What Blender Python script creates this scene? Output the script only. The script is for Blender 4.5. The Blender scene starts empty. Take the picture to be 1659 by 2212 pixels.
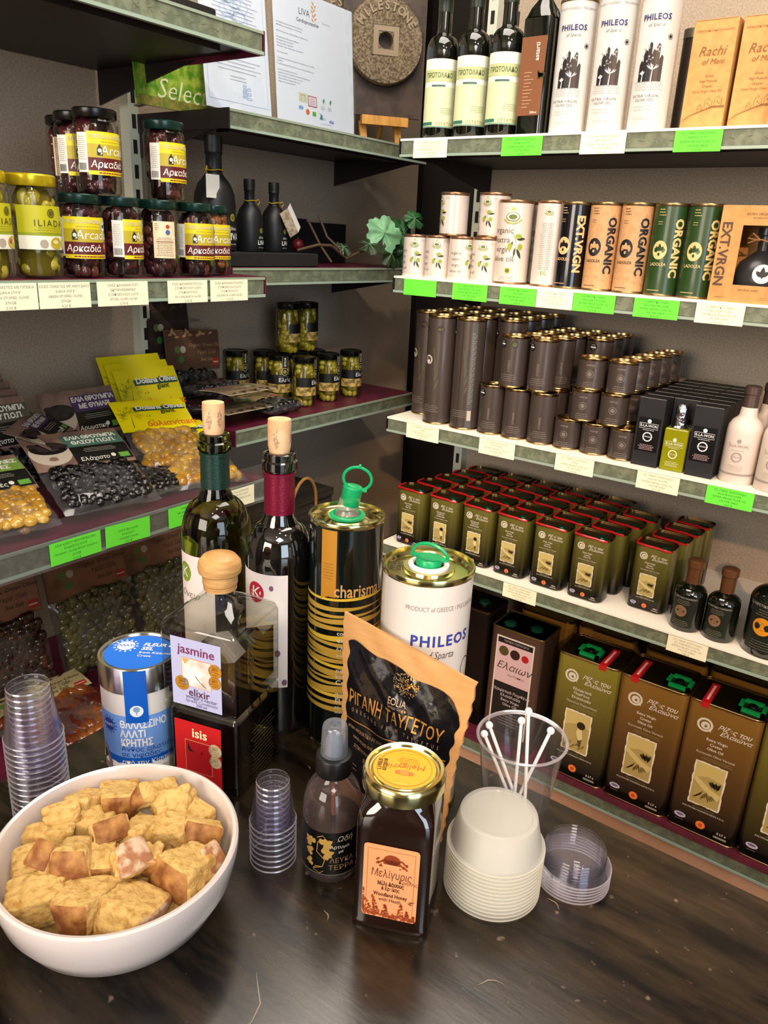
import bpy, bmesh, math, random
from mathutils import Vector, Matrix, noise
random.seed(7)
C = bpy.context.scene.collection
S = bpy.context.scene
PI = math.pi
R = math.radians

# ------------------------------------------------------------------ camera
cd = bpy.data.cameras.new('camera'); cam = bpy.data.objects.new('camera', cd); C.objects.link(cam)
YAW, PITCH, ROLL = 0.62026, 0.34009, 0.048219
fw = Vector((-math.sin(YAW)*math.cos(PITCH), math.cos(YAW)*math.cos(PITCH), -math.sin(PITCH)))
rt = Vector((math.cos(YAW), math.sin(YAW), 0)); up = rt.cross(fw)
r2 = rt*math.cos(ROLL)+up*math.sin(ROLL); u2 = -rt*math.sin(ROLL)+up*math.cos(ROLL)
mw = Matrix((r2, u2, -fw)).transposed().to_4x4(); mw.translation = (0, 0, 0.5)
cam.matrix_world = mw
cd.sensor_fit = 'VERTICAL'; cd.sensor_height = 24.0; cd.lens = 24.0*1666/2212; cd.clip_start = 0.02
S.camera = cam

# ------------------------------------------------------------------ light
w = bpy.data.worlds.new('world'); S.world = w; w.use_nodes = True
w.node_tree.nodes['Background'].inputs[0].default_value = (0.75, 0.82, 1, 1)
w.node_tree.nodes['Background'].inputs[1].default_value = 0.07
def area(name, loc, target, size, power, col, sy=None, spread=180):
    l = bpy.data.lights.new(name, 'AREA'); l.energy = power; l.color = col; l.size = size
    if sy: l.shape = 'RECTANGLE'; l.size_y = sy
    l.spread = R(spread)
    o = bpy.data.objects.new(name, l); C.objects.link(o); o.location = loc
    o.rotation_euler = (Vector(target)-Vector(loc)).to_track_quat('-Z', 'Y').to_euler()
    return o
def spot(name, loc, target, power, col, ang=70, blend=0.6, rad=0.04):
    l = bpy.data.lights.new(name, 'SPOT'); l.energy = power; l.color = col; l.spot_size = R(ang); l.spot_blend = blend; l.shadow_soft_size = rad
    o = bpy.data.objects.new(name, l); C.objects.link(o); o.location = loc
    o.rotation_euler = (Vector(target)-Vector(loc)).to_track_quat('-Z', 'Y').to_euler()
    return o
WARM = (1, .80, .58); NEUT = (1, .93, .84); COOL = (.70, .84, 1)
area('ceiling_panel_light', (-0.72, 1.05, 1.70), (-0.72, 1.05, 0), 0.9, 14, NEUT)
area('ceiling_panel_light', (0.9, -0.9, 1.70), (0.9, -0.9, 0), 0.9, 22, NEUT)
area('shop_window_light', (2.4, -1.0, 0.7), (-1.2, 1.2, 0.2), 1.4, 36, COOL, 1.5)
area('front_fill_light', (-0.6, -2.6, 0.9), (-0.8, 1.6, 0.1), 1.6, 56, (1, .88, .76), 1.2)  # added soft fill from behind the camera, brightens the shelf interiors
spot('track_spot', (0.55, 0.35, 1.68), (-0.55, 1.7, -0.1), 32, WARM, 62)
spot('track_spot', (-0.15, 0.2, 1.68), (-1.3, 1.0, 0.2), 40, (1, .90, .78), 62)
spot('track_spot', (0.1, -0.6, 1.68), (-0.3, 0.4, 0.0), 7, WARM, 60)
spot('track_spot', (1.25, -1.6, 1.66), (-0.05, 1.8, 0.0), 210, (1, .60, .33), 34, .35)
S.view_settings.view_transform = 'Standard'; S.view_settings.look = 'None'
S.view_settings.gamma = 1; S.view_settings.use_curve_mapping = False
S.view_settings.exposure = 0.45
S.cycles.transparent_max_bounces = 28
S.cycles.max_bounces = 8; S.cycles.diffuse_bounces = 3; S.cycles.transmission_bounces = 8; S.cycles.glossy_bounces = 4
S.cycles.caustics_reflective = False; S.cycles.caustics_refractive = False
S.cycles.sample_clamp_indirect = 6

# ------------------------------------------------------------------ materials
def lin(c):
    if isinstance(c, str):
        c = [int(c[i:i+2], 16)/255 for i in (0, 2, 4)]
        c = [x/12.92 if x <= .04045 else ((x+.055)/1.055)**2.4 for x in c]
    return (c[0], c[1], c[2], 1)
MT = {}
def mat(name, col, rough=.5, metal=0, trans=0, coat=0, ior=1.45, bump=None, var=None, spec=None, emit=None, sub=0):
    """bump=(scale,strength)  var=(scale,col2,[lo,hi],[stretch xyz])"""
    if name in MT: return MT[name]
    m = bpy.data.materials.new(name); m.use_nodes = True; nt = m.node_tree; b = nt.nodes['Principled BSDF']
    I = b.inputs
    I['Base Color'].default_value = lin(col); I['Roughness'].default_value = rough; I['Metallic'].default_value = metal
    I['Transmission Weight'].default_value = trans; I['Coat Weight'].default_value = coat; I['Coat Roughness'].default_value = .06; I['IOR'].default_value = ior
    if spec is not None: I['Specular IOR Level'].default_value = spec
    if emit: I['Emission Color'].default_value = lin(emit[0]); I['Emission Strength'].default_value = emit[1]
    if sub: I['Subsurface Weight'].default_value = sub; I['Subsurface Scale'].default_value = .004
    def tex(scale, detail=4, stretch=None):
        tc = nt.nodes.new('ShaderNodeTexCoord'); mp = nt.nodes.new('ShaderNodeMapping'); n = nt.nodes.new('ShaderNodeTexNoise')
        nt.links.new(tc.outputs['Object'], mp.inputs[0]); nt.links.new(mp.outputs[0], n.inputs['Vector'])
        if stretch: mp.inputs['Scale'].default_value = stretch
        n.inputs['Scale'].default_value = scale; n.inputs['Detail'].default_value = detail
        return n
    if var:
        n = tex(var[0], 5, var[3] if len(var) > 3 else None); rp = nt.nodes.new('ShaderNodeValToRGB')
        lo, hi = var[2] if len(var) > 2 and var[2] else (.4, .62)
        rp.color_ramp.elements[0].position = lo; rp.color_ramp.elements[1].position = hi
        rp.color_ramp.elements[0].color = lin(col); rp.color_ramp.elements[1].color = lin(var[1])
        nt.links.new(n.outputs['Fac'], rp.inputs[0]); nt.links.new(rp.outputs[0], I['Base Color'])
    if bump:
        n = tex(bump[0], 3); bp = nt.nodes.new('ShaderNodeBump'); bp.inputs['Strength'].default_value = bump[1]; bp.inputs['Distance'].default_value = .003
        nt.links.new(n.outputs['Fac'], bp.inputs['Height']); nt.links.new(bp.outputs[0], I['Normal'])
    MT[name] = m; return m
def film(name, col, alpha, rough=.05, spec=1.0, diffuse=0.0, dcol='ffffff', gl=.5):
    """thin clear plastic / thin glass wall: mostly transparent, Fresnel sheen on top, a little milky diffuse"""
    m = bpy.data.materials.new(name); m.use_nodes = True; nt = m.node_tree; nt.nodes.clear()
    N = nt.nodes.new; L = nt.links.new
    out = N('ShaderNodeOutputMaterial'); tr = N('ShaderNodeBsdfTransparent'); tr.inputs[0].default_value = lin(col)
    gs = N('ShaderNodeBsdfGlossy'); gs.inputs['Roughness'].default_value = rough
    fr = N('ShaderNodeLayerWeight'); fr.inputs[0].default_value = .5
    pw = N('ShaderNodeMath'); pw.operation = 'POWER'; pw.inputs[1].default_value = 3.2; L(fr.outputs['Facing'], pw.inputs[0])
    mr = N('ShaderNodeMath'); mr.operation = 'MULTIPLY_ADD'; mr.inputs[1].default_value = spec*.85; mr.inputs[2].default_value = alpha
    mr.use_clamp = True
    L(pw.outputs[0], mr.inputs[0])
    mx = N('ShaderNodeMixShader'); L(mr.outputs[0], mx.inputs[0]); L(tr.outputs[0], mx.inputs[1]); L(gs.outputs[0], mx.inputs[2])
    last = mx
    if diffuse:
        df = N('ShaderNodeBsdfDiffuse'); df.inputs[0].default_value = lin(dcol)
        tl = N('ShaderNodeBsdfTranslucent'); tl.inputs[0].default_value = lin(dcol)
        m2 = N('ShaderNodeMixShader'); m2.inputs[0].default_value = .45; L(df.outputs[0], m2.inputs[1]); L(tl.outputs[0], m2.inputs[2])
        m3 = N('ShaderNodeMixShader'); m3.inputs[0].default_value = diffuse; L(mx.outputs[0], m3.inputs[1]); L(m2.outputs[0], m3.inputs[2]); last = m3
    L(last.outputs[0], out.inputs[0]); MT[name] = m; return m

# printed flat colours, made on demand: ink('a1b2c3')
def ink(c, rough=.45): return mat('print_'+c+('' if rough == .45 else '_%d' % int(rough*100)), c, rough)

# ------------------------------------------------------------------ mesh builder
def plane(d=0, z0=0, x0=0):
    return lambda u, v, o=0: (x0+u, -d-o, z0+v)
def top(z=0, x0=0, y0=0):
    return lambda u, v, o=0: (x0+u, y0+v, z+o)
def side(d=0, z0=0, y0=0):      # the +X side face, u runs to +Y
    return lambda u, v, o=0: (d+o, y0+u, z0+v)
def cyl(rad, a0=0, z0=0):
    f = lambda u, v, o=0: ((rad+o)*math.sin(a0+u/rad), -(rad+o)*math.cos(a0+u/rad), z0+v)
    f.curved = True
    return f
_tc = {}
def tmesh(s, size, bold=0, shear=0, align='CENTER', sp=1.0, res=2, step=0):
    k = (s, size, bold, shear, align, sp, res, step)
    if k in _tc: return _tc[k]
    cu = bpy.data.curves.new('t', 'FONT'); cu.body = s; cu.size = size; cu.offset = bold*size; cu.shear = shear
    cu.align_x = align; cu.align_y = 'CENTER'; cu.space_character = sp; cu.resolution_u = res; cu.space_line = .92
    ob = bpy.data.objects.new('t', cu)
    me = ob.to_mesh()
    bm = bmesh.new(); bm.from_mesh(me); ob.to_mesh_clear()
    if step and len(bm.verts):
        xs = [v.co.x for v in bm.verts]; x = math.floor(min(xs)/step)*step+step
        while x < max(xs):
            bmesh.ops.bisect_plane(bm, geom=bm.verts[:]+bm.edges[:]+bm.faces[:], plane_co=(x, 0, 0), plane_no=(1, 0, 0)); x += step
    bm.verts.index_update()
    r = ([(v.co.x, v.co.y) for v in bm.verts], [[v.index for v in f.verts] for f in bm.faces])
    bm.free(); bpy.data.objects.remove(ob); bpy.data.curves.remove(cu)
    _tc[k] = r; return r
class MB:
    def __init__(s): s.v = []; s.f = []; s.m = []; s.mats = []; s.nr = []; s.ns = set(); s.sharp = 40
    def mi(s, m):
        if m not in s.mats: s.mats.append(m)
        return s.mats.index(m)
    def add(s, vs, fs, m, decal=False):
        b = len(s.v); s.v += [tuple(p) for p in vs]; k = s.mi(m)
        for f in fs:
            if decal: s.nr.append(len(s.f))
            s.f.append([b+i for i in f]); s.m.append(k)
        return s
    def box(s, x0, x1, y0, y1, z0, z1, m):
        vs = [(x, y, z) for z in (z0, z1) for y in (y0, y1) for x in (x0, x1)]
        return s.add(vs, [(0, 2, 3, 1), (4, 5, 7, 6), (0, 1, 5, 4), (2, 6, 7, 3), (0, 4, 6, 2), (1, 3, 7, 5)], m)
    def rprism(s, w, d, z0, z1, r, m, bev=.0015, seg=5, cx=0, cy=0, sc1=1.0, caps=(1, 1)):
        """rounded-rectangle column with softened top and bottom edges"""
        def ring(z, ins, k=1.0):
            out = []
            for (sx, sy, a) in ((1, -1, -PI/2), (1, 1, 0), (-1, 1, PI/2), (-1, -1, PI)):
                for i in range(seg+1):
                    t = a+PI/2*i/seg; rr = max(r-ins, 1e-4)
                    out.append((cx+k*(sx*(w/2-r)+rr*math.cos(t)), cy+k*(sy*(d/2-r)+rr*math.sin(t)), z))
            return out
        rings = [ring(z0, bev), ring(z0+bev, 0), ring(z1-bev, 0, sc1), ring(z1, bev, sc1)]
        n = len(rings[0]); vs = sum(rings, []); fs = []
        for k in range(3):
            for i in range(n): fs.append((k*n+i, k*n+(i+1) % n, (k+1)*n+(i+1) % n, (k+1)*n+i))
        if caps[0]: fs.append(list(range(n))[::-1])
        if caps[1]: fs.append([3*n+i for i in range(n)])
        return s.add(vs, fs, m)
    def lathe(s, prof, m, seg=32, cx=0, cy=0, z0=0, sq=None, caps=True):
        """prof: (r,z) list bottom to top; sq=power for squarish sections, or per-point third value"""
        vs = []; n = seg
        for p in prof:
            r_, z_ = p[0], p[1]; e = p[2] if len(p) > 2 else (sq or 0)
            for i in range(seg):
                a = 2*PI*i/seg+PI/seg; c_, s_ = math.cos(a), math.sin(a); k = 1
                if e: k = 1/((abs(c_)**e+abs(s_)**e)**(1/e))
                vs.append((cx+r_*k*c_, cy+r_*k*s_, z0+z_))
        fs = []
        for k in range(len(prof)-1):
            for i in range(n): fs.append((k*n+i, k*n+(i+1) % n, (k+1)*n+(i+1) % n, (k+1)*n+i))
        if caps:
            if prof[0][0] > 1e-5: fs.append(list(range(n))[::-1])
            if prof[-1][0] > 1e-5: fs.append([(len(prof)-1)*n+i for i in range(n)])
        return s.add(vs, fs, m)
    def tube(s, pts, r, m, seg=8, closed=False):
        pts = [Vector(p) for p in pts]; vs = []; n = len(pts); prev = None
        for i, p in enumerate(pts):
            a = pts[(i-1) % n] if closed else pts[max(i-1, 0)]; b = pts[(i+1) % n] if closed else pts[min(i+1, n-1)]
            t = (b-a).normalized()
            if prev is None: x = t.orthogonal().normalized()
            else: x = (prev-t*prev.dot(t)).normalized()
            prev = x; y = t.cross(x); rr = r[i] if isinstance(r, (list, tuple)) else r
            vs += [p+x*rr*math.cos(2*PI*k/seg)+y*rr*math.sin(2*PI*k/seg) for k in range(seg)]
        fs = []
        for i in range(n if closed else n-1):
            j = (i+1) % n
            for k in range(seg): fs.append((i*seg+k, i*seg+(k+1) % seg, j*seg+(k+1) % seg, j*seg+k))
        if not closed: fs += [list(range(seg))[::-1], [(n-1)*seg+k for k in range(seg)]]
        return s.add(vs, fs, m)
    def ell(s, c, r, m, rot=0, seg=10, rings=6, tilt=0, roll=0):
        vs = []; M_ = Matrix.Rotation(rot, 3, 'Z') @ Matrix.Rotation(tilt, 3, 'X') @ Matrix.Rotation(roll, 3, 'Y')
        for j in range(1, rings):
            ph = PI*j/rings
            for i in range(seg):
                a = 2*PI*i/seg
                vs.append(Vector(c)+M_ @ Vector((r[0]*math.sin(ph)*math.cos(a), r[1]*math.sin(ph)*math.sin(a), r[2]*math.cos(ph))))
        t = len(vs); vs += [Vector(c)+M_ @ Vector((0, 0, r[2])), Vector(c)+M_ @ Vector((0, 0, -r[2]))]
        fs = []
        for i in range(seg):
            fs.append((t, i, (i+1) % seg)); fs.append((t+1, (rings-2)*seg+(i+1) % seg, (rings-2)*seg+i))
            for j in range(rings-2): fs.append((j*seg+i, (j+1)*seg+i, (j+1)*seg+(i+1) % seg, j*seg+(i+1) % seg))
        return s.add(vs, fs, m)
    # ---- printed decals
    def rect(s, mp, u0, v0, u1, v1, m, off=.0004, nu=None, rnd=0):
        nu = nu or (max(1, int(abs(u1-u0)/.004)) if hasattr(mp, 'curved') else 1)
        vs = []
        for i in range(nu+1):
            u = u0+(u1-u0)*i/nu
            vs += [mp(u, v0, off), mp(u, v1, off)]
        return s.add(vs, [(2*i, 2*i+2, 2*i+3, 2*i+1) for i in range(nu)], m, True)
    def poly(s, mp, pts, m, off=.0006):
        return s.add([mp(u, v, off) for u, v in pts], [list(range(len(pts)))], m, True)
    def disc(s, mp, u, v, r, m, off=.0006, ri=0, seg=20, ry=None):
        ry = ry or r; vs = []; k = ri/r if ri else 0
        for i in range(seg):
            a = 2*PI*i/seg; vs += [mp(u+r*math.cos(a), v+ry*math.sin(a), off), mp(u+k*r*math.cos(a), v+k*ry*math.sin(a), off)]
        return s.add(vs, [(2*i, (2*i+2) % (2*seg), (2*i+3) % (2*seg), 2*i+1) for i in range(seg)], m, True)
    def line(s, mp, pts, wd, m, off=.0006):
        vs = []; n = len(pts)
        for i, (u, v) in enumerate(pts):
            a = pts[max(i-1, 0)]; b = pts[min(i+1, n-1)]; dx, dy = b[0]-a[0], b[1]-a[1]; l = math.hypot(dx, dy) or 1
            w_ = (wd[i] if isinstance(wd, (list, tuple)) else wd)/2
            vs += [mp(u-dy/l*w_, v+dx/l*w_, off), mp(u+dy/l*w_, v-dx/l*w_, off)]
        return s.add(vs, [(2*i, 2*i+1, 2*i+3, 2*i+2) for i in range(n-1)], m, True)
    def leaf(s, mp, u, v, l, wd, ang, m, off=.0007):
        pts = [(0, 0), (.25, .42), (.55, .5), (.8, .3), (1, 0), (.8, -.3), (.55, -.5), (.25, -.42)]
        c_, s_ = math.cos(ang), math.sin(ang)
        return s.poly(mp, [(u+c_*a*l-s_*b*wd, v+s_*a*l+c_*b*wd) for a, b in pts], m, off)
    def text(s, mp, st, u, v, size, m, off=.0008, rot=0, fit=0, **k):
        if hasattr(mp, 'curved') and size > .006 and not rot: k['step'] = .004
        vs, fs = tmesh(st, size, **k); c_, s_ = math.cos(rot), math.sin(rot)
        if fit:     # squeeze or stretch to a set width
            xs = [p[0] for p in vs]; f_ = fit/(max(xs)-min(xs)); vs = [(a*f_, b) for a, b in vs]
        if hasattr(mp, 'curved') and rot and size > .006:
            # cut along the other axis so tall sideways letters follow the curve
            bm = bmesh.new(); bv = [bm.verts.new((a, b, 0)) for a, b in vs]
            for f in fs:
                try: bm.faces.new([bv[i] for i in f])
                except ValueError: pass
            y = -size
            while y < size:
                bmesh.ops.bisect_plane(bm, geom=bm.verts[:]+bm.edges[:]+bm.faces[:], plane_co=(0, y, 0), plane_no=(0, 1, 0)); y += .004
            bm.verts.index_update(); vs = [(q.co.x, q.co.y) for q in bm.verts]; fs = [[q.index for q in f.verts] for f in bm.faces]; bm.free()
        return s.add([mp(u+c_*a-s_*b, v+s_*a+c_*b, off) for a, b in vs], fs, m, True)
    def lines(s, mp, u, v, wd, n, pitch, m, hgt=.0008, off=.0007, seed=1, align='C'):
        """rows of fine print too small to read in the photo"""
        rg = random.Random(seed)
        for i in range(n):
            l = wd*rg.uniform(.7, 1); x = u-l/2 if align == 'C' else u
            e = x+l
            while x < e:
                q = min(rg.uniform(.0018, .005), e-x); s.rect(mp, x, v-i*pitch-hgt/2, x+q, v-i*pitch+hgt/2, m, off, 1); x += q+.0009
        return s
    def build(s, name, parent=None, smooth=True, loc=None):
        me = bpy.data.meshes.new(name); me.from_pydata(s.v, [], s.f)
        for m in s.mats: me.materials.append(m)
        me.polygons.foreach_set('material_index', s.m)
        if not s.nr:
            bm = bmesh.new(); bm.from_mesh(me); bmesh.ops.recalc_face_normals(bm, faces=bm.faces); bm.to_mesh(me); bm.free()
        me.polygons.foreach_set('use_smooth', [smooth]*len(me.polygons))
        if smooth: me.set_sharp_from_angle(angle=R(s.sharp))
        o = bpy.data.objects.new(name, me); C.objects.link(o)
        if parent: o.parent = parent
        if loc: o.location = loc
        return o
def thing(name, label, cat, loc=(0, 0, 0), rz=0, group=None):
    o = bpy.data.objects.new(name, None); C.objects.link(o); o.empty_display_size = .02
    o.location = loc; o.rotation_euler = (0, 0, rz); o['label'] = label; o['category'] = cat
    if group: o['group'] = group
    return o
def tag(o, label, cat, group=None, kind=None):
    if label: o['label'] = label
    if cat: o['category'] = cat
    if group: o['group'] = group
    if kind: o['kind'] = kind
    return o
def copy_tree(o, parent=None):
    c = o.copy(); C.objects.link(c); c.parent = parent
    for ch in list(o.children): copy_tree(ch, c)
    return c
def dup(src, label, loc, rz=None, group=None, skip=()):
    c = src.copy(); C.objects.link(c)
    for ch in list(src.children):
        if ch.name.split('.')[0] not in skip: copy_tree(ch, c)
    c.location = loc; c['label'] = label
    if rz is not None: c.rotation_euler = (c.rotation_euler[0], c.rotation_euler[1], rz)
    if group: c['group'] = group
    return c
def struct(mb, name, **k):
    o = mb.build(name, **k); o['kind'] = 'structure'; return o
ORD = ['first', 'second', 'third', 'fourth', 'fifth', 'sixth', 'seventh', 'eighth', 'ninth', 'tenth', 'eleventh', 'twelfth', 'thirteenth', 'fourteenth', 'fifteenth', 'sixteenth', 'seventeenth', 'eighteenth']
# ------------------------------------------------------------------ shared materials
wallm = mat('backboard_paint', 'ae9d89', .8, var=(260, '93836e', (.35, .7)), bump=(300, .15))
darkm = mat('dark_paint', '17130f', .8)
stripm = mat('olive_grey_strip', '5f6654', .45, var=(55, '767d66', (.45, .6)))
lipm = mat('pale_green_lip', '93a595', .3)
whitem = mat('white_shelf', 'f2ebdc', .45)
burg = mat('burgundy_shelf', '5e1a30', .4, var=(20, '4d1628'))
under = mat('brown_black_shelf', '1d1516', .45)
upm = mat('cream_upright', 'c9cdbb', .4)
black = mat('black_gloss', '070708', .12, spec=.6)
blackm = mat('black_matt', '0c0c0e', .55)
gold = mat('brass_lacquer', 'c9a860', .22, 1)
brass = mat('gold_lacquer_lid', 'cdc68a', .16, 1)
steel = mat('bright_steel', 'c9c6c0', .2, 1)
jarglass = film('jar_glass', 'f2f5ee', .03, .03, .9)
clear = film('clear_plastic', 'f4f4f8', .05, .08, .9, .04)
wood = mat('pale_turned_wood', 'd6a76a', .5, var=(60, 'bd8c50', (.35, .65), (1, 1, 6)), bump=(120, .1))

# ------------------------------------------------------------------ room
struct(MB().box(-1.75, 3.2, -3.2, 2.6, -.85, -.8, mat('floor_tile', 'b8937a', .5, var=(3, 'a17f69'))), 'floor')
struct(MB().box(-1.75, 3.2, -3.2, 2.6, 1.78, 1.83, mat('ceiling_paint', 'd8d3c8', .8)), 'ceiling')
struct(MB().box(-1.75, -1.65, -3.2, 2.6, -.8, 1.78, darkm), 'wall_left')
struct(MB().box(-1.65, 3.2, 2.45, 2.6, -.8, 1.78, mat('wall_back_paint', '2b251f', .8)), 'wall_back')
struct(MB().box(3.1, 3.2, -3.2, 2.45, -.8, 1.78, mat('wall_right_paint', 'b9b0a2', .8)), 'wall_right')
struct(MB().box(-1.65, 3.1, -3.2, -3.1, -.8, 1.78, mat('wall_front_paint', 'a89f92', .8)), 'wall_front')
for i, (x, y) in enumerate(((-.72, 1.05), (.9, -.9))):
    t = thing('ceiling_light', 'square flush ceiling light panel, %s' % ('above the shelving corner' if i == 0 else 'behind the photographer'), 'ceiling light', (x, y, 1.72), group='ceiling light panels')
    MB().rprism(1.0, 1.0, .02, .06, .02, mat('lamp_housing', 'e8e8e8', .4)).build('housing', t)
    MB().rprism(.92, .92, .006, .022, .02, mat('lamp_diffuser', 'ffffff', .5, emit=('ffeedd', 2.2))).build('diffuser', t)
# counter top
tm = bpy.data.materials.new('dark_worn_wood'); tm.use_nodes = True; nt = tm.node_tree; b = nt.nodes['Principled BSDF']
N = nt.nodes.new; L = nt.links.new
tc = N('ShaderNodeTexCoord'); mp = N('ShaderNodeMapping'); mp.inputs['Scale'].default_value = (2.6, 12, 3); mp.inputs['Rotation'].default_value = (0, 0, R(-2)); L(tc.outputs['Object'], mp.inputs[0])
n1 = N('ShaderNodeTexNoise'); n1.inputs['Scale'].default_value = 3.4; n1.inputs['Detail'].default_value = 12; n1.inputs['Roughness'].default_value = .68; L(mp.outputs[0], n1.inputs['Vector'])
rp = N('ShaderNodeValToRGB'); rp.color_ramp.elements[0].position = .38; rp.color_ramp.elements[1].position = .70
rp.color_ramp.elements[0].color = lin('070504'); rp.color_ramp.elements[1].color = lin('3c2f20'); L(n1.outputs['Fac'], rp.inputs[0])
# pale specks and short scratches
vo = N('ShaderNodeTexNoise'); vo.inputs['Scale'].default_value = 95; vo.inputs['Detail'].default_value = 2; L(tc.outputs['Object'], vo.inputs['Vector'])
r3 = N('ShaderNodeValToRGB'); r3.color_ramp.elements[0].position = .69; r3.color_ramp.elements[1].position = .78; L(vo.outputs['Fac'], r3.inputs[0])
mx = N('ShaderNodeMix'); mx.data_type = 'RGBA'; L(r3.outputs[0], mx.inputs['Factor']); L(rp.outputs[0], mx.inputs['A']); mx.inputs['B'].default_value = lin('6b5d4a')
L(mx.outputs['Result'], b.inputs['Base Color'])
n4 = N('ShaderNodeTexNoise'); n4.inputs['Scale'].default_value = 5; n4.inputs['Detail'].default_value = 6; L(tc.outputs['Object'], n4.inputs['Vector'])
r4 = N('ShaderNodeMapRange'); r4.inputs['To Min'].default_value = .10; r4.inputs['To Max'].default_value = .34; L(n4.outputs['Fac'], r4.inputs['Value']); L(r4.outputs[0], b.inputs['Roughness'])
bp = N('ShaderNodeBump'); bp.inputs['Strength'].default_value = .12; bp.inputs['Distance'].default_value = .002; L(n1.outputs['Fac'], bp.inputs['Height']); L(bp.outputs[0], b.inputs['Normal'])
t = thing('tasting_counter', 'dark worn wooden tasting counter holding bowl, bottles and cups', 'counter', (0, 0, -.8))
MB().box(-.632, 1.0, -.9, .5972, .765, .8, tm).build('counter_top', t)
MB().box(-.58, .96, -.86, .575, 0, .765, mat('dark_panel', '1c140d', .5)).build('counter_body', t)
scr = mat('pale_scratch', '8d8371', .6)
mb = MB(); rg = random.Random(3)
mpt = top(.8)
for (x, y, a, l) in [(-.30, .29, -.9, .05), (-.13, .335, -1.0, .016), (-.17, .38, .9, .02), (-.08, .33, -.6, .012), (-.22, .21, -.7, .02)]+[(rg.uniform(-.5, .35), rg.uniform(.1, .58), rg.uniform(-1.5, 1.5), rg.uniform(.004, .014)) for _ in range(20)]:
    p = [(x+math.cos(a+.25*math.sin(i))*l*i/4, y+math.sin(a+.25*math.sin(i))*l*i/4) for i in range(5)]
    mb.line(mpt, p, [.0002, .0007, .001, .0007, .0002], scr, .0003)
mb.build('scratch_marks', t)['kind'] = 'stuff'

# ------------------------------------------------------------------ shelving
t = thing('wall_shelving_frame', 'shelving frame behind the left shelves, grey-brown back panels and slotted cream posts', 'shelving frame', (-1.57, 0, -.8))
MB().box(-.04, 0, -.6, 1.155, 0, 2.2, wallm).build('back_panel', t)
MB().box(-.04, 0, 1.165, 2.30-.0, 0, 2.2, wallm).build('back_panel', t)
def upright(par, x0, y0, ax):
    mb = MB()
    if ax == 'x': mb.box(x0, x0+.03, y0-.013, y0+.013, 0, 2.3, upm)
    else: mb.box(x0-.013, x0+.013, y0-.03, y0, 0, 2.3, upm)
    z = .1
    while z < 2.2:
        if ax == 'x': mb.box(x0+.0298, x0+.0306, y0-.005, y0+.005, z, z+.028, darkm)
        else: mb.box(x0-.005, x0+.005, y0-.0306, y0-.0298, z, z+.028, darkm)
        z += .05
    return mb.build('upright', par, smooth=False)
upright(t, 0, 1.16, 'x'); upright(t, 0, .16, 'x')
t = thing('wall_shelving_frame', 'shelving frame behind the right shelves, grey back panel and slotted cream posts', 'shelving frame', (0, 1.9, -.8))
MB().box(-1.10, .7, 0, .04, 0, 2.2, wallm).build('back_panel', t)
upright(t, -1.085, 0, 'y'); upright(t, -.085, 0, 'y')

def shelf(label, ln, depth, topm, loc, rz, th=.036, ends=(1, 1), nstrip=None, group=None):
    """local: front edge along X at y=0, shelf runs back to +Y, top at z=0"""
    t = thing('wall_shelf', label, 'shelf', loc, rz, group)
    mb = MB(); mb.box(0, ln, .004, depth, -.004, 0, topm)
    mb.build('shelf_top', t, smooth=False)
    mb = MB(); mb.box(.003, ln-.003, .006, depth, -.026, -.004, under); mb.box(.05, ln-.05, .05, .09, -.034, -.026, under)
    mb.build('shelf_underside', t, smooth=False)
    mb = MB(); mb.box(.002, ln-.002, -.003, .004, -th+.006, -.004, stripm)
    # faint leaf sprig print along the strip
    sp = mat('sprig_print', '6f765f', .5); x = .03; k = 0; mp = plane(.003)
    while x < ln-.03:
        mb.line(mp, [(x, -th/2), (x+.012, -th/2+.003*(-1)**k)], .0006, sp, .0003)
        for a in (.5, 2.2, -.7, -2.3): mb.leaf(mp, x+.006, -th/2, .008, .003, a+.3*k, sp, .0003)
        x += .026; k += 1
    mb.build('ticket_strip', t, smooth=False)
    MB().box(0, ln, -.006, .002, -th, -th+.0052, lipm).box(0, ln, -.005, .001, -.0045, 0, topm if topm is whitem else mat('strip_top_edge', '8d9a86', .35)).build('strip_lip', t, smooth=False)
    if ends[0]: MB().box(-.003, 0, -.005, depth, -th, .001, burg if topm is burg else under).build('end_cap', t, smooth=False)
    if ends[1]: MB().box(ln, ln+.003, -.005, depth, -th, .001, burg if topm is burg else under).build('end_cap', t, smooth=False)
    # brackets
    for x in (.0, ln-.004):
        MB().add([(x, depth, -.02), (x, depth-.30, -.03), (x, depth, -.09), (x+.004, depth, -.02), (x+.004, depth-.30, -.03), (x+.004, depth, -.09)],
                 [(0, 1, 2), (3, 5, 4), (0, 3, 4, 1), (1, 4, 5, 2), (2, 5, 3, 0)], under).build('bracket', t, smooth=False)
    return t
# right wall (front edge along world X at y=1.5)
for z, lab in ((.705, 'top shelf on the right, with labelled bottles and white tins'), (.422, 'second shelf down on the right, with the organic and paper-wrapped tins'),
               (.095, 'third shelf down on the right, with dark grey tins'), (-.23, 'fourth shelf down on the right, with small green oil cans')):
    shelf('white-topped '+lab, 1.70, .40, whitem, (-1.072, 1.5, z), 0)
t = shelf('burgundy bottom shelf on the right, carrying the big oil cans', 1.70, .40, burg, (-1.072, 1.5, -.684), 0, th=.038)
MB().box(0, 1.7, -.007, -.003, -.004, .010, burg).build('front_lip', t, smooth=False)
MB().box(0, 1.7, .0, .03, -.116, -.0385, mat('tan_plinth', 'c49a7c', .55, var=(9, 'b58a6c'))).build('plinth', t)
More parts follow.
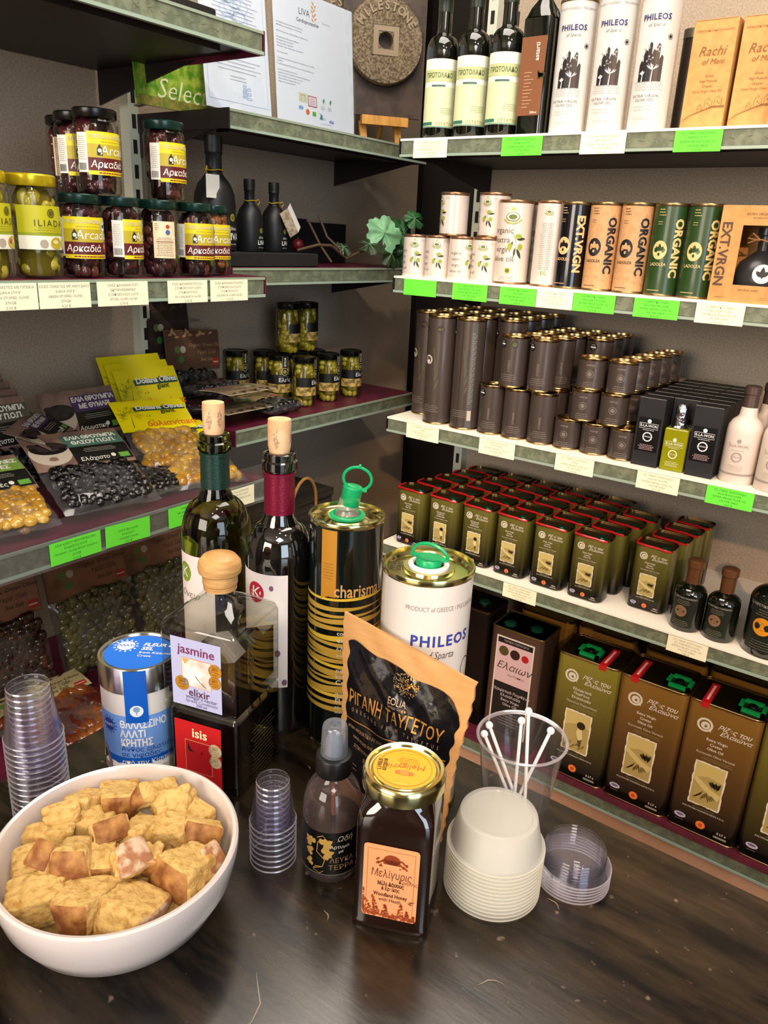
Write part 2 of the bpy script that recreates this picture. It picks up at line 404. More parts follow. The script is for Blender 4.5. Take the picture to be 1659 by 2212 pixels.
# left wall near bay (front edge along world Y at x=-1.09)
LR = R(90)
shelf('top shelf on the left, seen from below, with a black tray on it', 1.0, .47, burg, (-1.09, .095, .826), LR)
shelf('second shelf down on the left, with the olive jars', 1.0, .47, burg, (-1.09, .095, .421), LR)
t = shelf('third shelf down on the left, with bags of olives', 1.0, .47, burg, (-1.09, .095, .022), LR, th=.042)
MB().box(0, 1.0, -.007, -.0055, -.042, .035, clear).box(0, 1, -.010, -.0055, -.045, -.042, clear).build('price_rail', t, smooth=False)
shelf('lowest left shelf, with the large bags of olives and almonds', 1.0, .47, burg, (-1.09, .095, -.42), LR)
# left wall far bay, shallower shelves (x=-1.26)
shelf('short upper shelf in the corner, holding framed notices and a millstone', .70, .31, mat('grey_shelf', '77756a', .5), (-1.26, 1.172, .728), LR)
shelf('short middle shelf in the corner, holding black bottles and vine leaves', .70, .31, burg, (-1.26, 1.172, .428), LR)
shelf('short lower shelf in the corner, holding black-lidded olive jars', .70, .31, burg, (-1.26, 1.172, .078), LR)
shelf('short bottom shelf in the corner, holding black wooden boxes', .70, .31, burg, (-1.26, 1.172, -.42), LR)
# ================================================================== RIGHT WALL
def round_tin(name, label, cat, loc, r, h, bm, lm, pr=None, a0=0, group=None, basem=None):
    t = thing(name, label, cat, loc, 0, group)
    mb = MB(); mb.lathe([(r, .004), (r, h-.005)], bm, 36, caps=False)
    if pr: pr(mb, cyl(r, a0, 0), r, h)
    mb.build('printed_body', t)
    MB().lathe([(r*.55, h-.006), (r*.88, h-.006), (r*.9, h-.0045), (r*.93, h-.0045), (r*.945, h), (r*1.02, h), (r*1.035, h-.0012), (r*1.02, h-.005), (r, h-.006)], lm, 36).build('lid', t)
    MB().lathe([(r*.95, 0), (r*1.015, 0), (r*1.03, .0015), (r*1.015, .004), (r, .0045)], basem or lm, 36).build('base_rim', t)
    return t
# --- white tins with olive branch
ivory = mat('ivory_tin_print', 'cfc2b8', .25, coat=.3)
olv, olvd, lf = ink('8c9a2a'), ink('4c5220'), ink('2b3018')
def branch(mb, mp, u, v, k, n=3):
    mb.line(mp, [(u-.1*k, v+.9*k), (u+.1*k, v+.55*k), (u+.15*k, v+.1*k), (u+.3*k, v-.3*k)], .02*k+.0003, ink('8d8a78'), .0005)
    mb.leaf(mp, u+.15*k, v+.55*k, .55*k, .16*k, .1, lf); mb.leaf(mp, u-.05*k, v+.45*k, .5*k, .13*k, -1.9, lf)
    mb.leaf(mp, u+.2*k, v+.05*k, .62*k, .17*k, -1.1, lf); mb.leaf(mp, u+.1*k, v+.1*k, .5*k, .12*k, -1.65, lf)
    mb.disc(mp, u-.2*k, v+.15*k, .13*k, olv, .0009, ry=.2*k); mb.disc(mp, u+.38*k, v+.15*k, .15*k, olv, .0009, ry=.17*k)
    if n > 2: mb.disc(mp, u+.25*k, v+.72*k, .19*k, olv, .0009, ry=.13*k)
def seal(mb, mp, u, v, k):
    mb.disc(mp, u, v, k, ink('6d7434'), .0005, ry=k*.62); mb.disc(mp, u, v+.04*k, k*.85, ink('e8e8da'), .0006, ry=k*.5)
    mb.disc(mp, u, v, k*.6, ink('5e6b25'), .0007, ry=k*.34)
    mb.line(mp, [(u-1.3*k, v-.3*k), (u-.7*k, v-.75*k), (u, v-.9*k), (u+.7*k, v-.75*k), (u+1.3*k, v-.3*k)], .22*k, ink('98a05a'), .0008)
    mb.rect(mp, u-.25*k, v+.85*k, u+.25*k, v+1.25*k, ink('a5b04a'), .0006)
def pr_small(mb, mp, r, h):
    seal(mb, mp, .004, h*.79, .0085); branch(mb, mp, .004, h*.36, .026)
    for i, s_ in enumerate(('organic', 'extra', 'virgin', 'olive oil')): mb.text(mp, s_, -.026, h*.62-i*.0125, .0085, ink('6f6b66'), align='CENTER')
    mb.rect(mp, -.06, h*.09, .06, h*.095, ink('b9aa9d'))
    mb.lines(mp, .024, h*.88, .012, 2, .0025, ink('a99c92'))
def pr_large(mb, mp, r, h):
    seal(mb, mp, .008, h*.80, .0145); branch(mb, mp, .014, h*.42, .036)
    for i, s_ in enumerate(('organic', 'extra', 'virgin', 'olive oil')): mb.text(mp, s_, -.012+.001*i, h*.64-i*.0185, .0165, ink('5c564f'), align='CENTER')
    mb.disc(mp, -.0+.006, h*.165, .0062, ink('a9ac3c')); mb.disc(mp, .006, h*.165, .004, ink('5b5a28'), .0008)
    mb.lines(mp, .004, h*.09, .035, 3, .0035, ink('8d857b'))
def pr_back(mb, mp, r, h):
    seal(mb, mp, 0, h*.87, .007)
    mb.lines(mp, .0, h*.74, .028, 26, .0035, ink('7c7268')); mb.text(mp, 'EC', 0, h*.16, .010, ink('8a9a2a'), bold=.02)
G = 'small white organic oil tins'
for i, (x, lb, a0) in enumerate(((-1.045, 'small white olive-branch tin, leftmost of its row beside the vine leaves', .30), (-.984, 'small white olive-branch tin, second from the left in the bottom row', .25),
                                 (-.923, 'small white tin turned so the words organic extra virgin olive oil face out', .95), (-.864, 'small white olive-branch tin tucked against the left of the large organic tin', .15))):
    round_tin('olive_oil_tin', lb, 'tin', (x, 1.54, .422), .0295, .0905, ivory, mat('tan_tin_rim', '9a7457', .3, .8), pr_small, a0, G, ivory)
round_tin('olive_oil_tin', 'white olive-branch tin balanced alone on top of the small tins', 'tin', (-.953, 1.545, .5128), .0305, .088, ivory, MT['tan_tin_rim'], pr_small, -.75, G)
round_tin('olive_oil_tin', 'white olive-branch tin stacked on the small tins, right behind the large organic tin', 'tin', (-.862, 1.56, .5128), .0325, .089, ivory, MT['tan_tin_rim'], pr_small, -.15, G)
round_tin('olive_oil_tin', 'large white organic extra virgin olive oil tin with one big green olive', 'tin', (-.803, 1.545, .422), .0355, .165, ivory, MT['tan_tin_rim'], pr_large, .1, 'large organic oil tins')
round_tin('olive_oil_tin', 'large white organic oil tin half hidden behind the front one', 'tin', (-.755, 1.61, .422), .0355, .165, ivory, MT['tan_tin_rim'], pr_large, -.15, 'large organic oil tins')
round_tin('olive_oil_tin', 'large white tin showing only its back panel of fine print, left of the black tin', 'tin', (-.722, 1.545, .422), .0300, .165, ivory, MT['tan_tin_rim'], pr_back, .25, 'large organic oil tins')
# --- drop-leaf logo tins with big sideways lettering
def pr_lad(word, dark, lite, ov, ovl):
    def f(mb, mp, r, h):
        c = .006
        mb.disc(mp, c-.012, h*.50, .0135, ink(ov), .0005, ry=.0165, seg=28)
        for a, l, w_ in ((PI/2, .013, .006), (PI/2+.75, .011, .005), (PI/2-.75, .011, .005)): mb.leaf(mp, c-.012, h*.49, l, w_, a, ink(ovl), .0009)
        mb.disc(mp, c-.012, h*.455, .0022, ink(ovl), .0009, ry=.0028)
        mb.text(mp, 'LADOLEA', c-.012, h*.345, .0078, ink(lite), bold=.01, fit=.030)
        mb.text(mp, word, .0235, h*.52, .0225 if word == 'ORGANIC' else .0225, ink(lite), rot=-PI/2, bold=.04, sp=1.0)
        mb.lines(mp, -.016, h*.93, .014, 3, .0048, ink(lite, .6), .0012, align='L'); mb.lines(mp, -.016, h*.80, .012, 2, .004, ink(lite, .6), align='L')
        mb.rect(mp, -.02, h*.06, .004, h*.066, ink(lite, .6))
    return f
rimm = mat('dull_gold_rim', '8f7a55', .3, .9)
G = 'round tins with sideways lettering'
blk = mat('navy_black_tin', '0a0a12', .2, coat=.5); kraft = mat('kraft_tin_paper', 'c99b6c', .55, var=(120, 'b98a5c', (.4, .7))); grn = mat('deep_green_tin', '24401a', .35, coat=.2)
round_tin('olive_oil_tin', 'black round tin with tan sideways EXT.VRGN lettering', 'tin', (-.668, 1.54, .422), .0302, .163, blk, rimm, pr_lad('EXT.VRGN', 0, 'e0b27c', 'e0b27c', '0c0d18'), .0, G)
tn = round_tin('olive_oil_tin', 'tan kraft round tin with black ORGANIC lettering, left one of the pair', 'tin', (-.606, 1.54, .422), .0302, .163, kraft, rimm, pr_lad('ORGANIC', 0, '15151c', '15151c', 'c99b6c'), .05, G)
dup(tn, 'tan kraft round tin with black ORGANIC lettering, right one beside the green tins', (-.5435, 1.54, .422))
tn = round_tin('olive_oil_tin', 'dark green round tin with tan ORGANIC lettering, left one beside the kraft tins', 'tin', (-.481, 1.54, .422), .0302, .163, grn, rimm, pr_lad('ORGANIC', 0, 'd6bd82', 'd6bd82', '24401a'), .1, G)
dup(tn, 'dark green round tin with tan ORGANIC lettering, right one against the window box', (-.4185, 1.54, .422))
# window box holding a round bottle
t = thing('gift_box', 'tan cardboard box with a window showing a round black oil bottle', 'box', (-.318, 1.55, .422))
kb = mat('tan_cardboard', 'c39458', .65, var=(90, 'b5864c', (.4, .7)))
mb = MB(); w_, d_, h_ = .128, .10, .160
mb.box(-w_/2, w_/2, -d_/2+.001, d_/2, 0, .002, kb).box(-w_/2, w_/2, -d_/2+.001, d_/2, h_-.002, h_, kb).box(-w_/2, -w_/2+.002, -d_/2+.001, d_/2, .002, h_-.002, kb).box(w_/2-.002, w_/2, -d_/2+.001, d_/2, .002, h_-.002, kb).box(-w_/2+.002, w_/2-.002, d_/2-.002, d_/2, .002, h_-.002, kb)
x0, x1, z0, z1 = -.026, .046, .030, .128
for a in ((-w_/2, w_/2, 0, z0), (-w_/2, w_/2, z1, h_), (-w_/2, x0, z0, z1), (x1, w_/2, z0, z1)): mb.box(a[0], a[1], -d_/2, -d_/2+.0015, a[2], a[3], kb)
mp = plane(d_/2)
mb.text(mp, 'EXTRA VIRGIN OLIVE OIL', .008, .146, .0055, ink('6d4a22')); mb.text(mp, 'ARCHIPELAGOS', 0, .140, .0035, ink('6d4a22')); mb.text(mp, 'INDIVIDUAL VARIETY', .002, .022, .0035, ink('6d4a22'))
mb.lines(mp, -.045, .008, .022, 1, .003, ink('6d4a22')); mb.lines(mp, .035, .011, .035, 2, .003, ink('9a7038'))
mb.text(mp, 'EXT.VRGN', -w_/2+.012, h_*.50, .0225, ink('4a3020'), rot=-PI/2, bold=.02)
mb.build('cardboard_shell', t, smooth=False)
b_ = MB().lathe([(.02, .004), (.036, .008), (.044, .03), (.044, .045), (.036, .066), (.018, .080), (.011, .086), (.011, .11), (.014, .112), (.014, .124)], mat('grey_black_ceramic', '2b2b2e', .3), 28)
mp = cyl(.0445, 0, 0); b_.disc(mp, .014, .048, .016, ink('dddddd'), .0008); b_.leaf(mp, .014, .040, .02, .008, 1.57, ink('222222'), .0014); b_.leaf(mp, .014, .043, .014, .007, 2.4, ink('222222'), .0014); b_.leaf(mp, .014, .043, .014, .007, .75, ink('222222'), .0014)
b_.text(mp, 'LADOLEA', .012, .022, .012, ink('e5e5e5'), .0008, bold=.01); b_.build('bottle_inside', t, loc=(.004, .0, .002))
MB().tube([(-.02, -.02, .10), (-.004, -.026, .106), (.004, -.026, .106), (.03, -.02, .098)], .0013, mat('raffia', 'a9794a', .8)).tube([(0, -.026, .106), (-.012, -.03, .116), (-.02, -.026, .108), (0, -.026, .105)], .0012, MT['raffia']).build('raffia_bow', t)

# --- top shelf
Z1 = .705
wineg = mat('near_black_glass', '0a0d06', .06, spec=.7, coat=.3)
paper = mat('cream_label_paper', 'e6e3c8', .55)
def bottle_prof(r, hs, ht, rn, lip=None):
    """round shouldered bottle: r body, hs shoulder height, ht total, rn neck"""
    lip = lip or rn*1.18
    p = [(r*.9, 0), (r, .006), (r, hs)]
    for i in range(1, 8):
        a = PI/2*i/8; p.append((rn+(r-rn)*math.cos(a)**.9, hs+(r*1.15)*math.sin(a)*.8))
    p += [(rn*1.04, hs+r*1.02), (rn, hs+r*1.3), (rn, ht-.022), (lip, ht-.020), (lip, ht-.012), (rn*1.05, ht-.010), (rn*1.05, ht)]
    return p
G = 'dark bottles with wide cream labels'
def proto_bottle(label, loc, a0):
    t = thing('oil_bottle', label, 'bottle', loc, 0, G)
    r = .0345
    MB().lathe(bottle_prof(r, .165, .285, .0145), wineg, 36).build('glass_body', t)
    mb = MB(); mp = cyl(r+.0006, a0, 0); W = .041
    mb.rect(mp, -W, .022, W, .150, ink('e9e8d2'), 0)
    mb.rect(mp, -W, .108, W, .130, ink('b9bd86'), .0003); mb.rect(mp, -W, .024, W, .098, ink('cdd0a4'), .0003)
    rg = random.Random(5)
    for i in range(11):
        u = rg.uniform(-W, W-.03); v = rg.uniform(.03, .085); mb.line(mp, [(u, v), (u+.012, v+.008), (u+.03, v+.010)], [.0004, .004, .0004], ink('dadcba'), .0005)
    mb.text(mp, 'ΠΡΩΤΟΛΑΔΟ', -.002, .119, .0125, ink('3b4a24'), .0006, bold=.01, fit=.058)
    mb.rect(mp, -.017, .0985, .012, .102, ink('3f5f57'), .0006)
    mb.lines(mp, .018, .058, .038, 4, .0035, ink('8e9468'))
    mb.rect(mp, -W, .026, -.012, .032, ink('2f6b57'), .0006); mb.text(mp, 'ΟΣΤΑΤΙΝΑ', .016, .0285, .0085, ink('7d7c42'), .0007); mb.rect(mp, -W, .0225, W, .0243, ink('5f8f78'), .0006)
    mb.build('wrap_label', t)
    MB().lathe([(.0152, .238), (.0156, .262), (.0172, .264), (.0172, .276), (.0156, .279), (.0156, .2865), (.004, .287)], mat('dark_green_capsule', '202b1c', .35), 28).build('neck_capsule', t)
    return t
for x, lb, a in ((-1.008, 'dark oil bottle with wide cream and green label, left of three beside the millstone', .48), (-.932, 'dark oil bottle with wide cream and green label, middle of the three', .45), (-.856, 'dark oil bottle with wide cream and green label, right of the three', .40)):
    proto_bottle(lb, (x, 1.545, Z1), a)
def plainbottle(label, loc, h=.28, r=.034, cap='1b1b1b'):
    t = thing('oil_bottle', label, 'bottle', loc, 0, 'dark bottles in the back row of the top shelf')
    MB().lathe(bottle_prof(r, h*.6, h, .013), wineg, 28).build('glass_body', t)
    MB().lathe([(.0155, h-.035), (.0158, h), (.004, h+.001)], ink(cap), 24).build('cap', t)
plainbottle('dark bottle in the second row, between the left and middle cream-labelled bottles', (-.985, 1.63, Z1), .235)
plainbottle('dark bottle in the second row, between the middle and right cream-labelled ones', (-.905, 1.64, Z1), .25)
plainbottle('dark bottle with a wide black cap, standing behind the brown-labelled square bottle', (-.828, 1.64, Z1), .245, cap='15151a')
# square dark bottle, copper label
t = thing('oil_bottle', 'square dark oil bottle with a copper-brown vertical label', 'bottle', (-.785, 1.55, Z1))
MB().rprism(.058, .058, 0, .205, .008, wineg).lathe([(.029, .205, 5), (.024, .222, 3), (.0135, .238, 2), (.0135, .30, 2)], wineg, 28).build('glass_body', t)
mb = MB(); mp = plane(.0295); mb.rect(mp, -.027, .036, .025, .172, mat('copper_print', '8a5a3c', .35, .3), 0)
mb.text(mp, 'astarti', .008, .146, .0125, ink('ece4d8'), rot=PI/2, bold=.01); 
for k in range(5): mb.leaf(mp, .012, .115-.004*k, .018, .005, -1.2+.5*k, ink('3e3d1d'))
for k in range(11): mb.rect(mp, -.016, .05+.006*k, -.004+.004*(k % 3), .0515+.006*k, ink('b58e70'), .0006)
mb.text(mp, '500ml', .010, .041, .006, ink('ece4d8')); mb.build('front_label', t)
t = thing('oil_bottle', 'tall plain dark bottle squeezed between the copper label and the first white tin', 'bottle', (-.752, 1.625, Z1))
MB().lathe(bottle_prof(.034, .22, .35, .0145), wineg, 32).build('glass_body', t)
MB().lathe([(.0155, .31), (.0155, .352), (.003, .353)], black, 24).build('cap', t)
# white tins with rock-and-tree drawing
whitetin = mat('white_tin_print', 'cccac6', .22, coat=.4)
def phil_art(mb, mp, s, full=True):
    """s: scale with tin radius (1 for r=.036)"""
    navy, ch, gr = ink('2f2d66'), ink('1d1a1c'), ink('8b8b8f')
    mb.text(mp, 'PHILEOS', 0, .186*s, .0135*s, navy, bold=.03, sp=1.12, fit=.052*s)
    mb.text(mp, 'of Sparta', .001, .1735*s, .0080*s, ink('6b6b70'), shear=.25)
    base = .082
    rock = [(-.021, base), (-.021, .108), (-.018, .118), (-.016, .128), (-.012, .133), (-.010, .143), (-.005, .149), (-.001, .140), (.000, .133), (.003, .138), (.008, .146), (.013, .144), (.012, .132), (.017, .128), (.018, .116), (.022, .110), (.022, base)]
    for k in range(0, 6):  # stone mass, cut in vertical slabs so it follows the curve
        a, b_ = -.021+.00717*k, -.021+.00717*(k+1)
        top_ = [.118, .135, .147, .135, .145, .126][k]
        mb.poly(mp, [(a*s, base*s), (b_*s, base*s), (b_*s, (top_-.004)*s), ((a+b_)/2*s, top_*s), (a*s, (top_-.008)*s)], ink('33241f') if k > 2 else ch, .0005)
    rg = random.Random(2)
    for i in range(16):
        u, v = rg.uniform(-.017, .012), rg.uniform(.11, .138); q = rg.uniform(.0015, .003)
        mb.poly(mp, [(u*s, v*s), ((u+q)*s, (v+q*.4)*s), ((u+q*.7)*s, (v+1.5*q)*s), ((u-q*.5)*s, (v+q)*s)], ink('9b9693'), .0008)
    for (tx, th, sp_) in ((-.013, .020, .006), (.004, .034, .012)):  # white trees
        mb.line(mp, [(tx*s, base*s), ((tx+.001)*s, (base+th*.5)*s), (tx*s, (base+th*.7)*s)], [.002*s, .0012*s, .0008*s], ink('f2f2f2'), .0009)
        for i in range(26):
            a = rg.uniform(.2, 2.9); l = sp_*rg.uniform(.5, 1.1); mb.line(mp, [((tx+.2*l*math.cos(a))*s, (base+th*.55+.2*l*math.sin(a))*s), ((tx+l*math.cos(a))*s, (base+th*.62+l*.9*math.sin(a))*s)], .00045*s, ink('e8e8e8'), .0009)
    for j in range(4):
        for i in range(9):
            u = -.025+.0058*i+.0029*(j % 2); v = base-.002-.0042*j
            mb.line(mp, [((u+.003*math.cos(a))*s, (v+.003*math.sin(a)-.001)*s) for a in (PI*.05, PI*.3, PI*.5, PI*.7, PI*.95)], .0005*s, gr, .0006)
    mb.disc(mp, .030*s, .155*s, .0048*s, ch, .0005, ri=.0040*s); mb.disc(mp, .030*s, .155*s, .0028*s, ch, .0005)
    mb.text(mp, 'PRODUCT of GREECE / PGI LAKONIA', .004, .2185*s, .0052*s, ink('8a8582'), step=0)
    mb.text(mp, 'EXTRA VIRGIN', -.003*s, .058*s, .0068*s, ink('55555c'), sp=1.15); mb.text(mp, 'OLIVE OIL', -.003*s, .051*s, .0068*s, ink('55555c'), sp=1.15)
    mb.lines(mp, -.004, .040*s, .045, 2, .005, ink('a3a09c')); mb.text(mp, '1L e 33.8 fl.oz', -.004, .020*s, .0055*s, ink('a3a09c'))
    mb.lines(mp, .041*s, .125*s, .003, 12, .003, ink('a3a09c'), .0005)
def pr_phil(s): return lambda mb, mp, r, h: phil_art(mb, mp, s)
tn = round_tin('olive_oil_tin', 'tall white tin with rock and tree drawing, leftmost on the top shelf', 'tin', (-.712, 1.545, Z1), .0345, .226, whitetin, rimm, pr_phil(.95), .22, 'tall white tins on the top shelf', whitetin)
dup(tn, 'tall white tin with rock and tree drawing, middle one on the top shelf', (-.634, 1.545, Z1), -.05)
dup(tn, 'tall white tin with rock and tree drawing, rightmost on the top shelf by the cartons', (-.553, 1.54, Z1), -.1)
t = thing('carton', 'dark brown carton standing in shade between the white tins and tan cartons', 'box', (-.512, 1.70, Z1))
MB().rprism(.07, .06, 0, .19, .002, mat('dark_brown_card', '2e2219', .6)).build('card_shell', t); MB().rect(plane(.0303), -.03, .02, .03, .10, ink('4a3b2c')).build('front_label', t)
t = thing('jar', 'slim dark jar with grey lid half hidden beside the last white tin', 'jar', (-.508, 1.605, Z1))
MB().lathe([(.020, 0), (.021, .004), (.021, .155), (.019, .16)], mat('brown_black_card', '241c18', .4), 24).build('body', t); MB().lathe([(.0215, .158), (.0215, .173), (.005, .1735)], mat('grey_lid', '6d6a62', .4, .6), 24).build('lid', t)
def rachi(label, loc, rz):
    t = thing('carton', label, 'box', loc, rz, 'tan cartons with hilltop drawing')
    mb = MB(); w_, h_ = .074, .178
    mb.rprism(w_, .074, 0, h_, .0012, kb, .0008); mp = plane(.0372); br = ink('7a5426')
    mb.text(mp, 'ΜΟΝΟΠΟΙΚΙΛΙΑΚΟ ΕΛΑΙΟΛΑΔΟ', 0, .160, .0042, br); mb.text(mp, 'Rachi', 0, .128, .021, br, shear=.3); mb.text(mp, 'of Mani', .004, .112, .0125, br, shear=.3)
    for i, s_ in enumerate(('Greek', 'High Phenolic', 'Organic', 'Extra Virgin Olive Oil')): mb.text(mp, s_, .002, .090-.008*i, .0056, br)
    mb.line(mp, [(-.036, .018), (-.022, .028), (-.008, .033), (.006, .038), (.016, .041), (.036, .041)], [.0006, .0012, .0016, .0022, .003, .003], br)
    for (u, v, k) in ((-.006, .035, .008), (.008, .040, .012), (.024, .043, .012)):
        mb.line(mp, [(u-.5*k, v), (u-.5*k, v+.7*k), (u-.2*k, v+1.1*k), (u, v+1.3*k), (u+.2*k, v+.9*k), (u+.5*k, v+.9*k), (u+.5*k, v)], .0007, br)
        mb.disc(mp, u-.1*k, v+.5*k, .1*k, br); mb.disc(mp, u+.2*k, v+.3*k, .08*k, br)
    mb.lines(mp, -.012, .009, .02, 1, .004, br); mb.build('card_shell', t, smooth=False)
    MB().box(-w_/2+.002, w_/2-.002, -.0375, -.037, h_-.0016, h_-.0008, ink('8d6434')).build('lid_flap', t)
rachi('tan carton with brown hilltop drawing, leftmost of three on the top shelf', (-.463, 1.60, Z1), 0)
rachi('tan carton with brown hilltop drawing, middle of three on the top shelf', (-.382, 1.605, Z1), 0)
rachi('tan carton cut off by the right edge of the photo, pushed forward of its neighbours', (-.310, 1.575, Z1), 0)

# --- third shelf: dark grey tins
Z3 = .095
greym = mat('dark_grey_tin', '4c423d', .32, .3, coat=.4); grim = mat('old_gold_rim', 'a68b5f', .25, 1)
def medal(mb, mp, u, v, k=.0085, word='taste'):
    mb.disc(mp, u, v, k, ink('0a0a0a'), .0005); mb.text(mp, word, u, v, .0062*k/.0085, ink('f0f0f0'), .0009, bold=.03); mb.text(mp, 'great', u, v+.005*k/.0085, .0036, ink('d0d0d0'), .0009); mb.text(mp, '* *', u, v-.0055*k/.0085, .0036, ink('d0d0d0'), .0009)
dg = ink('8b8178'); dg2 = ink('6f665f')
def pr_tall(kind):
    def f(mb, mp, r, h):
        for k in range(4): mb.lines(mp, 0, .030+.0045*k, .045, 1, .004, ink('8b8076'), .0009, seed=k)
        for k in range(5): mb.leaf(mp, .008, .08+.018*k, .03, .006, 1.2+.15*k, ink('4a4632'))
        if kind != 'c':
            medal(mb, mp, -.030, h-.032); mb.disc(mp, .016, h-.030, .0085, ink('2c2723'), .0005); mb.text(mp, '2017', .016, h-.030, .006, ink('8d7d4c'), .0009)
        if kind == 'b':
            mb.disc(mp, -.010, h*.60, .0105, ink('c9c2bd'), .0005); mb.disc(mp, -.010, h*.60, .0075, ink('5b4a44'), .0009); mb.disc(mp, -.010, h*.585, .004, ink('d8d2cc'), .0012)
        if kind == 'c':
            mb.rect(mp, .016, .006, .030, h-.008, ink('4b4a48'), .0004); mb.rect(mp, .019, .022, .028, .045, ink('b5aa9c'), .0007)
            for i in range(40): mb.rect(mp, .0185, .06+.004*i, .0185+.006+.002*(i % 3), .0612+.004*i, ink('8a857e'), .0007, 1)
            medal(mb, mp, -.034, h-.032); mb.rect(mp, -.004, .006, -.0025, h-.006, ink('25211f'), .0004)
    return f
def pr_mid(md, a=0):
    def f(mb, mp, r, h):
        if md: medal(mb, mp, -.016, h-.018, .0085)
        if md == 2: mb.disc(mp, .012, h-.018, .0075, ink('2a2a1c'), .0005); mb.disc(mp, .012, h-.018, .005, ink('4c5230'), .0009)
        mb.text(mp, 'ENERGY', .003, h*.42, .006, dg, rot=-PI/2, sp=1.2); mb.lines(mp, .004, .028, .036, 4, .0042, dg, .0008)
    return f
def pr_sm(mb, mp, r, h):
    mb.disc(mp, 0, h*.5, .0075, dg, .0005, ri=.0068); mb.disc(mp, 0, h*.5, .0045, dg2, .0005); mb.lines(mp, 0, h*.24, .03, 3, .004, dg); mb.text(mp, 'energy', 0, h*.78, .006, dg)
G = 'tall dark grey tins'
a_ = round_tin('olive_oil_tin', 'tall dark grey tin, farthest left and set one row back', 'tin', (-1.036, 1.605, Z3), .0335, .248, greym, grim, pr_tall('b'), -.35, G)
b_ = round_tin('olive_oil_tin', 'tall dark grey tin at the front with a round pale emblem on its middle', 'tin', (-.959, 1.54, Z3), .0335, .248, greym, grim, pr_tall('b'), -.05, G)
c_ = round_tin('olive_oil_tin', 'tall dark grey tin at the front showing its seam and side panel of print', 'tin', (-.884, 1.54, Z3), .0335, .248, greym, grim, pr_tall('c'), .1, G)
colw = ['far left', 'second', 'third', 'rightmost']
tp = round_tin('olive_oil_tin', 'x', 'tin', (-.96, 1.61, Z3), .0335, .248, greym, grim, pr_tall('a'), .05, G); first = True
for j, y in enumerate((1.612, 1.682, 1.752, 1.822)):
    for i, x in enumerate((-1.036, -.963, -.891, -.819)):
        if i == 0 and j == 0: continue
        lb = 'tall dark grey tin, %s column, %s row back from the front' % (colw[i], ORD[j+1])
        if first: tp.location = (x, y, Z3); tp['label'] = lb; first = False
        else: dup(tp, lb, (x, y, Z3))
G = 'medium dark grey tins'
h2 = .111
for x, z, md, lb in ((-.816, 0, 1, 'medium dark grey tin with round black taste medal, bottom layer left'), (-.754, 0, 0, 'medium dark grey tin, middle of the front bottom layer'), (-.691, 0, 0, 'medium dark grey tin, right of the front bottom layer'),
                     (-.772, h2+.0008, 2, 'medium dark grey tin with black and green medals, upper layer left'), (-.704, h2+.0008, 1, 'medium dark grey tin with medals at its rim, upper layer right')):
    md_t = round_tin('olive_oil_tin', lb, 'tin', (x, 1.542, Z3+z), .0292, h2, greym, grim, pr_mid(md), .15 if z == 0 else 0, G)
for j, y in enumerate((1.605, 1.667, 1.729, 1.791)):
    for i, x in enumerate((-.754, -.692, -.630)):
        if not (i == 2 and j == 0): dup(md_t, 'medium dark grey tin, upper layer, %s column from the left, %s row back' % (ORD[i], ORD[j+1]), (x, y, Z3+h2+.0008), .4)
        dup(md_t, 'medium dark grey tin, lower layer, %s column from the left, %s row back' % (ORD[i], ORD[j+1]), (x, y, Z3), .7)
G = 'small dark grey tins'
h3 = .0655; first = None
pos = [(-.630, 0, 'bottom layer, left'), (-.569, 0, 'bottom layer, middle'), (-.508, 0, 'bottom layer, right beside the black box'), (-.600, 1, 'middle layer, left'), (-.537, 1, 'middle layer, right'), (-.594, 2, 'top layer, left'), (-.530, 2, 'top layer, right')]
for x, k, w_ in pos:
    lc = (x, 1.545, Z3+k*(h3+.0006)); lb = 'small dark grey tin at the front, '+w_
    if not first: first = round_tin('olive_oil_tin', lb, 'tin', lc, .0288, h3, greym, grim, pr_sm, .1, G)
    else: dup(first, lb, lc, .15*math.sin(9*x))
for j, y in enumerate((1.606, 1.668, 1.73, 1.79)):
    dup(first, 'small dark grey tin, top layer right column, %s row back' % ORD[j+1], (-.526+.004*j, y, Z3+2*(h3+.0006)), .5)
    dup(first, 'small dark grey tin, middle layer under the right column, %s row back' % ORD[j+1], (-.528+.004*j, y, Z3+(h3+.0006)), .5)
    dup(first, 'small dark grey tin, bottom layer under the right column, %s row back' % ORD[j+1], (-.528+.004*j, y, Z3), .5)
# black gift boxes
bxm = mat('charcoal_card', '16161b', .55)
def elabel(mb, mp, v0, k, c1='d8d8dc', c2='b08a8a'):
    p = ink(c1)
    mb.disc(mp, 0, v0+.034*k, .0042*k, p, .0009); mb.text(mp, 'E-LA-WON', 0, v0+.0235*k, .0080*k, p, .0009, bold=.01, fit=.036*k)
    mb.line(mp, [(-.020*k, v0+.029*k), (-.020*k, v0+.018*k), (.020*k, v0+.018*k), (.020*k, v0+.029*k), (-.020*k, v0+.029*k)], .0006, p, .0009); mb.lines(mp, 0, v0+.0145*k, .032*k, 1, .002, p, off=.0009)
    for i in range(12):
        a = 2*PI*i/12+.26; mb.leaf(mp, .0095*k*math.cos(a), v0+.0095*k*math.sin(a), .006*k, .003*k, a+1.9, p, .0009)
    mb.text(mp, 'VIRGIN', 0, v0, .0042*k, p, .0009); mb.lines(mp, 0, v0-.018*k, .036*k, 4, .0032*k, ink(c2), .001*k, off=.0009)
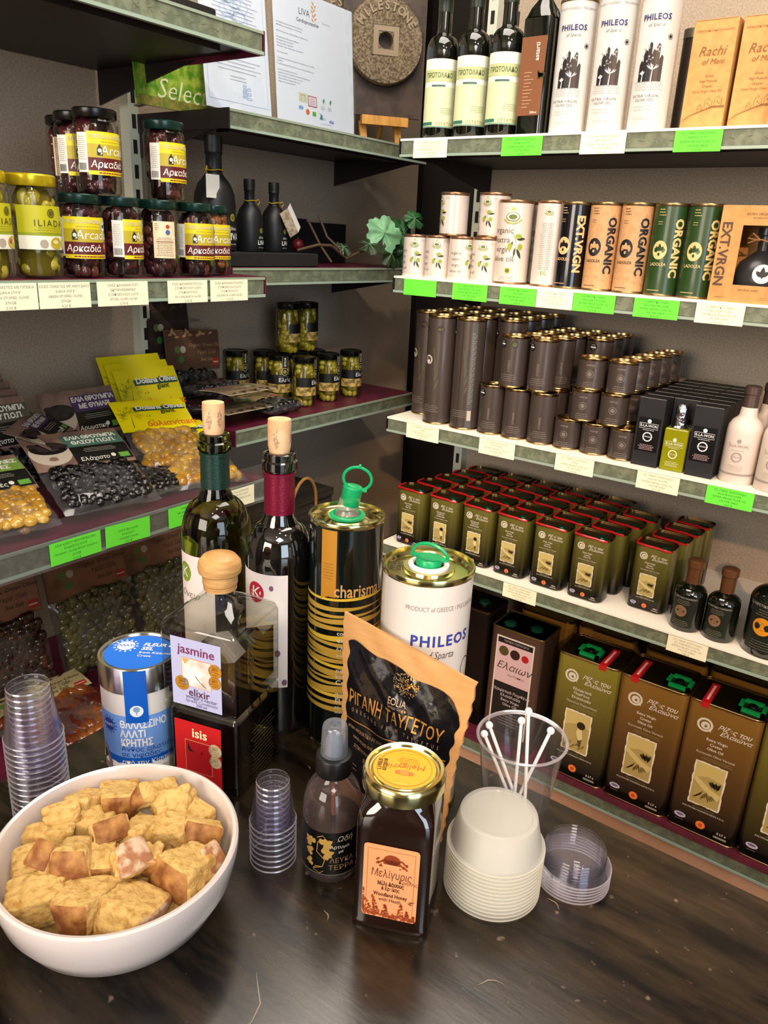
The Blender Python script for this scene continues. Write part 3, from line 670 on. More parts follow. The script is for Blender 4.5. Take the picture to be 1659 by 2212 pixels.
def wonbox(label, loc):
    t = thing('gift_box', label, 'box', loc, 0, 'black gift boxes with a small black label')
    MB().rprism(.0515, .0425, 0, .1365, .0012, bxm, .0006).build('card_shell', t, smooth=False)
    mb = MB(); mp = plane(.0214); mb.rect(mp, -.022, .030, .022, .098, ink('060608', .3), .0002); elabel(mb, mp, .060, .92, 'e8e8ec', 'caa8a8'); mb.build('front_label', t)
    MB().box(-.0255, .0255, -.0212, -.0206, .1362, .1369, ink('8d8984')).build('lid_edge', t, smooth=False)
    return t
first = wonbox('black gift box at the front left, beside the small grey tins', (-.452, 1.537, Z3))
for j in range(7):
    for i, x in enumerate((-.452, -.399, -.346)):
        if j == 0 and i < 2: continue
        lb = 'black gift box at the front right, beside the white bottle' if j == 0 else 'black gift box, %s column, %s row back from the front' % (('left', 'middle', 'right')[i], ORD[j])
        b2 = dup(first, lb, (x, 1.537+.0445*j, Z3), None, None, ('front_label',) if j > 1 else ())
# green-yellow oil bottle with foil cap
t = thing('oil_bottle', 'small square bottle of green-yellow oil with crumpled silver foil cap', 'bottle', (-.399, 1.535, Z3))
oilg = mat('yellow_green_oil', 'a8a818', .05, trans=.4, ior=1.4)
MB().rprism(.046, .034, 0, .084, .004, oilg, .002).lathe([(.015, .084), (.010, .090), (.009, .10)], oilg, 24).build('glass_body', t)
mb = MB(); elabel(mb, plane(.0175), .034, .85, 'e9eac8', 'd8d8a8'); mb.build('printed_lettering', t)
mb = MB(); mb.lathe([(.0165, .086), (.0125, .090), (.0130, .100), (.0120, .118), (.0125, .126), (.009, .131), (.002, .132)], mat('crumpled_foil', 'c8c8cc', .22, 1, bump=(110, 1.0)), 20); mb.build('foil_cap', t)
# white ceramic bottles
cer = mat('matt_white_ceramic', 'd6c8bd', .4); cap_ = mat('taupe_capsule', '54423c', .4, .3)
def white_bottle(label, loc):
    t = thing('oil_bottle', label, 'bottle', loc, 0, 'white ceramic oil bottles')
    r = .0315
    MB().lathe([(r*.93, 0), (r, .004), (r, .098), (r*.96, .108), (r*.78, .118), (r*.55, .124), (.0155, .128), (.0145, .14), (.0125, .145)], cer, 36).build('ceramic_body', t)
    mb = MB(); mp = cyl(r+.0002, 0, 0); elabel(mb, mp, .052, .9, '9b8f88', 'b5aaa2'); mb.rect(mp, -.07, .0175, .07, .021, ink('968b88'), .0004); mb.build('printed_lettering', t)
    MB().lathe([(.0135, .142), (.0128, .165), (.0145, .167), (.0145, .180), (.0120, .182), (.003, .1825)], cap_, 24).build('capsule', t)
    return t
wb = white_bottle('white ceramic bottle with taupe neck, beside the black gift boxes', (-.283, 1.545, Z3))
dup(wb, 'white ceramic bottle hidden behind the one beside the gift boxes', (-.262, 1.612, Z3))
dup(wb, 'white ceramic bottle cut off by the right edge of the photo', (-.217, 1.533, Z3), -.1)

# --- fourth shelf: small flat oil cans
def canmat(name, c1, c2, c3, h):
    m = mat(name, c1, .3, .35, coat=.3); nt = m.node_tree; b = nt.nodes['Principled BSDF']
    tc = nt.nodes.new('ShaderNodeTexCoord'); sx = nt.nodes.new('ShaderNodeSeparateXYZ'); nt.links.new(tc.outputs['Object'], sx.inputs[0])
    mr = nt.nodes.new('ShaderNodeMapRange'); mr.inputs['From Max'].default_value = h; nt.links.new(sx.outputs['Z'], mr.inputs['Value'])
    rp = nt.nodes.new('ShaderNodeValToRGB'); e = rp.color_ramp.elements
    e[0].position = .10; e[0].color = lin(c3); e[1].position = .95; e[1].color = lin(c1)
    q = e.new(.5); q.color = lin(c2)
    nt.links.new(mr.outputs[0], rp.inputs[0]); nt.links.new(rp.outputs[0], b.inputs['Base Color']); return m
def can_art(mb, mp, w_, h_, k, big, var=0):
    cr, yl, wt = ink('cfc8b6'), ink('b09c4e'), ink('ddd7c9')
    # spiral crest and two script lines
    u, v = -.22*w_, .84*h_
    mb.disc(mp, u, v, .016*k, cr, .0005, ri=.0115*k, seg=24); mb.disc(mp, u+.001*k, v-.001*k, .009*k, cr, .0006, seg=20); mb.disc(mp, u+.002*k, v-.002*k, .003*k, ink('6b6236'), .0009)
    mb.poly(mp, [(u+.006*k, v-.010*k), (u+.014*k, v-.013*k), (u+.012*k, v-.003*k)], cr, .0008)
    mb.text(mp, 'Ρίζες του', .17*w_, v+.005*k, .0150*k, cr, .0009, bold=.02, shear=.4, fit=.066*k); mb.text(mp, 'Ελαιώνα', .20*w_, v-.0080*k, .0130*k, cr, .0009, bold=.02, shear=.4, fit=.064*k)
    ls = [('Extra Virgin', 'Cretan', 'Olive Oil'), ('Εξαιρετικό', 'Παρθένο', 'Ελαιόλαδο')][var == 1]
    for i, s_ in enumerate(ls): mb.text(mp, s_, -.02*w_, (.745-.034*i)*h_, .0088*k, wt, .0009, bold=.01)
    mb.text(mp, 'Koroneiki Olive Varietal' if var != 1 else 'Ποικιλία Κορωνέικη', 0, .635*h_, .0078*k, cr, .0009)
    mb.lines(mp, .005*k, .607*h_, .075*k, 2, .0045*k, ink('9c9161'), .0009*k)
    # pasted photograph with deckled edge
    x0, x1, y0, y1 = -.24*w_, .20*w_, .235*h_, .57*h_
    rg = random.Random(4); pts = []
    n = 14
    for i in range(n): pts.append((x0+(x1-x0)*i/n, y0+rg.uniform(-1, 1)*.0012*k))
    for i in range(n): pts.append((x1+rg.uniform(-1, 1)*.0012*k, y0+(y1-y0)*i/n))
    for i in range(n): pts.append((x1-(x1-x0)*i/n, y1+rg.uniform(-1, 1)*.0012*k))
    for i in range(n): pts.append((x0+rg.uniform(-1, 1)*.0012*k, y1-(y1-y0)*i/n))
    mb.poly(mp, pts, wt, .0006); e = .0028*k
    mb.rect(mp, x0+e, y0+e, x1-e, y1-e, ink('a8975a'), .0009)
    W, H = x1-x0-2*e, y1-y0-2*e; X = lambda a: x0+e+a*W; Y = lambda a: y0+e+a*H
    mb.poly(mp, [(X(0), Y(.62)), (X(.5), Y(.72)), (X(1), Y(.66)), (X(1), Y(1)), (X(0), Y(1))], ink('c2b06c'), .0011)
    if var == 2 or var == 0:   # a bough crossing the picture with dark leaves
        mb.line(mp, [(X(.02), Y(.62)), (X(.3), Y(.50)), (X(.6), Y(.38)), (X(.97), Y(.30))], [.09*H, .12*H, .13*H, .16*H], ink('c9b878'), .0013)
        for i in range(9): mb.leaf(mp, X(.52+.05*i), Y(.62+.02*(i % 3)), .16*H, .035*H, -.9-.1*i, ink('2d2712'), .0015)
        for i in range(12): mb.leaf(mp, X(.08+.07*i), Y(.12+.03*(i % 4)), .15*H, .03*H, .7+.15*i, ink('5d512a'), .0015)
    else:                      # figure bent over in a field
        mb.disc(mp, X(.66), Y(.70), .10*H, ink('231d10'), .0015); mb.poly(mp, [(X(.55), Y(.66)), (X(.72), Y(.62)), (X(.78), Y(.36)), (X(.62), Y(.30)), (X(.5), Y(.48))], ink('d1c48a'), .0014)
        mb.poly(mp, [(X(.58), Y(.34)), (X(.76), Y(.36)), (X(.74), Y(.14)), (X(.64), Y(.14))], ink('4f4424'), .0013)
        for i in range(14): mb.leaf(mp, X(.05+.06*i), Y(.04+.03*(i % 5)), .10*H, .03*H, 1.1+.1*(i % 4), ink('7d6d35'), .0015)
    # foot
    mb.text(mp, 'KOLYMVARI CHANION KRITIS P.D.O.' if big else 'ΚΟΛΥΜΒΑΡΙ ΧΑΝΙΩΝ ΚΡΗΤΗΣ', .0, .195*h_, .0052*k, wt, .0009); mb.lines(mp, 0, .215*h_, .06*k, 1, .003, ink('9c9161'), off=.0009)
    mb.disc(mp, -.30*w_, .105*h_, .012*k, ink('b9b3c9'), .0006, ry=.0068*k); mb.disc(mp, -.30*w_, .108*h_, .008*k, ink('5d5a86'), .0009, ry=.003*k); mb.lines(mp, -.30*w_, .07*h_, .024*k, 1, .003, ink('9a9590'), off=.0009)
    mb.disc(mp, 0.0, .088*h_, .0098*k, ink('d9762b'), .0006); mb.disc(mp, 0, .088*h_, .0062*k, ink('f0b070'), .0008); mb.disc(mp, 0, .088*h_, .0052*k, ink('c8431c'), .001)
    mb.text(mp, '5 LT e' if big else '500ml', .30*w_, .078*h_, .0072*k, wt, .0009, bold=.02); mb.rect(mp, .20*w_, .040*h_, .38*w_, .056*h_, ink('8d8878'), .0009)
H4 = .1485
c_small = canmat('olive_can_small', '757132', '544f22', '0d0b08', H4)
redb = mat('red_shrink_strip', 'b3191c', .3); dgc = mat('dark_green_cap', '0c2a1c', .3)
def small_can(label, loc, var=0, art=True):
    t = thing('oil_can', label, 'can', loc, 0, 'small flat green oil cans'); w_, d_ = .080, .056
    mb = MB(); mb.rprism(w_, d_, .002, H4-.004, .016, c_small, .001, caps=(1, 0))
    if art: can_art(mb, plane(d_/2, 0), w_, H4, .52, False, var)
    mb.build('printed_body', t)
    mb = MB()
    mb.rprism(w_+.001, d_+.001, H4-.006, H4, .0165, grim, .001, caps=(0, 0)); mb.rprism(w_-.003, d_-.003, H4-.007, H4-.0035, .0145, mat('can_top_dark_gold', '6b5a2c', .3, .9), .0005); ct_ = mb.build('can_top', t)
    # red band lapping over the front rim and running round to the spout
    mb = MB(); y = -d_/2-.0004
    p = [(-w_/2+.004, y+.004, H4-.001), (-w_/2+.016, y, H4-.0005), (-.01, y, H4-.001), (.012, y+.001, H4-.0015), (.026, y-.0002, H4-.003), (w_/2-.004, y+.004, H4-.004)]
    mb.tube(p, .0026, redb, 6); mb.tube([(-w_/2+.004, y+.004, H4-.001), (-w_/2-.0003, y+.016, H4-.001), (-w_/2-.0003, d_/2-.016, H4-.001)], .0022, redb, 6)
    mb.build('red_seal_band', ct_)
    MB().lathe([(.010, H4-.004), (.010, H4-.0005), (.0085, H4+.001), (.003, H4+.001)], dgc, 20, cx=.020, cy=-.010).build('spout_cap', ct_)
    return t
vs = {}
cx = [-1.008, -.912, -.817, -.725, -.630, -.537]
for i, (x, var) in enumerate(zip(cx, (0, 1, 1, 0, 2, 2))):
    lb = 'small flat green oil can, %s from the left in the front row' % ORD[i]
    if var in vs: dup(vs[var], lb, (x, 1.545, -.23), 0)
    else: vs[var] = small_can(lb, (x, 1.545, -.23), var)
dup(vs[2], 'small flat green oil can set apart on the right, beside the dark bottles', (-.413, 1.583, -.23), 0)
bk = None
for j in range(1, 5):
    for i, x in enumerate(cx):
        xx = x+.012*j+(.03 if i >= 3 else 0)*0; yy = 1.545+.0655*j
        if j == 4 and i > 4: continue
        lb = 'small flat green oil can, %s from the left in the %s row back' % (ORD[i], ORD[j])
        if bk is None: bk = small_can(lb, (xx, yy, -.23), 0, False)
        else: dup(bk, lb, (xx, yy, -.23))
for j in (1, 2, 3): dup(bk, 'small flat green oil can behind the one set apart on the right, %s row back' % ORD[j], (-.408+.006*j, 1.583+.068*j, -.23))
# dark bottles with bronze caps
bron = mat('bronze_capsule', '7a5233', .35, .6)
def dark_bottle(label, loc, r, hb, ht, disc_c, k):
    t = thing('oil_bottle', label, 'bottle', loc, 0, 'dark round-shouldered bottles on the fourth shelf')
    rn = .012*k+.001
    pr = [(r*.92, 0), (r, .005), (r, hb)]
    for i in range(1, 7): a = PI/2*i/7; pr.append((rn+(r-rn)*math.cos(a), hb+r*.62*math.sin(a)))
    pr += [(rn, hb+r*.66), (rn, ht-.01)]
    MB().lathe(pr, mat('black_green_glass', '0a0e07', .05, spec=.8, coat=.5), 40).build('glass_body', t)
    MB().lathe([(rn+.0008, hb+r*.75), (rn+.0012, ht-.017), (rn+.0035, ht-.015), (rn+.0035, ht-.002), (rn+.001, ht), (.002, ht)], bron, 28).build('capsule', t)
    mb = MB(); mp = cyl(r+.0002, -.12, 0)
    mb.rect(mp, -.024*k, .010*k, .024*k, .078*k, ink('171c12'), 0)
    mb.disc(mp, -.003*k, .045*k, .0125*k, ink(disc_c), .0005, seg=28); mb.line(mp, [(-.008*k, .046*k), (-.002*k, .051*k), (.002*k, .044*k), (-.004*k, .040*k), (.006*k, .041*k)], .0006, ink('4b3320'), .0009)
    mb.text(mp, 'ΕΞΑΙΡΕΤΙΚΟ ΠΑΡΘΕΝΟ', 0, .074*k, .0048*k, ink('a9a497'), .0006); mb.lines(mp, 0, .068*k, .030*k, 3, .0036*k, ink('8d8878')); mb.lines(mp, 0, .024*k, .034*k, 4, .0036*k, ink('8d8878'), seed=4)
    mb.build('front_label', t); return t
dark_bottle('small dark bottle with bronze cap and brown disc, left beside the oil can', (-.322, 1.545, -.23), .0325, .075, .150, '7e6248', 1.0)
dark_bottle('small dark bottle with bronze cap and brown disc, middle of three', (-.256, 1.545, -.23), .0325, .075, .150, '7e6248', 1.0)
dark_bottle('big dark bottle with orange disc cut off by the right edge of the photo', (-.166, 1.548, -.23), .047, .105, .205, 'd08a1c', 1.45)

# --- bottom shelf: five-litre cans
H5 = .318
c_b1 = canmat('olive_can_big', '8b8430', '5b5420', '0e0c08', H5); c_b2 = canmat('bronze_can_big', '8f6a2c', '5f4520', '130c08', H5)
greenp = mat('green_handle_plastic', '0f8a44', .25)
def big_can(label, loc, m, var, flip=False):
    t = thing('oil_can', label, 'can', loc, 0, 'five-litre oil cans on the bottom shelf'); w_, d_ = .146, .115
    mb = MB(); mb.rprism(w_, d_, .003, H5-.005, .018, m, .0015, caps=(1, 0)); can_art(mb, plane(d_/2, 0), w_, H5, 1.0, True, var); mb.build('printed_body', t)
    mb = MB(); mb.rprism(w_+.0016, d_+.0016, 0, .004, .019, grim, .001, caps=(1, 0)); mb.build('base_rim', t)
    mb = MB(); mb.rprism(w_+.0016, d_+.0016, H5-.006, H5, .019, grim, .001, caps=(0, 0)); mb.rprism(w_-.003, d_-.003, H5-.008, H5-.004, .017, mat('dark_can_top', '4a3c22', .25, .9), .0005); ct_ = mb.build('can_top', t)
    s_ = -1 if flip else 1; hx = -.012*s_+(.03 if flip else 0); sx = .034 if not flip else -.040
    mb = MB(); z = H5+.002; x0, x1, y0, y1 = hx-.022, hx+.022, -.034, .008
    for a, b_ in (((x0, y0), (x1, y0)), ((x1, y0), (x1, y1)), ((x1, y1), (x0, y1)), ((x0, y1), (x0, y0))):
        mb.box(min(a[0], b_[0])-.004, max(a[0], b_[0])+.004, min(a[1], b_[1])-.004, max(a[1], b_[1])+.004, H5-.004, z+.001, greenp)
    mb.build('green_handle', ct_)
    MB().lathe([(.010, H5-.004), (.010, H5+.002), (.008, H5+.004), (.002, H5+.004)], mat('dark_plug', '0b1410', .2), 20, cx=hx, cy=-.012).build('spout_plug', ct_)
    MB().box(sx-.008, sx+.008, -d_/2-.0006, .03, H5-.0035, H5+.0008, redb).box(sx-.0025, sx+.0025, -.045, .02, H5+.0008, H5+.0012, ink('e0b0b0')).box(sx-.008, sx+.008, -d_/2-.0012, -d_/2-.0003, H5-.012, H5+.0008, redb).build('red_seal', ct_)
    return t
ZD = -.684; YF = 1.512
big_can('five-litre olive-green can, leftmost, with green handle and a bent figure photo', (-.500, YF+.058, ZD), c_b1, 1)
big_can('five-litre bronze can, second, lettered Extra Virgin Cretan Olive Oil', (-.353, YF+.058, ZD), c_b2, 2, True)
big_can('five-litre bronze can, third, nearest fully visible', (-.206, YF+.058, ZD), c_b2, 0, True)
big_can('five-litre can cut off by the right edge of the photo', (-.059, YF+.058, ZD), c_b1, 0, True)
# silver-brown can with pink and black label
t = thing('oil_can', 'silver-brown metal can with a pink and black label and two dark green plugs', 'can', (-.682, 1.575, ZD))
sb = mat('silver_brown_tin', '6b564a', .28, .8); w_, d_, h_ = .138, .10, .318
mb = MB(); mb.rprism(w_, d_, 0, h_-.003, .010, sb, .002).rprism(w_+.002, d_+.002, h_-.006, h_, .011, mat('olive_rim', '7a6a3a', .3, .9), .001, caps=(0, 0)); mb.rprism(w_*.96, d_*.96, h_-.006, h_-.003, .01, mat('olive_top', '59502e', .3, .8)); mb.build('metal_body', t)
mb = MB(); mp = plane(d_/2); mb.rect(mp, -.052, .03, .048, h_-.022, ink('cfc4bd'), .0003); mb.rect(mp, -.048, .03, .044, h_-.026, ink('120e0e'), .0005); mb.rect(mp, -.048, .172, .044, h_-.040, ink('c9a9ab'), .0008)
mb.disc(mp, -.030, .258, .013, ink('4b421f'), .001); mb.disc(mp, 0, .256, .013, ink('2c1214'), .001); mb.disc(mp, .027, .254, .0095, ink('a3161c'), .001)
mb.text(mp, 'Ελαιων', 0, .218, .026, ink('1c1214'), .0011, shear=.35); mb.text(mp, 'του Παππού', .008, .197, .008, ink('5b3a3c'), .0011)
for i, s_ in enumerate(('Εξαιρετικό Παρθένο', 'Ελαιόλαδο', 'Extra Virgin', 'Olive Oil')): mb.text(mp, s_, 0, .150-.012*i, .0105, ink('cfc4c4'), .0009)
mb.text(mp, 'ΤΟΠΙΚΗ ΠΑΡΑΓΩΓΗ', 0, h_-.033, .007, ink('b9aeb0'), .0009); mb.lines(mp, 0, .09, .06, 5, .008, ink('9a8f90'), .0015, off=.0009); mb.build('front_label', t)
for x, y in ((-.035, -.02), (.028, -.005)): MB().lathe([(.015, h_-.004), (.015, h_+.002), (.011, h_+.004), (.002, h_+.004)], mat('deep_green_plug', '0b3325', .25), 24, cx=x, cy=y).build('green_plug', t)
for i, (x, y, lb) in enumerate(((-.835, 1.60, 'dark metal can in shade just left of the silver-brown can, green plug on top'), (-.985, 1.62, 'dark metal can farthest left in the deep shade of the bottom shelf'))):
    t = thing('oil_can', lb, 'can', (x, y, ZD), 0, 'dark cans in the bottom corner')
    MB().rprism(.13, .10, 0, .325, .012, mat('dark_can_metal', '1e1714', .3, .7), .002).rprism(.132, .102, .320, .327, .013, mat('dim_rim', '4a3b2a', .3, .9), .001, caps=(0, 0)).build('metal_body', t)
    MB().lathe([(.014, .325), (.014, .330), (.010, .332), (.002, .332)], MT['deep_green_plug'], 24, cx=.02).build('green_plug', t)
for i, (x, y) in enumerate(((-.67, 1.70), (-.52, 1.71), (-.353, 1.71), (-.206, 1.71))):
    t = thing('oil_can', 'dark five-litre can in the back row, behind the %s' % ('silver-brown can', 'olive-green can', 'second bronze can', 'third bronze can')[i], 'can', (x, y+.01, ZD), 0, 'five-litre cans in the back row')
    MB().rprism(.14, .11, 0, .316, .016, c_b2, .002).build('metal_body', t); MB().rprism(.142, .112, .312, .318, .017, grim, .001, caps=(0, 0)).build('can_top', t)
# ================================================================== LEFT WALL
Z2 = .4225
dglid = mat('dark_green_lid', '14302a', .25, .3); yellid = mat('yellow_gold_lid', 'c9b21c', .25, .5); blacklid = mat('black_lid', '0b0b0a', .25, .2)
def place(o, org, right, upv):
    x = Vector(right).normalized(); z = Vector(upv); z = (z-x*z.dot(x)).normalized(); y = z.cross(x)
    m = Matrix((x, y, z)).transposed().to_4x4(); m.translation = Vector(org)
    o.rotation_euler = m.to_euler(); o.location = org
    return o
def olives(mb, rad, z0, z1, m, n, size, seed=1, ring=True):
    rg = random.Random(seed)
    for i in range(n):
        a = rg.uniform(0, 2*PI); rr = rad-size[1]*1.02-.001 if rg.random() < .85 else rg.uniform(.2, .6)*rad
        mb.ell((rr*math.cos(a), rr*math.sin(a), rg.uniform(z0+size[0]*.6, z1-size[0]*.6)), (size[0], size[0], size[1]), m, rg.uniform(0, 6), 10, 6, rg.uniform(0, PI))
bro = mat('kalamata_olives', '3a1420', .2, var=(25, '6b2f26', (.4, .65)), coat=.4); grnol = mat('green_olives', '9a8a22', .22, var=(20, 'b8a53a', (.4, .65)), coat=.4)
nut = mat('pitted_brown_olives', '7a3f1f', .3, var=(40, 'a3602f', (.4, .6)), coat=.3); blackol = mat('black_wrinkled_olives', '0b0809', .14, coat=.6, bump=(250, .8)); yelol = mat('golden_olives', '9c6f22', .2, var=(22, 'c29a44', (.4, .65)), coat=.5)
brine = mat('dark_brine', '1a0709', .15); ybrine = mat('yellow_brine', '6a5a10', .15)
def jar(label, loc, r, h, lidm, olm, lab, cat='jar', group=None, rz=PI/2, seed=1, core=None, n=95, osz=(.0095, .0125)):
    t = thing('olive_jar', label, cat, loc, rz, group)
    prof = [(r*.86, .0), (r*.97, .003), (r, .009), (r, h*.80), (r*.97, h*.85), (r*.86, h*.885), (r*.85, h*.95)]
    MB().lathe(prof, jarglass, 32, caps=False).build('glass', t)
    c = MB(); c.lathe([(r*.7, .003), (r*.76, .008), (r*.76, h*.78), (r*.6, h*.86)], core or brine, 20); c.build('brine', t)
    ol = MB(); olives(ol, r*.96, .004, h*.87, olm, n, osz, seed); o = ol.build('olives', t); o['kind'] = 'stuff'
    ml = MB(); rl = r*.93
    pr = [(rl*1.0, h*.885), (rl*1.03, h*.895)]
    ml.lathe([(rl, h*.885), (rl*1.04, h*.90), (rl*1.04, h*.985), (rl*.98, h), (rl*.85, h), (rl*.80, h-.001), (.002, h-.001)], lidm, 40)
    ml.build('lid', t)
    if lab:
        mb = MB(); lab(mb, cyl(r+.0006, 0, 0), r, h); mb.build('paper_label', t)
    return t
def arc_label(rot, back=False, pic='o'):
    def f(mb, mp0, r, h):
        mp = cyl(r+.0006, rot, 0); W = .043; z0, z1 = .028, .088
        yl, mu, rd, wh = ink('e3cf1f'), ink('b9a52a'), ink('5a1518'), ink('ece6da')
        mb.rect(mp, -W, z0, W, z1, yl, 0); mb.rect(mp, -W, z0+.006, W, z0+.024, rd, .0003); mb.rect(mp, -W, z0+.024, W, z0+.043, mu, .0003)
        mb.text(mp, 'ΕΛΙΕΣ ΚΑΛΑΜΩΝ', -.014, z1-.007, .0068, ink('c9c49a'), bold=.02, sp=.9); mb.text(mp, 'KALAMON', .024, z1-.007, .0068, ink('c9c49a'), bold=.02, sp=.9); mb.lines(mp, 0, z1-.0135, .06, 1, .003, ink('9c8f1c'))
        mb.text(mp, 'Arcadia', .004, z0+.034, .0185, wh, shear=.15); mb.text(mp, 'Αρκαδιά', -.012, z0+.0145, .0135, wh, shear=.15, bold=.01); mb.lines(mp, 0, z0+.003, .075, 1, .003, ink('8c1f18'), .0018)
        mb.poly(mp, [(-.029, z0+.027), (-.021, z0+.027), (-.021, z0+.036), (-.025, z0+.043), (-.029, z0+.036)], ink('2b2a18'), .0008); mb.disc(mp, -.025, z0+.034, .0028, wh, .001)
        mb.disc(mp, .024, z0+.0465, .0058, ink('e8e8ea'), .0009); mb.disc(mp, .024, z0+.0475, .0042, ink('27417a'), .0011, ry=.0028)
        if pic == 'o':
            mb.disc(mp, .027, z0+.017, .0085, ink('7c2a2a'), .001); mb.disc(mp, .024, z0+.018, .0035, ink('c46a52'), .0012); mb.disc(mp, .037, z0+.022, .006, ink('4a1a22'), .001, ry=.009)
        else:
            for u, v in ((.030, .022), (.036, .016), (.028, .013)): mb.disc(mp, u, z0+v, .0055, ink('33221c'), .001, ri=.0025)
        mb.rect(mp, -W-.017, z0+.003, -W, z1-.002, wh, .0001); mb.lines(mp, -W-.0085, z1-.008, .013, 12, .0028, ink('8a857c'), .0006)
        for i in range(9): mb.rect(mp, -W-.015+.0014*i, z0+.006, -W-.0143+.0014*i, z0+.016, ink('2a2a2a'), .0006, 1)
    return f
def back_label(rot):
    def f(mb, mp0, r, h):
        mp = cyl(r+.0006, rot, 0); mb.rect(mp, -.020, .030, .018, .088, ink('e9d3ae'), 0)
        mb.disc(mp, .004, .080, .0032, ink('b8322a')); mb.disc(mp, .004, .071, .004, ink('44609a')); mb.lines(mp, -.001, .062, .030, 11, .0028, ink('6b4030'), .0007); mb.rect(mp, -.016, .0555, .014, .0565, ink('8a3a2a')); mb.lines(mp, -.014, .084, .008, 4, .003, ink('8a6a50'), .0007)
    return f
def iliada_label(rot, red=False):
    def f(mb, mp0, r, h):
        mp = cyl(r+.0006, rot, 0); W = .048; z0, z1 = .040, .100
        mb.rect(mp, -W, z0+.019, W, z1, ink('b9b41f'), 0); mb.rect(mp, -W, z0, W, z0+.019, ink('e8e2d0'), .0002); mb.rect(mp, -W, z0+.019, W, z0+.023, ink('8f9a1c'), .0002)
        mb.disc(mp, .002, z1-.010, .006, ink('3a3410'), .0005, ri=.0050); mb.disc(mp, .002, z1-.010, .0040, ink('5b5218'), .0006); mb.text(mp, 'ILIADA', 0, z0+.036, .0125, ink('3a3410'), sp=1.3); mb.lines(mp, 0, z0+.030, .05, 3, .0032, ink('8c831c'), .0007)
        mb.disc(mp, .008, z0+.009, .0105, ink('b5a02c'), .0008, ry=.0085); mb.disc(mp, .006, z0+.011, .005, ink('d8cf8a'), .001, ry=.003); mb.disc(mp, .026, z0+.0085, .0062, ink('c8c272'), .001, ry=.009); mb.disc(mp, .026, z0+.009, .003, ink('efeedd'), .0012); mb.disc(mp, -.012, z0+.008, .006, ink('a89c8a'), .0006)
        if red: mb.disc(mp, .004, z0+.011, .003, ink('b23a2a'), .0013)
    return f
# front row
XJ = -1.136
GA = 'green-lidded jars with yellow and maroon labels'
jar('tall yellow-lidded jar of stuffed green olives, cut by the left photo edge', (XJ, .594, Z2), .0355, .142, yellid, grnol, iliada_label(.3, True), group='tall yellow-lidded olive jars', core=ybrine, osz=(.011, .015), n=55, rz=PI/2+.15)
jar('tall jar of green olives with gold lid, next to the red jars', (XJ, .6695, Z2), .0355, .142, yellid, grnol, iliada_label(.1), group='tall yellow-lidded olive jars', core=ybrine, osz=(.011, .015), n=55, seed=4)
j1 = jar('green-lidded dark olive jar with whole olives on its label, beside the tall yellow jars', (XJ, .7445, Z2), .0335, .121, dglid, bro, arc_label(-.1), group=GA)
jar('green-lidded olive jar turned to show barcode and half of its yellow label, bottom row', (XJ, .8175, Z2), .0335, .121, dglid, bro, arc_label(.75), group=GA, seed=2)
jar('green-lidded dark olive jar showing only a small cream back label, bottom row', (XJ, .8935, Z2), .0335, .121, dglid, bro, back_label(-.35), group=GA, seed=3)
jar('green-lidded olive jar with blue seal, second from the right in the bottom row', (XJ, .971, Z2), .0335, .121, dglid, bro, arc_label(.05), group=GA, seed=5)
jar('jar of brown sliced olives at the right end of the bottom row', (XJ-.026, 1.034, Z2), .0335, .121, dglid, nut, arc_label(0, pic='x'), group=GA, seed=6)
jar('dark-lidded olive jar on the upper layer beside the post, yellow label facing out', (XJ, .784, Z2+.1212), .0335, .121, blacklid, bro, arc_label(.25), group=GA, seed=7)
jar('green-lidded olive jar standing alone on the upper layer, right of the post', (XJ, .913, Z2+.1212), .0335, .121, dglid, bro, arc_label(.35), group=GA, seed=8)
for k, (x, y, lb, la) in enumerate(((-1.206, .797, 'dark-lidded jar half hidden behind the yellow-labelled jar on the upper layer', arc_label(.2)), (-1.272, .823, 'dark-lidded jar at the far left of the upper layer, cream side label in shade', back_label(-.7)))):
    s_ = jar(lb, (x, y, Z2+.1212), .0335, .121, blacklid, bro, la, group=GA, seed=9+k)
    dup(s_, 'green-lidded olive jar in the back of the bottom row, under the %s upper jar' % ('half hidden', 'far left')[k], (x, y, Z2))
# top-left shelf tray
t = thing('tray', 'black flat tray lying on the top left shelf, at the upper edge of the photo', 'tray', (-1.30, .80, .8265), PI/2)
MB().rprism(.46, .36, 0, .004, .02, blackm, .001).rprism(.46, .36, .003, .020, .02, blackm, .001, caps=(0, 0)).rprism(.45, .35, .003, .020, .018, blackm, .001, caps=(0, 0)).build('tray_body', t)

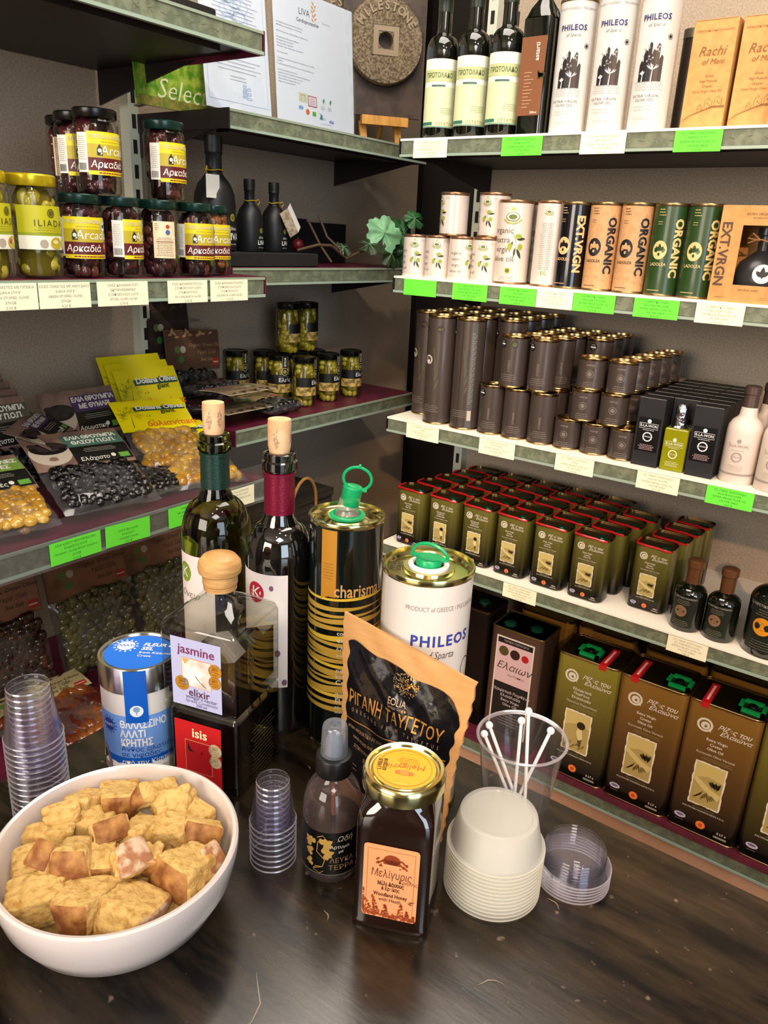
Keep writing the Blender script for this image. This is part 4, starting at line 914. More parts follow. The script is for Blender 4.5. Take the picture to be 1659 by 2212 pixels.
# ---- corner bay, middle shelf: slate board, black bottles
t = thing('display_board', 'black felt-covered display board under the black bottles', 'board', (-1.395, 1.315, .4285), PI/2)
MB().rprism(.33, .22, 0, .030, .006, mat('black_felt', '141311', .9, bump=(400, .5)), .002).build('board', t)
matb = mat('matt_black_bottle', '0f1012', .45)
def liva(label, y, k, tagside, rz=PI/2, x=-1.335):
    t = thing('oil_bottle', label, 'bottle', (x, y, .4585), rz, 'matt black oil bottles with yellow ribbon')
    r = .032*k
    MB().lathe([(r*.92, 0), (r, .004), (r, .068*k), (r*.95, .083*k), (r*.78, .097*k), (r*.5, .108*k), (.0118*k, .114*k), (.0112*k, .140*k)], matb, 32).build('glass_body', t)
    MB().lathe([(.0122*k, .118*k), (.0122*k, .138*k), (.0138*k, .140*k), (.0128*k, .143*k), (.0138*k, .147*k), (.0134*k, .164*k), (.002, .165*k)], matb, 24).build('capsule', t)
    yl = mat('yellow_raffia', 'b99a22', .6); mb = MB(); rr = .0142*k
    mb.tube([(rr*math.cos(a), rr*math.sin(a), .1165*k+.001*math.sin(3*a)) for a in [2*PI*i/18 for i in range(18)]], .0011, yl, 6, True)
    s_ = tagside; mb.tube([(s_*rr, -.004, .1165*k), (s_*(rr+.007), -.008, .121*k), (s_*(rr+.010), -.009, .114*k), (s_*(rr+.004), -.008, .108*k)], .0011, yl, 6)
    mb.build('ribbon', t)
    mb = MB(); mp = cyl(r+.0003, .22, 0); mb.disc(mp, 0, .050*k, .0055*k, ink('8d8a2a'), .0004); mb.disc(mp, 0, .050*k, .0035*k, ink('5c5a1c'), .0006); mb.text(mp, 'Olives', .0, .034*k, .0075*k, ink('d0d0cc'), shear=.3); mb.text(mp, 'LIVA', .002, .022*k, .0145*k, ink('e2e2de'), bold=.01); mb.text(mp, 'extra virgin', .0, .0115*k, .0042*k, ink('b5b5b0'))
    mb.build('printed_lettering', t)
    return t
b1 = liva('large matt black bottle with yellow ribbon, rising behind the olive jars', 1.205, 1.38, -1, x=-1.342)
MB().box(-.052, -.016, -.034, -.0333, .105, .150, mat('white_card', 'd5d5d0', .5)).build('hang_tag', b1)
liva('small matt black bottle with yellow ribbon, standing left of the one with the white tag', 1.300, .92, 1)
b3 = liva('small matt black bottle with a folded white tag hanging from orange cord', 1.387, .92, 1, x=-1.345)
mb = MB(); tg = mat('white_card', 'd5d5d0', .5); c_, s_ = math.cos(.62), math.sin(.62)
def tgp(u, v, y): return (.004+u*c_-v*s_*-1, y, .098+v*c_-u*s_*1)
A, B_, C_, D_ = [(.004+u*c_+v*s_*-1*-1, -.035, .100+v*c_-u*s_) for u, v in ((-.018, 0), (.018, 0), (.018, -.062), (-.018, -.062))]
mbt = MB()
def card(u0, u1, y0, y1, m):
    P = []
    for (u, v, y) in ((u0, .0, y0), (u1, .0, y1), (u1, -.062, y1), (u0, -.062, y0)):
        P.append((.000+u*c_-v*s_, y, .097+u*s_+v*c_))
    return P
P = card(-.022, 0, -.036, -.044, tg); Q = card(0, .020, -.044, -.036, tg)
for pp_, mm in ((P, mat('brown_photo_print', '8a7a68', .5, var=(140, 'b5a590', (.4, .6)))), (Q, tg)):
    n_ = len(mbt.v); mbt.add(pp_+[(a, b+.0006, c) for a, b, c in pp_], [(0, 1, 2, 3), (4, 7, 6, 5), (0, 4, 5, 1), (1, 5, 6, 2), (2, 6, 7, 3), (3, 7, 4, 0)], mm)
mbt.build('hang_tag', b3, smooth=False)
# dark box behind with a dark red berry, branches and vine leaves
t = thing('storage_box', 'long black box lying behind the black bottles in the corner', 'box', (-1.525, 1.63, .4285), PI/2)
MB().rprism(.40, .075, 0, .105, .004, blackm, .001).box(-.05, .03, -.0382, -.0378, .105, .112, blackm).build('box_body', t)
def leafmesh(mb, c, sz, nrm, rot, m, lobes=5):
    n = Vector(nrm).normalized(); x = n.orthogonal().normalized(); x = Matrix.Rotation(rot, 3, n) @ x; y = n.cross(x); c = Vector(c)
    N_ = 40; vs = [c+n*.003]
    for i in range(N_):
        a = 2*PI*i/N_; rr = sz*(.74+.20*abs(math.cos(2.5*a))**.7+.05*math.cos(16*a))
        if abs(a-PI) < .16: rr *= .45
        vs.append(c+x*rr*math.cos(a)+y*rr*math.sin(a)+n*(sz*.22*math.sin(5*a)*.4-sz*.18*(rr/sz)**2))
    mid = [c+(v-c)*.5+n*.0035*(1 if i % 8 < 4 else -.3) for i, v in enumerate(vs[1:])]
    b = 1+N_
    allv = vs+mid
    fs = []
    for i in range(N_): j = (i+1) % N_; fs += [(0, b+i, b+j), (b+i, 1+i, 1+j, b+j)]
    mb.add(allv, fs, m)
    for k in range(5):
        a = 2*PI*k/5*1.0; mb.tube([c+n*.004, c+x*sz*.55*math.cos(a)+y*sz*.55*math.sin(a)+n*.0015], .0005, mat('leaf_vein', '7fae86', .5), 4)
vine = mat('vine_leaf_green', '1f4a22', .45, var=(60, '2f6a35', (.4, .6))); vine2 = mat('pale_vine_leaf', '6fa678', .5, var=(50, '86b98a', (.4, .6))); twig = mat('brown_twig', '4a3620', .7)
t = thing('vine_garland', 'artificial vine garland with one pale and several dark green leaves, at the corner shelf end', 'garland', (-1.30, 1.75, .4285))
mb = MB(); mb.tube([(-.02, -.31, .036), (0, -.26, .05), (.01, -.22, .05), (.0, -.15, .02), (.01, -.06, .05), (.0, .03, .09), (0, .10, .06)], .0035, twig, 7); mb.build('stem', t)
MB().tube([(-.01, -.28, .10), (.0, -.25, .05), (.02, -.23, .012)], .003, twig, 6).build('twig', t)
MB().tube([(-.05, -.20, .12), (-.03, -.19, .07), (.0, -.17, .04)], .003, twig, 6).build('twig', t)
for k, (c, s_, n_, r_, m_) in enumerate((((.03, -.03, .085), .042, (.8, -.5, .35), .3, vine2), ((.03, .055, .088), .034, (.9, -.2, .2), 1.1, vine), ((.05, .075, .125), .024, (.8, -.5, .6), 2.0, vine), ((.045, .045, .045), .034, (.9, -.4, .0), 2.6, vine), ((.04, .09, .02), .032, (.9, -.3, .1), .9, vine), ((.02, -.08, .055), .026, (.5, -.3, .8), .2, mat('shaded_olive_leaf', '27381c', .5)), ((.045, -.02, .035), .030, (.9, -.1, .3), 1.9, MT['shaded_olive_leaf']), ((.03, .02, .03), .036, (.9, .1, .4), .4, MT['shaded_olive_leaf']), ((-.01, -.15, .045), .020, (.6, -.2, .7), 2.2, MT['shaded_olive_leaf']))):
    mb = MB(); leafmesh(mb, c, s_*1.3, n_, r_, m_); mb.build('leaf', t)
t = thing('berry', 'dark red ball in the shade behind the vine stem', 'ornament', (-1.40, 1.53, .4595)); MB().ell((0, 0, .016), (.015, .015, .015), mat('dark_red_wax', '5a0c14', .4), 0, 16, 10).tube([(0, 0, .030), (.001, 0, .036)], .001, twig, 5).build('fruit', t)

# ---- corner bay, upper shelf: notices, photo card, easel with millstone
acr = film('acrylic', 'f6f8fa', .02, .03, .8)
pap = mat('white_notice_paper', 'e6ebf2', .5)
def notice(label, y0, y1, x, z0, h_, tilt, kind):
    t = thing('notice_holder', label, 'sign', (x, (y0+y1)/2, z0), group='acrylic notice holders')
    w_ = y1-y0
    MB().box(-w_/2, w_/2, -.0035, -.0022, .0, h_, acr).box(-w_/2, w_/2, .0022, .0035, 0, h_, acr).box(-w_/2, w_/2, -.0035, .0035, -.001, 0, acr).build('acrylic_sleeve', t, smooth=False)
    MB().box(-w_/2+.02, w_/2-.02, .0035, .055, -.001, .001, acr).build('foot', t, smooth=False)
    mb = MB(); mb.box(-w_/2+.003, w_/2-.003, -.0004, .0004, .002, h_-.002, pap); mp = plane(.0004); tx = ink('8a8f9c'); e = .0003
    if kind == 1:
        bl = ink('a9bede')
        for a in ((-w_/2+.012, .018, w_/2-.012, .0188), (-w_/2+.012, h_-.02, w_/2-.012, h_-.019)): mb.rect(mp, *a, bl, e)
        mb.rect(mp, -w_/2+.012, .018, -w_/2+.0128, h_-.02, bl, e); mb.rect(mp, w_/2-.0128, .018, w_/2-.012, h_-.02, bl, e)
        for k in range(9): mb.disc(mp, .02+.008*math.cos(k*2.1), .030+.003*k, .008-.0004*k, ink('b5c6e6'), e+.0001*k, ri=.004, ry=.003)
        for k in range(14): mb.disc(mp, .0+.02*math.cos(k*1.7), .13+.006*k, .022, ink('c9d9f0'), e, ri=.018, ry=.014)
        for k in range(4): mb.lines(mp, .0, .098-.007*k, w_*.72, 1, .004, tx, .0009, off=.0008, seed=k)
        mb.lines(mp, 0, .066, w_*.3, 2, .006, tx, .0009, off=.0008)
        for k in range(14): mb.lines(mp, .0, .24-.007*k, w_*.72, 1, .004, tx, .0009, off=.0008, seed=k+9)
    else:
        dk = ink('3c4254'); mb.text(mp, 'LIVA', -.035, h_-.040, .018, ink('4a5560'), e, sp=1.0)
        for k in range(9): mb.leaf(mp, -.004+.002*math.sin(k), h_-.052+.004*k, .010, .0035, .6 if k % 2 else 2.4, ink('e0962c'), e+.0002)
        mb.text(mp, 'South Union', .038, h_-.048, .0052, tx, e); mb.text(mp, 'Cardioprotective', -.025, h_-.057, .0105, dk, e, bold=.01, shear=.15)
        v = h_-.074
        for k, s_ in enumerate(('Oleocanthal & oleacein and elenolides contained in', 'AMORIN type (concentration 6,6 -1000 mg / kg)', '', 'APOLY: The protection of blood lipids from oxidative stress', '', 'Anti-inflammatory (Phosphatase inhibition)', '60% Against-disease (hemolytic)', 'Of a heart (cardio-coagulation)', 'Of a Breast, Gastric, and Prostatic cancer inhibition', '', 'A. for human health', '', 'Consumption can balance the sugar in blood chemistry in those suffering', 'in diabetes', 'It assists maintaining all the arteries and prevents the formation of heart', '', 'it slows down development of tumors', 'may blood pressure and helps in the treatment of hypertension', 'helps the digestive system and improves doctors', 'relieves cholesterol lowering body to ease', 'brings memory against alzheimers')):
            if s_: mb.text(mp, s_, -w_/2+.010, v, .0040, dk, e, align='LEFT', res=1)
            v -= .0056
        mb.rect(mp, -.062, .048, -.034, .066, ink('d6d6b4'), e); mb.line(mp, [(-.054, .050), (-.054, .062), (-.042, .062), (-.042, .050)], .0012, ink('7f8a5c'), e+.0003)
        mb.rect(mp, -.032, .042, -.002, .064, ink('b25a60'), e); mb.rect(mp, -.030, .044, -.004, .062, ink('e3d6da'), e+.0002); mb.lines(mp, -.017, .058, .020, 4, .0035, ink('a58088'), off=.0009)
        for u in (.018, .042): mb.poly(mp, [(u, .060), (u+.003, .052), (u+.006, .060), (u+.009, .054), (u+.006, .066)], ink('3f9a58'), e); mb.lines(mp, u, .048, .016, 3, .003, tx)
        mb.disc(mp, -.056, .036, .008, ink('7aa8dc'), e, ry=.004); mb.disc(mp, -.034, .030, .006, ink('e8641f'), e); mb.rect(mp, -.018, .024, -.006, .033, ink('58b02c'), e); mb.poly(mp, [(.006, .020), (.010, .030), (.004, .034), (.016, .030), (.018, .020)], ink('3c8a8c'), e)
        mb.text(mp, 'elsa', .048, .020, .011, ink('4a6ad0'), e, bold=.02); mb.lines(mp, .03, .012, .05, 1, .003, tx); mb.lines(mp, .022, .024, .014, 2, .003, tx)
    mb.build('printed_sheet', t, smooth=False)
    place(t, (x, (y0+y1)/2, z0), (0, 1, 0), (-math.sin(tilt), 0, math.cos(tilt)))
    return t
notice('acrylic holder with a blue-bordered certificate, left of the pair', 1.150, 1.338, -1.300, .730, .30, .09, 1)
notice('acrylic holder with a printed health notice headed by a leaf logo, right of the pair', 1.342, 1.612, -1.292, .730, .264, .07, 2)
t = thing('photo_card', 'green meadow photo card with cream handwritten word Select, under the top left shelf', 'sign', (-1.43, 1.185, .7285))
mb = MB(); mb.box(-.10, .10, 0, .004, 0, .20, mat('meadow_print', '4f8a1c', .5, var=(45, 'a9bf45', (.40, .62)))); mp = plane(0)
mb.rect(mp, -.10, 0, .10, .018, mat('dry_grass_print', '9a8a3c', .6, var=(80, '6b7a2c', (.4, .6))), .0003)
mb.text(mp, 'Select', .012, .034, .054, ink('e6e6b8'), .0008, shear=.35, bold=-.004); mb.build('printed_panel', t, smooth=False)
for s_ in (-.08, .08): MB().box(s_-.006, s_+.006, .004, .03, 0, .003, mat('grey_shelf', '77756a')).build('foot', t, smooth=False)
place(t, (-1.40, 1.165, .7285), (0, 1, 0), (-.08, 0, 1))
# easel, slate plaque, two millstones
sw = mat('easel_pine', 'd9a050', .5, var=(10, 'c08a3c', (.4, .6), (8, 1, 1)))
eo = Vector((-1.40, 1.86, .729)); er = Vector((.62, .78, 0)).normalized()      # faces the room diagonally
t = thing('easel', 'small pine wood easel holding the stone plaque', 'easel', eo)
MB().box(-.065, .062, -.046, -.022, .056, .078, sw).build('ledge', t, smooth=False)
for s_ in (-.052, .044): MB().add([(s_-.009, -.030, 0), (s_+.009, -.030, 0), (s_+.004, -.020, .066), (s_-.014, -.020, .066), (s_-.009, -.016, 0), (s_+.009, -.016, 0), (s_+.004, -.006, .066), (s_-.014, -.006, .066)], [(0, 1, 2, 3), (5, 4, 7, 6), (0, 4, 5, 1), (1, 5, 6, 2), (2, 6, 7, 3), (3, 7, 4, 0)], sw).build('leg', t, smooth=False)
MB().tube([(0, 0, .06), (0, .06, 0.004)], .006, sw, 8).build('rear_leg', t)
place(t, eo, er, (0, 0, 1))
stone = mat('pitted_millstone', '8f8068', .95, var=(210, '5a4c3a', (.38, .6)), bump=(170, 1.0)); smooth_st = mat('smooth_stone', '9a8a72', .85, bump=(90, .2))
t = thing('stone_plaque', 'dark slate plaque behind the millstone, standing on the easel', 'plaque', eo)
sl = mat('brown_slate', '4f4037', .6, var=(25, '3a302b', (.4, .6)), bump=(30, .3))
MB().box(-.120, .098, -.034, -.022, .0785, .345, sl).build('slab', t, smooth=False)
place(t, eo, er, (0, 0, 1))
def millstone(label, off, r_=.100):
    t = thing('millstone', label, 'millstone', eo, group='decorative millstones')
    mb = MB(); n = 64; yb, yf = -.002, -.026
    # disc with bevel and round hole, face toward -Y
    prof = [(.0195, yb), (r_*.97, yb), (r_, yb-.004), (r_, yf+.005), (r_*.965, yf), (.0195, yf)]
    vs = []
    for (q, y) in prof:
        for i in range(n): a = 2*PI*i/n; vs.append((q*math.cos(a), y, q*math.sin(a)))
    fs = []
    for k in range(len(prof)):
        k2 = (k+1) % len(prof)
        for i in range(n): fs.append((k*n+i, k2*n+i, k2*n+(i+1) % n, k*n+(i+1) % n))
    mb.add(vs, fs, stone); mb.build('stone_disc', t)
    mb = MB(); mp = plane(-yf); a_ = .034; b_ = .0205
    for (u0, v0, u1, v1) in ((-a_, b_, a_, a_), (-a_, -a_, a_, -b_), (-a_, -b_, -b_, b_), (b_, -b_, a_, b_)): mb.box(u0, u1, yf-.0016, yf, v0, v1, smooth_st)
    for (u0, v0, u1, v1) in ((-a_-.003, a_, a_+.003, a_+.003), (-a_-.003, -a_, -a_, a_)): mb.box(u0, u1, yf-.0035, yf, v0, v1, stone)
    mb.build('hub_plate', t, smooth=False)
    mb = MB(); w_ = 'MILESTONE'
    for i, ch in enumerate(w_):
        a = PI/2+1.02-2.04*i/(len(w_)-1); vs, f2 = tmesh(ch, .027, bold=.03); c_, s_ = math.cos(a-PI/2), math.sin(a-PI/2); u, v = .077*math.cos(a), .077*math.sin(a)
        P = [(u+c_*p-s_*q, v+s_*p+c_*q) for p, q in vs]
        mb.add([(p, yf-.003, q) for p, q in P], f2, smooth_st); m_ = len(P)
        eds = {}
        for f in f2:
            for k in range(len(f)): e = (f[k], f[(k+1) % len(f)]); eds[e] = eds.get(e, 0)+1
        bd = [e for e in eds if (e[1], e[0]) not in eds]
        mb.add([(p, yf-.003, q) for p, q in P]+[(p, yf, q) for p, q in P], [(e[1], e[0], e[0]+m_, e[1]+m_) for e in bd], smooth_st)
    mb.build('raised_lettering', t, smooth=False)
    place(t, Vector(eo)+er*off[0]+Vector((0, 0, off[2]))+Vector((er.y, -er.x, 0))*off[1], er, (0, 0, 1))
    return t
millstone('round stone wheel with raised lettering and square hub, front one on the plaque', (-.012, .034, .250), .101)
millstone('round stone wheel half hidden behind the notice and the front stone', (-.125, -.012, .255), .098)

# ---- corner bay, lower shelf: black-lidded jars
def eolia(mb, mp0, r, h):
    mp = cyl(r+.0006, .25, 0); mb.rect(mp, -.05, .052, .045, .076, ink('0b0b0b'), .0002); mb.text(mp, 'Ελιές', .010, .0625, .0135, ink('dcdcd8'), bold=.02); mb.lines(mp, .006, .072, .04, 1, .003, ink('8a8a7a'), .0006); mb.rect(mp, -.05, .030, .045, .052, mat('olive_photo_print', 'c9a860', .5, var=(90, '6b5a22', (.42, .6))), .0002)
    mb.rect(mp, .002, .076, .018, h*.98, ink('101010'), .0005); mb.rect(mp, .002, .08, .0028, h*.97, ink('b9a860'), .0008); mb.rect(mp, .0172, .08, .018, h*.97, ink('b9a860'), .0008); mb.text(mp, 'EOLIA', .010, h*.86, .0085, ink('dcdcd8'), .0009, rot=PI/2, bold=.02)
    mb.disc(mp, .009, .0845, .0098, ink('cfc07a'), .0008, ri=.0085); mb.disc(mp, .009, .0845, .0085, ink('15150f'), .0007); mb.disc(mp, .009, .0845, .005, ink('8f8a58'), .001)
Z8 = .0785; GB = 'black-lidded jars of green olives'
e0 = jar('black-lidded jar of green olives nearest the shelf edge, left of the front three', (-1.348, 1.500, Z8), .0315, .127, blacklid, grnol, eolia, group=GB, core=ybrine, rz=PI/2-.2)
for x, y, rz, lb in ((-1.350, 1.598, -.35, 'black-lidded jar of green olives, middle of the front three'), (-1.352, 1.698, -.45, 'black-lidded jar of green olives, right of the front three'), (-1.4195, 1.484, -.9, 'black-lidded jar directly behind the left front jar, bottom layer'),
                     (-1.4195, 1.552, -.2, 'black-lidded jar behind the gap between left and middle front jars'), (-1.4195, 1.620, -.25, 'black-lidded jar behind the middle front jar'), (-1.487, 1.497, -.2, 'black-lidded jar in deep shade, third row back'), (-1.532, 1.437, -.5, 'black-lidded jar at the back against the wall, leftmost of the group')):
    dup(e0, lb, (x, y, Z8), PI/2+rz)
dup(e0, 'black-lidded jar stacked on top of the others, left of the upper two', (-1.4195, 1.516, Z8+.1272), PI/2+.6); dup(e0, 'black-lidded jar stacked on top of the others, right of the upper two', (-1.4195, 1.586, Z8+.1272), PI/2+.6)

# ---- bags of olives
bagfilm = film('vacuum_bag_film', 'f0f0f2', .06, .12, 1.0, .05)
def bag(label, w_, hb, hc, olm, cardfn, org, right, upv, cardm, group=None, thick=.022, osz=(.009, .012), seed=1, n=90, tint=None):
    """header-card bag: bag body from z=0 to hb, card from hb-.01 to hb+hc; front is -Y"""
    t = thing('olive_bag', label, 'bag of olives', (0, 0, 0), 0, group)
    rg = random.Random(seed)
    # pouch: pillow with sealed wavy rim
    nx, nz = 14, 12; vs = []; wr = [[rg.uniform(-1, 1) for _ in range(nz+1)] for _ in range(nx+1)]
    for s_ in (-1, 1):
        for i in range(nx+1):
            for k in range(nz+1):
                u, v = i/nx, k/nz; q = min(u, 1-u)*2; p = min(v, 1-v)*2
                th = thick/2*(min(1, q*2.2)**.6)*(min(1, p*2.2)**.6); edge = (q < .01 or p < .01)
                vs.append((w_*(u-.5)+.0015*wr[i][k], s_*(th+.0012*(0 if edge else 1)*wr[nx-i][k]+.0004)-.0, hb*v+.0015*wr[i][nz-k]))
    fs = []; N2 = (nx+1)*(nz+1)
    for s_ in (0, 1):
        for i in range(nx):
            for k in range(nz):
                a = s_*N2+i*(nz+1)+k; q = (a, a+nz+1, a+nz+2, a+1); fs.append(q if s_ == 0 else q[::-1])
    MB().add(vs, fs, bagfilm).build('clear_pouch', t)
    ol = MB()
    for i in range(n):
        u = rg.uniform(-.5, .5)*(w_-.030); v = rg.uniform(.014, hb-.014); q = min(.5-abs(u)/w_, min(v, hb-v)/hb)*2
        ol.ell((u, rg.uniform(-1, 1)*max(0, thick/2-osz[0]*.6)*min(1, q*2), v), (osz[0], osz[0]*.85, osz[1]), olm, rg.uniform(-.5, .5), 8, 6, rg.uniform(-.4, .4))
    for i in range(n):  # keep the near side full
        u = (-.5+(i % 10+.5+.5*((i//10) % 2)-.25)/10)*(w_-.032)+rg.uniform(-.005, .005); v = .013+(hb-.026)*((i//10+.5)/(n/10))+rg.uniform(-.005, .005)
        k2 = rg.uniform(.8, 1.1); ol.ell((u, -thick/2+osz[0]*rg.uniform(.5, .9), v), (osz[0]*k2, osz[0]*.75, osz[1]*k2), olm, 0, 8, 6, 0, rg.uniform(-1.2, 1.2))
    o = ol.build('olives', t); o['kind'] = 'stuff'
    mb = MB(); z0, z1 = hb-.012, hb+hc; y = -thick/2*.35-.0015
    m_ = 8; vs = []
    bow = lambda v: y-.006*math.sin(PI*v)*.5
    for i in range(m_+1):
        v = i/m_; z = z0+(z1-z0)*v
        for u in (-w_/2-.002, w_/2+.002): vs += [(u, bow(v), z), (u, bow(v)+.0012, z)]
    fs = []
    for i in range(m_):
        a = 4*i; b = a+4; fs += [(a, a+2, b+2, b), (a+1, b+1, b+3, a+3), (a, b, b+1, a+1), (a+2, a+3, b+3, b+2)]
    fs += [(0, 1, 3, 2), (4*m_, 4*m_+2, 4*m_+3, 4*m_+1)]
    mb.add(vs, fs, cardm)
    mp = lambda u, v, o=0: (u, bow(min(1, max(0, v/(z1-z0))))-o, z0+v)
    mp.curved = True
    def rsub(u0, v0, u1, v1, m, off=.0004):   # rectangles sliced upward to follow the bow
        k_ = max(1, int((v1-v0)/.006))
        for i in range(k_): mb.add([mp(u0, v0+(v1-v0)*i/k_, off), mp(u1, v0+(v1-v0)*i/k_, off), mp(u1, v0+(v1-v0)*(i+1)/k_, off), mp(u0, v0+(v1-v0)*(i+1)/k_, off)], [(0, 1, 2, 3)], m, True)
    cardfn(mb, mp, w_, z1-z0, rsub)
    mb.build('header_card', t)
    place(t, org, right, upv)
    return t
yc = mat('yellow_card', 'e8d80f', .35)
def dol(mb, mp, w_, h, rs):
    rg = random.Random(6); gr = ink('1d4a2c'); tr = ink('5e5f18')
    rs(-w_*.24, h*.60, w_*.49, h*.74, gr, .0006)
    mb.text(mp, 'Doliana Olives', .14*w_, h*.70, .0185, ink('e8e8e0'), .0012, bold=.03, sp=.95); mb.text(mp, 'giant', .22*w_, h*.55, .0165, ink('39421c'), .0012, bold=.02)
    mb.text(mp, 'ΤΑ', -.01, h*.27, .009, ink('d86a1c'), .0008); mb.text(mp, 'δολιανίτικα', .2*w_, h*.17, .0190, ink('d86a1c'), .0009, bold=.02)
    mb.text(mp, 'Δ Φ', -.08*w_, h*.42, .006, tr, .0008); mb.line(mp, [(-.34*w_, .01), (-.33*w_, h*.3), (-.31*w_, h*.5)], [.002, .0012, .0005], tr, .0008)
    for i in range(60):
        a = rg.uniform(-.5, 3.6); l = rg.uniform(.2, 1)*.20*w_; u, v = -.33*w_+.7*l*math.cos(a), h*.45+l*math.sin(a)*.95
        if v < h*.04 or v > h*.97 or abs(u) > w_*.49: continue
        mb.line(mp, [(u, v), (u+.005*math.cos(a+1), v+.005*math.sin(a+1)), (u+.008*math.cos(a), v+.008*math.sin(a))], .0005, tr, .0008)
    mb.disc(mp, .03, h*.76, .0022, ink('b5402a'), .0014)
GD = 'yellow-card bags of giant green olives'
for k in range(3):
    bag('yellow header card bag leaning on the back wall, %s of the upright three' % ('front', 'middle', 'rear')[k], .150, .112, .088, mat('dull_green_olives', '59561c', .3, coat=.3), dol, (-1.372-.022*k, 1.078-.004*k, .022+.012*k), (0.10, 1, 0), (-.52, 0, 1), yc, GD, seed=k, n=60, thick=.02)
bag('yellow header card bag lying behind the front yellow one', .150, .125, .085, yelol, dol, (-1.175, .950, .056), (.30, 1, -.02), (-1, .02, .50), yc, GD, seed=5, n=60, thick=.022, osz=(.011, .013))
bag('yellow header card bag of golden olives and red pepper lying at the shelf front', .150, .135, .080, yelol, dol, (-1.108, .975, .030), (.22, 1, -.02), (-1, -.10, .38), yc, GD, seed=8, n=70, thick=.028, osz=(.0125, .015))
def elaxisto(l1, l2, l3, bandc, seed):
    def f(mb, mp, w_, h, rs):
        rs(-w_*.5, 0, w_*.5, h*.99, mat('warm_photo_print', '8c7060', .5, var=(18, '6a5248', (.4, .6))), .0004); rs(-.10*w_, h*.08, w_*.5, h*.55, ink('14130f'), .0007); rs(-.12*w_, h*.52, w_*.5, h*.86, ink(bandc), .0009)
        mb.disc(mp, -.30*w_, h*.42, .21*w_, ink('b8aa9a'), .0006, ry=h*.30); mb.disc(mp, -.29*w_, h*.56, .19*w_, ink('15100f'), .0008, ry=h*.17)
        rg = random.Random(3)
        for i in range(14): mb.disc(mp, -.29*w_+rg.uniform(-.15, .15)*w_, h*.58+rg.uniform(-.09, .11)*h, .0085, ink('2c2322'), .0010+.0001*i, ry=.0055, seg=10)
        mb.text(mp, l1, .19*w_, h*.775, .0135, ink('e4e2d4'), .0014, bold=.03, sp=.92); mb.text(mp, l2, .19*w_, h*.625, .0135, ink('e4e2d4'), .0014, bold=.03, sp=.92)
        mb.lines(mp, .2*w_, h*.44, .075, 3, .0038, ink('a39e90'), .0010, off=.0012); mb.text(mp, l3, .10*w_, h*.17, .0125, ink('efece0'), .0014, shear=.1)
        rs(.36*w_, h*.12, .47*w_, h*.24, ink('5f9a3a'), .0012); mb.disc(mp, .30*w_, h*.2, .0045, ink('d8d2c4'), .0014)
    return f
pc = mat('brown_photo_card', '6f584c', .5)
GE = 'bags with dark photo header cards'
el1 = elaxisto('ΕΛΙΑ ΘΡΟΥΜΠΑ', 'ΘΑΣΟΥ Π.Ο.Π.', 'Ελάχιστο', '4a4a3e', 1); el2 = elaxisto('ΕΛΙΑ ΘΡΟΥΜΠΑ', 'ΜΕ ΘΥΜΑΡΙ', 'Αρωματική', '43295c', 2); el3 = elaxisto('ΠΡΑΣΙΝΕΣ ΕΛΙΕΣ', 'ΤΣΑΚΙΣΤΕΣ', 'Γευστικές', '6f8f3a', 3); el4 = elaxisto('ΕΛΙΑ ΘΡΟΥΜΠΑ', 'ΘΑΣΟΥ Π.Ο.Π.', 'Ελάχιστο', '44665a', 1)
for k in range(4): bag('bag of black olives standing at the back left, %s of the four' % ('front', 'second', 'third', 'rearmost')[k], .175, .085, .085, blackol, el1, (-1.345-.024*k, .678, .030+.010*k), (0, 1, 0), (-.38, 0, 1), pc, GE, seed=20+k, n=60 if k == 0 else 10, thick=.03 if k == 0 else .02)
bag('bag with purple thyme olives card standing beside the yellow cards', .165, .085, .085, blackol, el2, (-1.36, .888, .024), (.0, 1, 0), (-.42, 0, 1), pc, GE, seed=30, n=60, thick=.028)
bag('purple-carded bag twisted sideways, lying under the large black olive bag', .155, .09, .075, blackol, el2, (-1.245, .830, .088), (-.75, .75, .02), (-.7, -.75, .42), pc, GE, seed=31, n=40, thick=.02)
bag('small bag of shiny black olives, its card hidden, beside the yellow cards', .112, .13, .03, blackol, lambda *a: None, (-1.128, .893, .034), (-.1, 1, 0), (-1, -.25, .25), pc, GE, seed=32, n=90, thick=.03)
bag('large bag of glossy black olives with teal-banded card, lying at the front', .180, .115, .085, blackol, el4, (-1.108, .752, .040), (.12, 1, -.04), (-1, .06, .52), pc, GE, seed=33, n=110, thick=.034, osz=(.009, .011))
bag('bag of golden olives with green-banded card, cut off by the left edge of the photo', .180, .105, .085, yelol, el3, (-1.112, .560, .040), (.10, 1, -.02), (-1, .08, .42), pc, GE, seed=34, n=100, thick=.034, osz=(.011, .013))
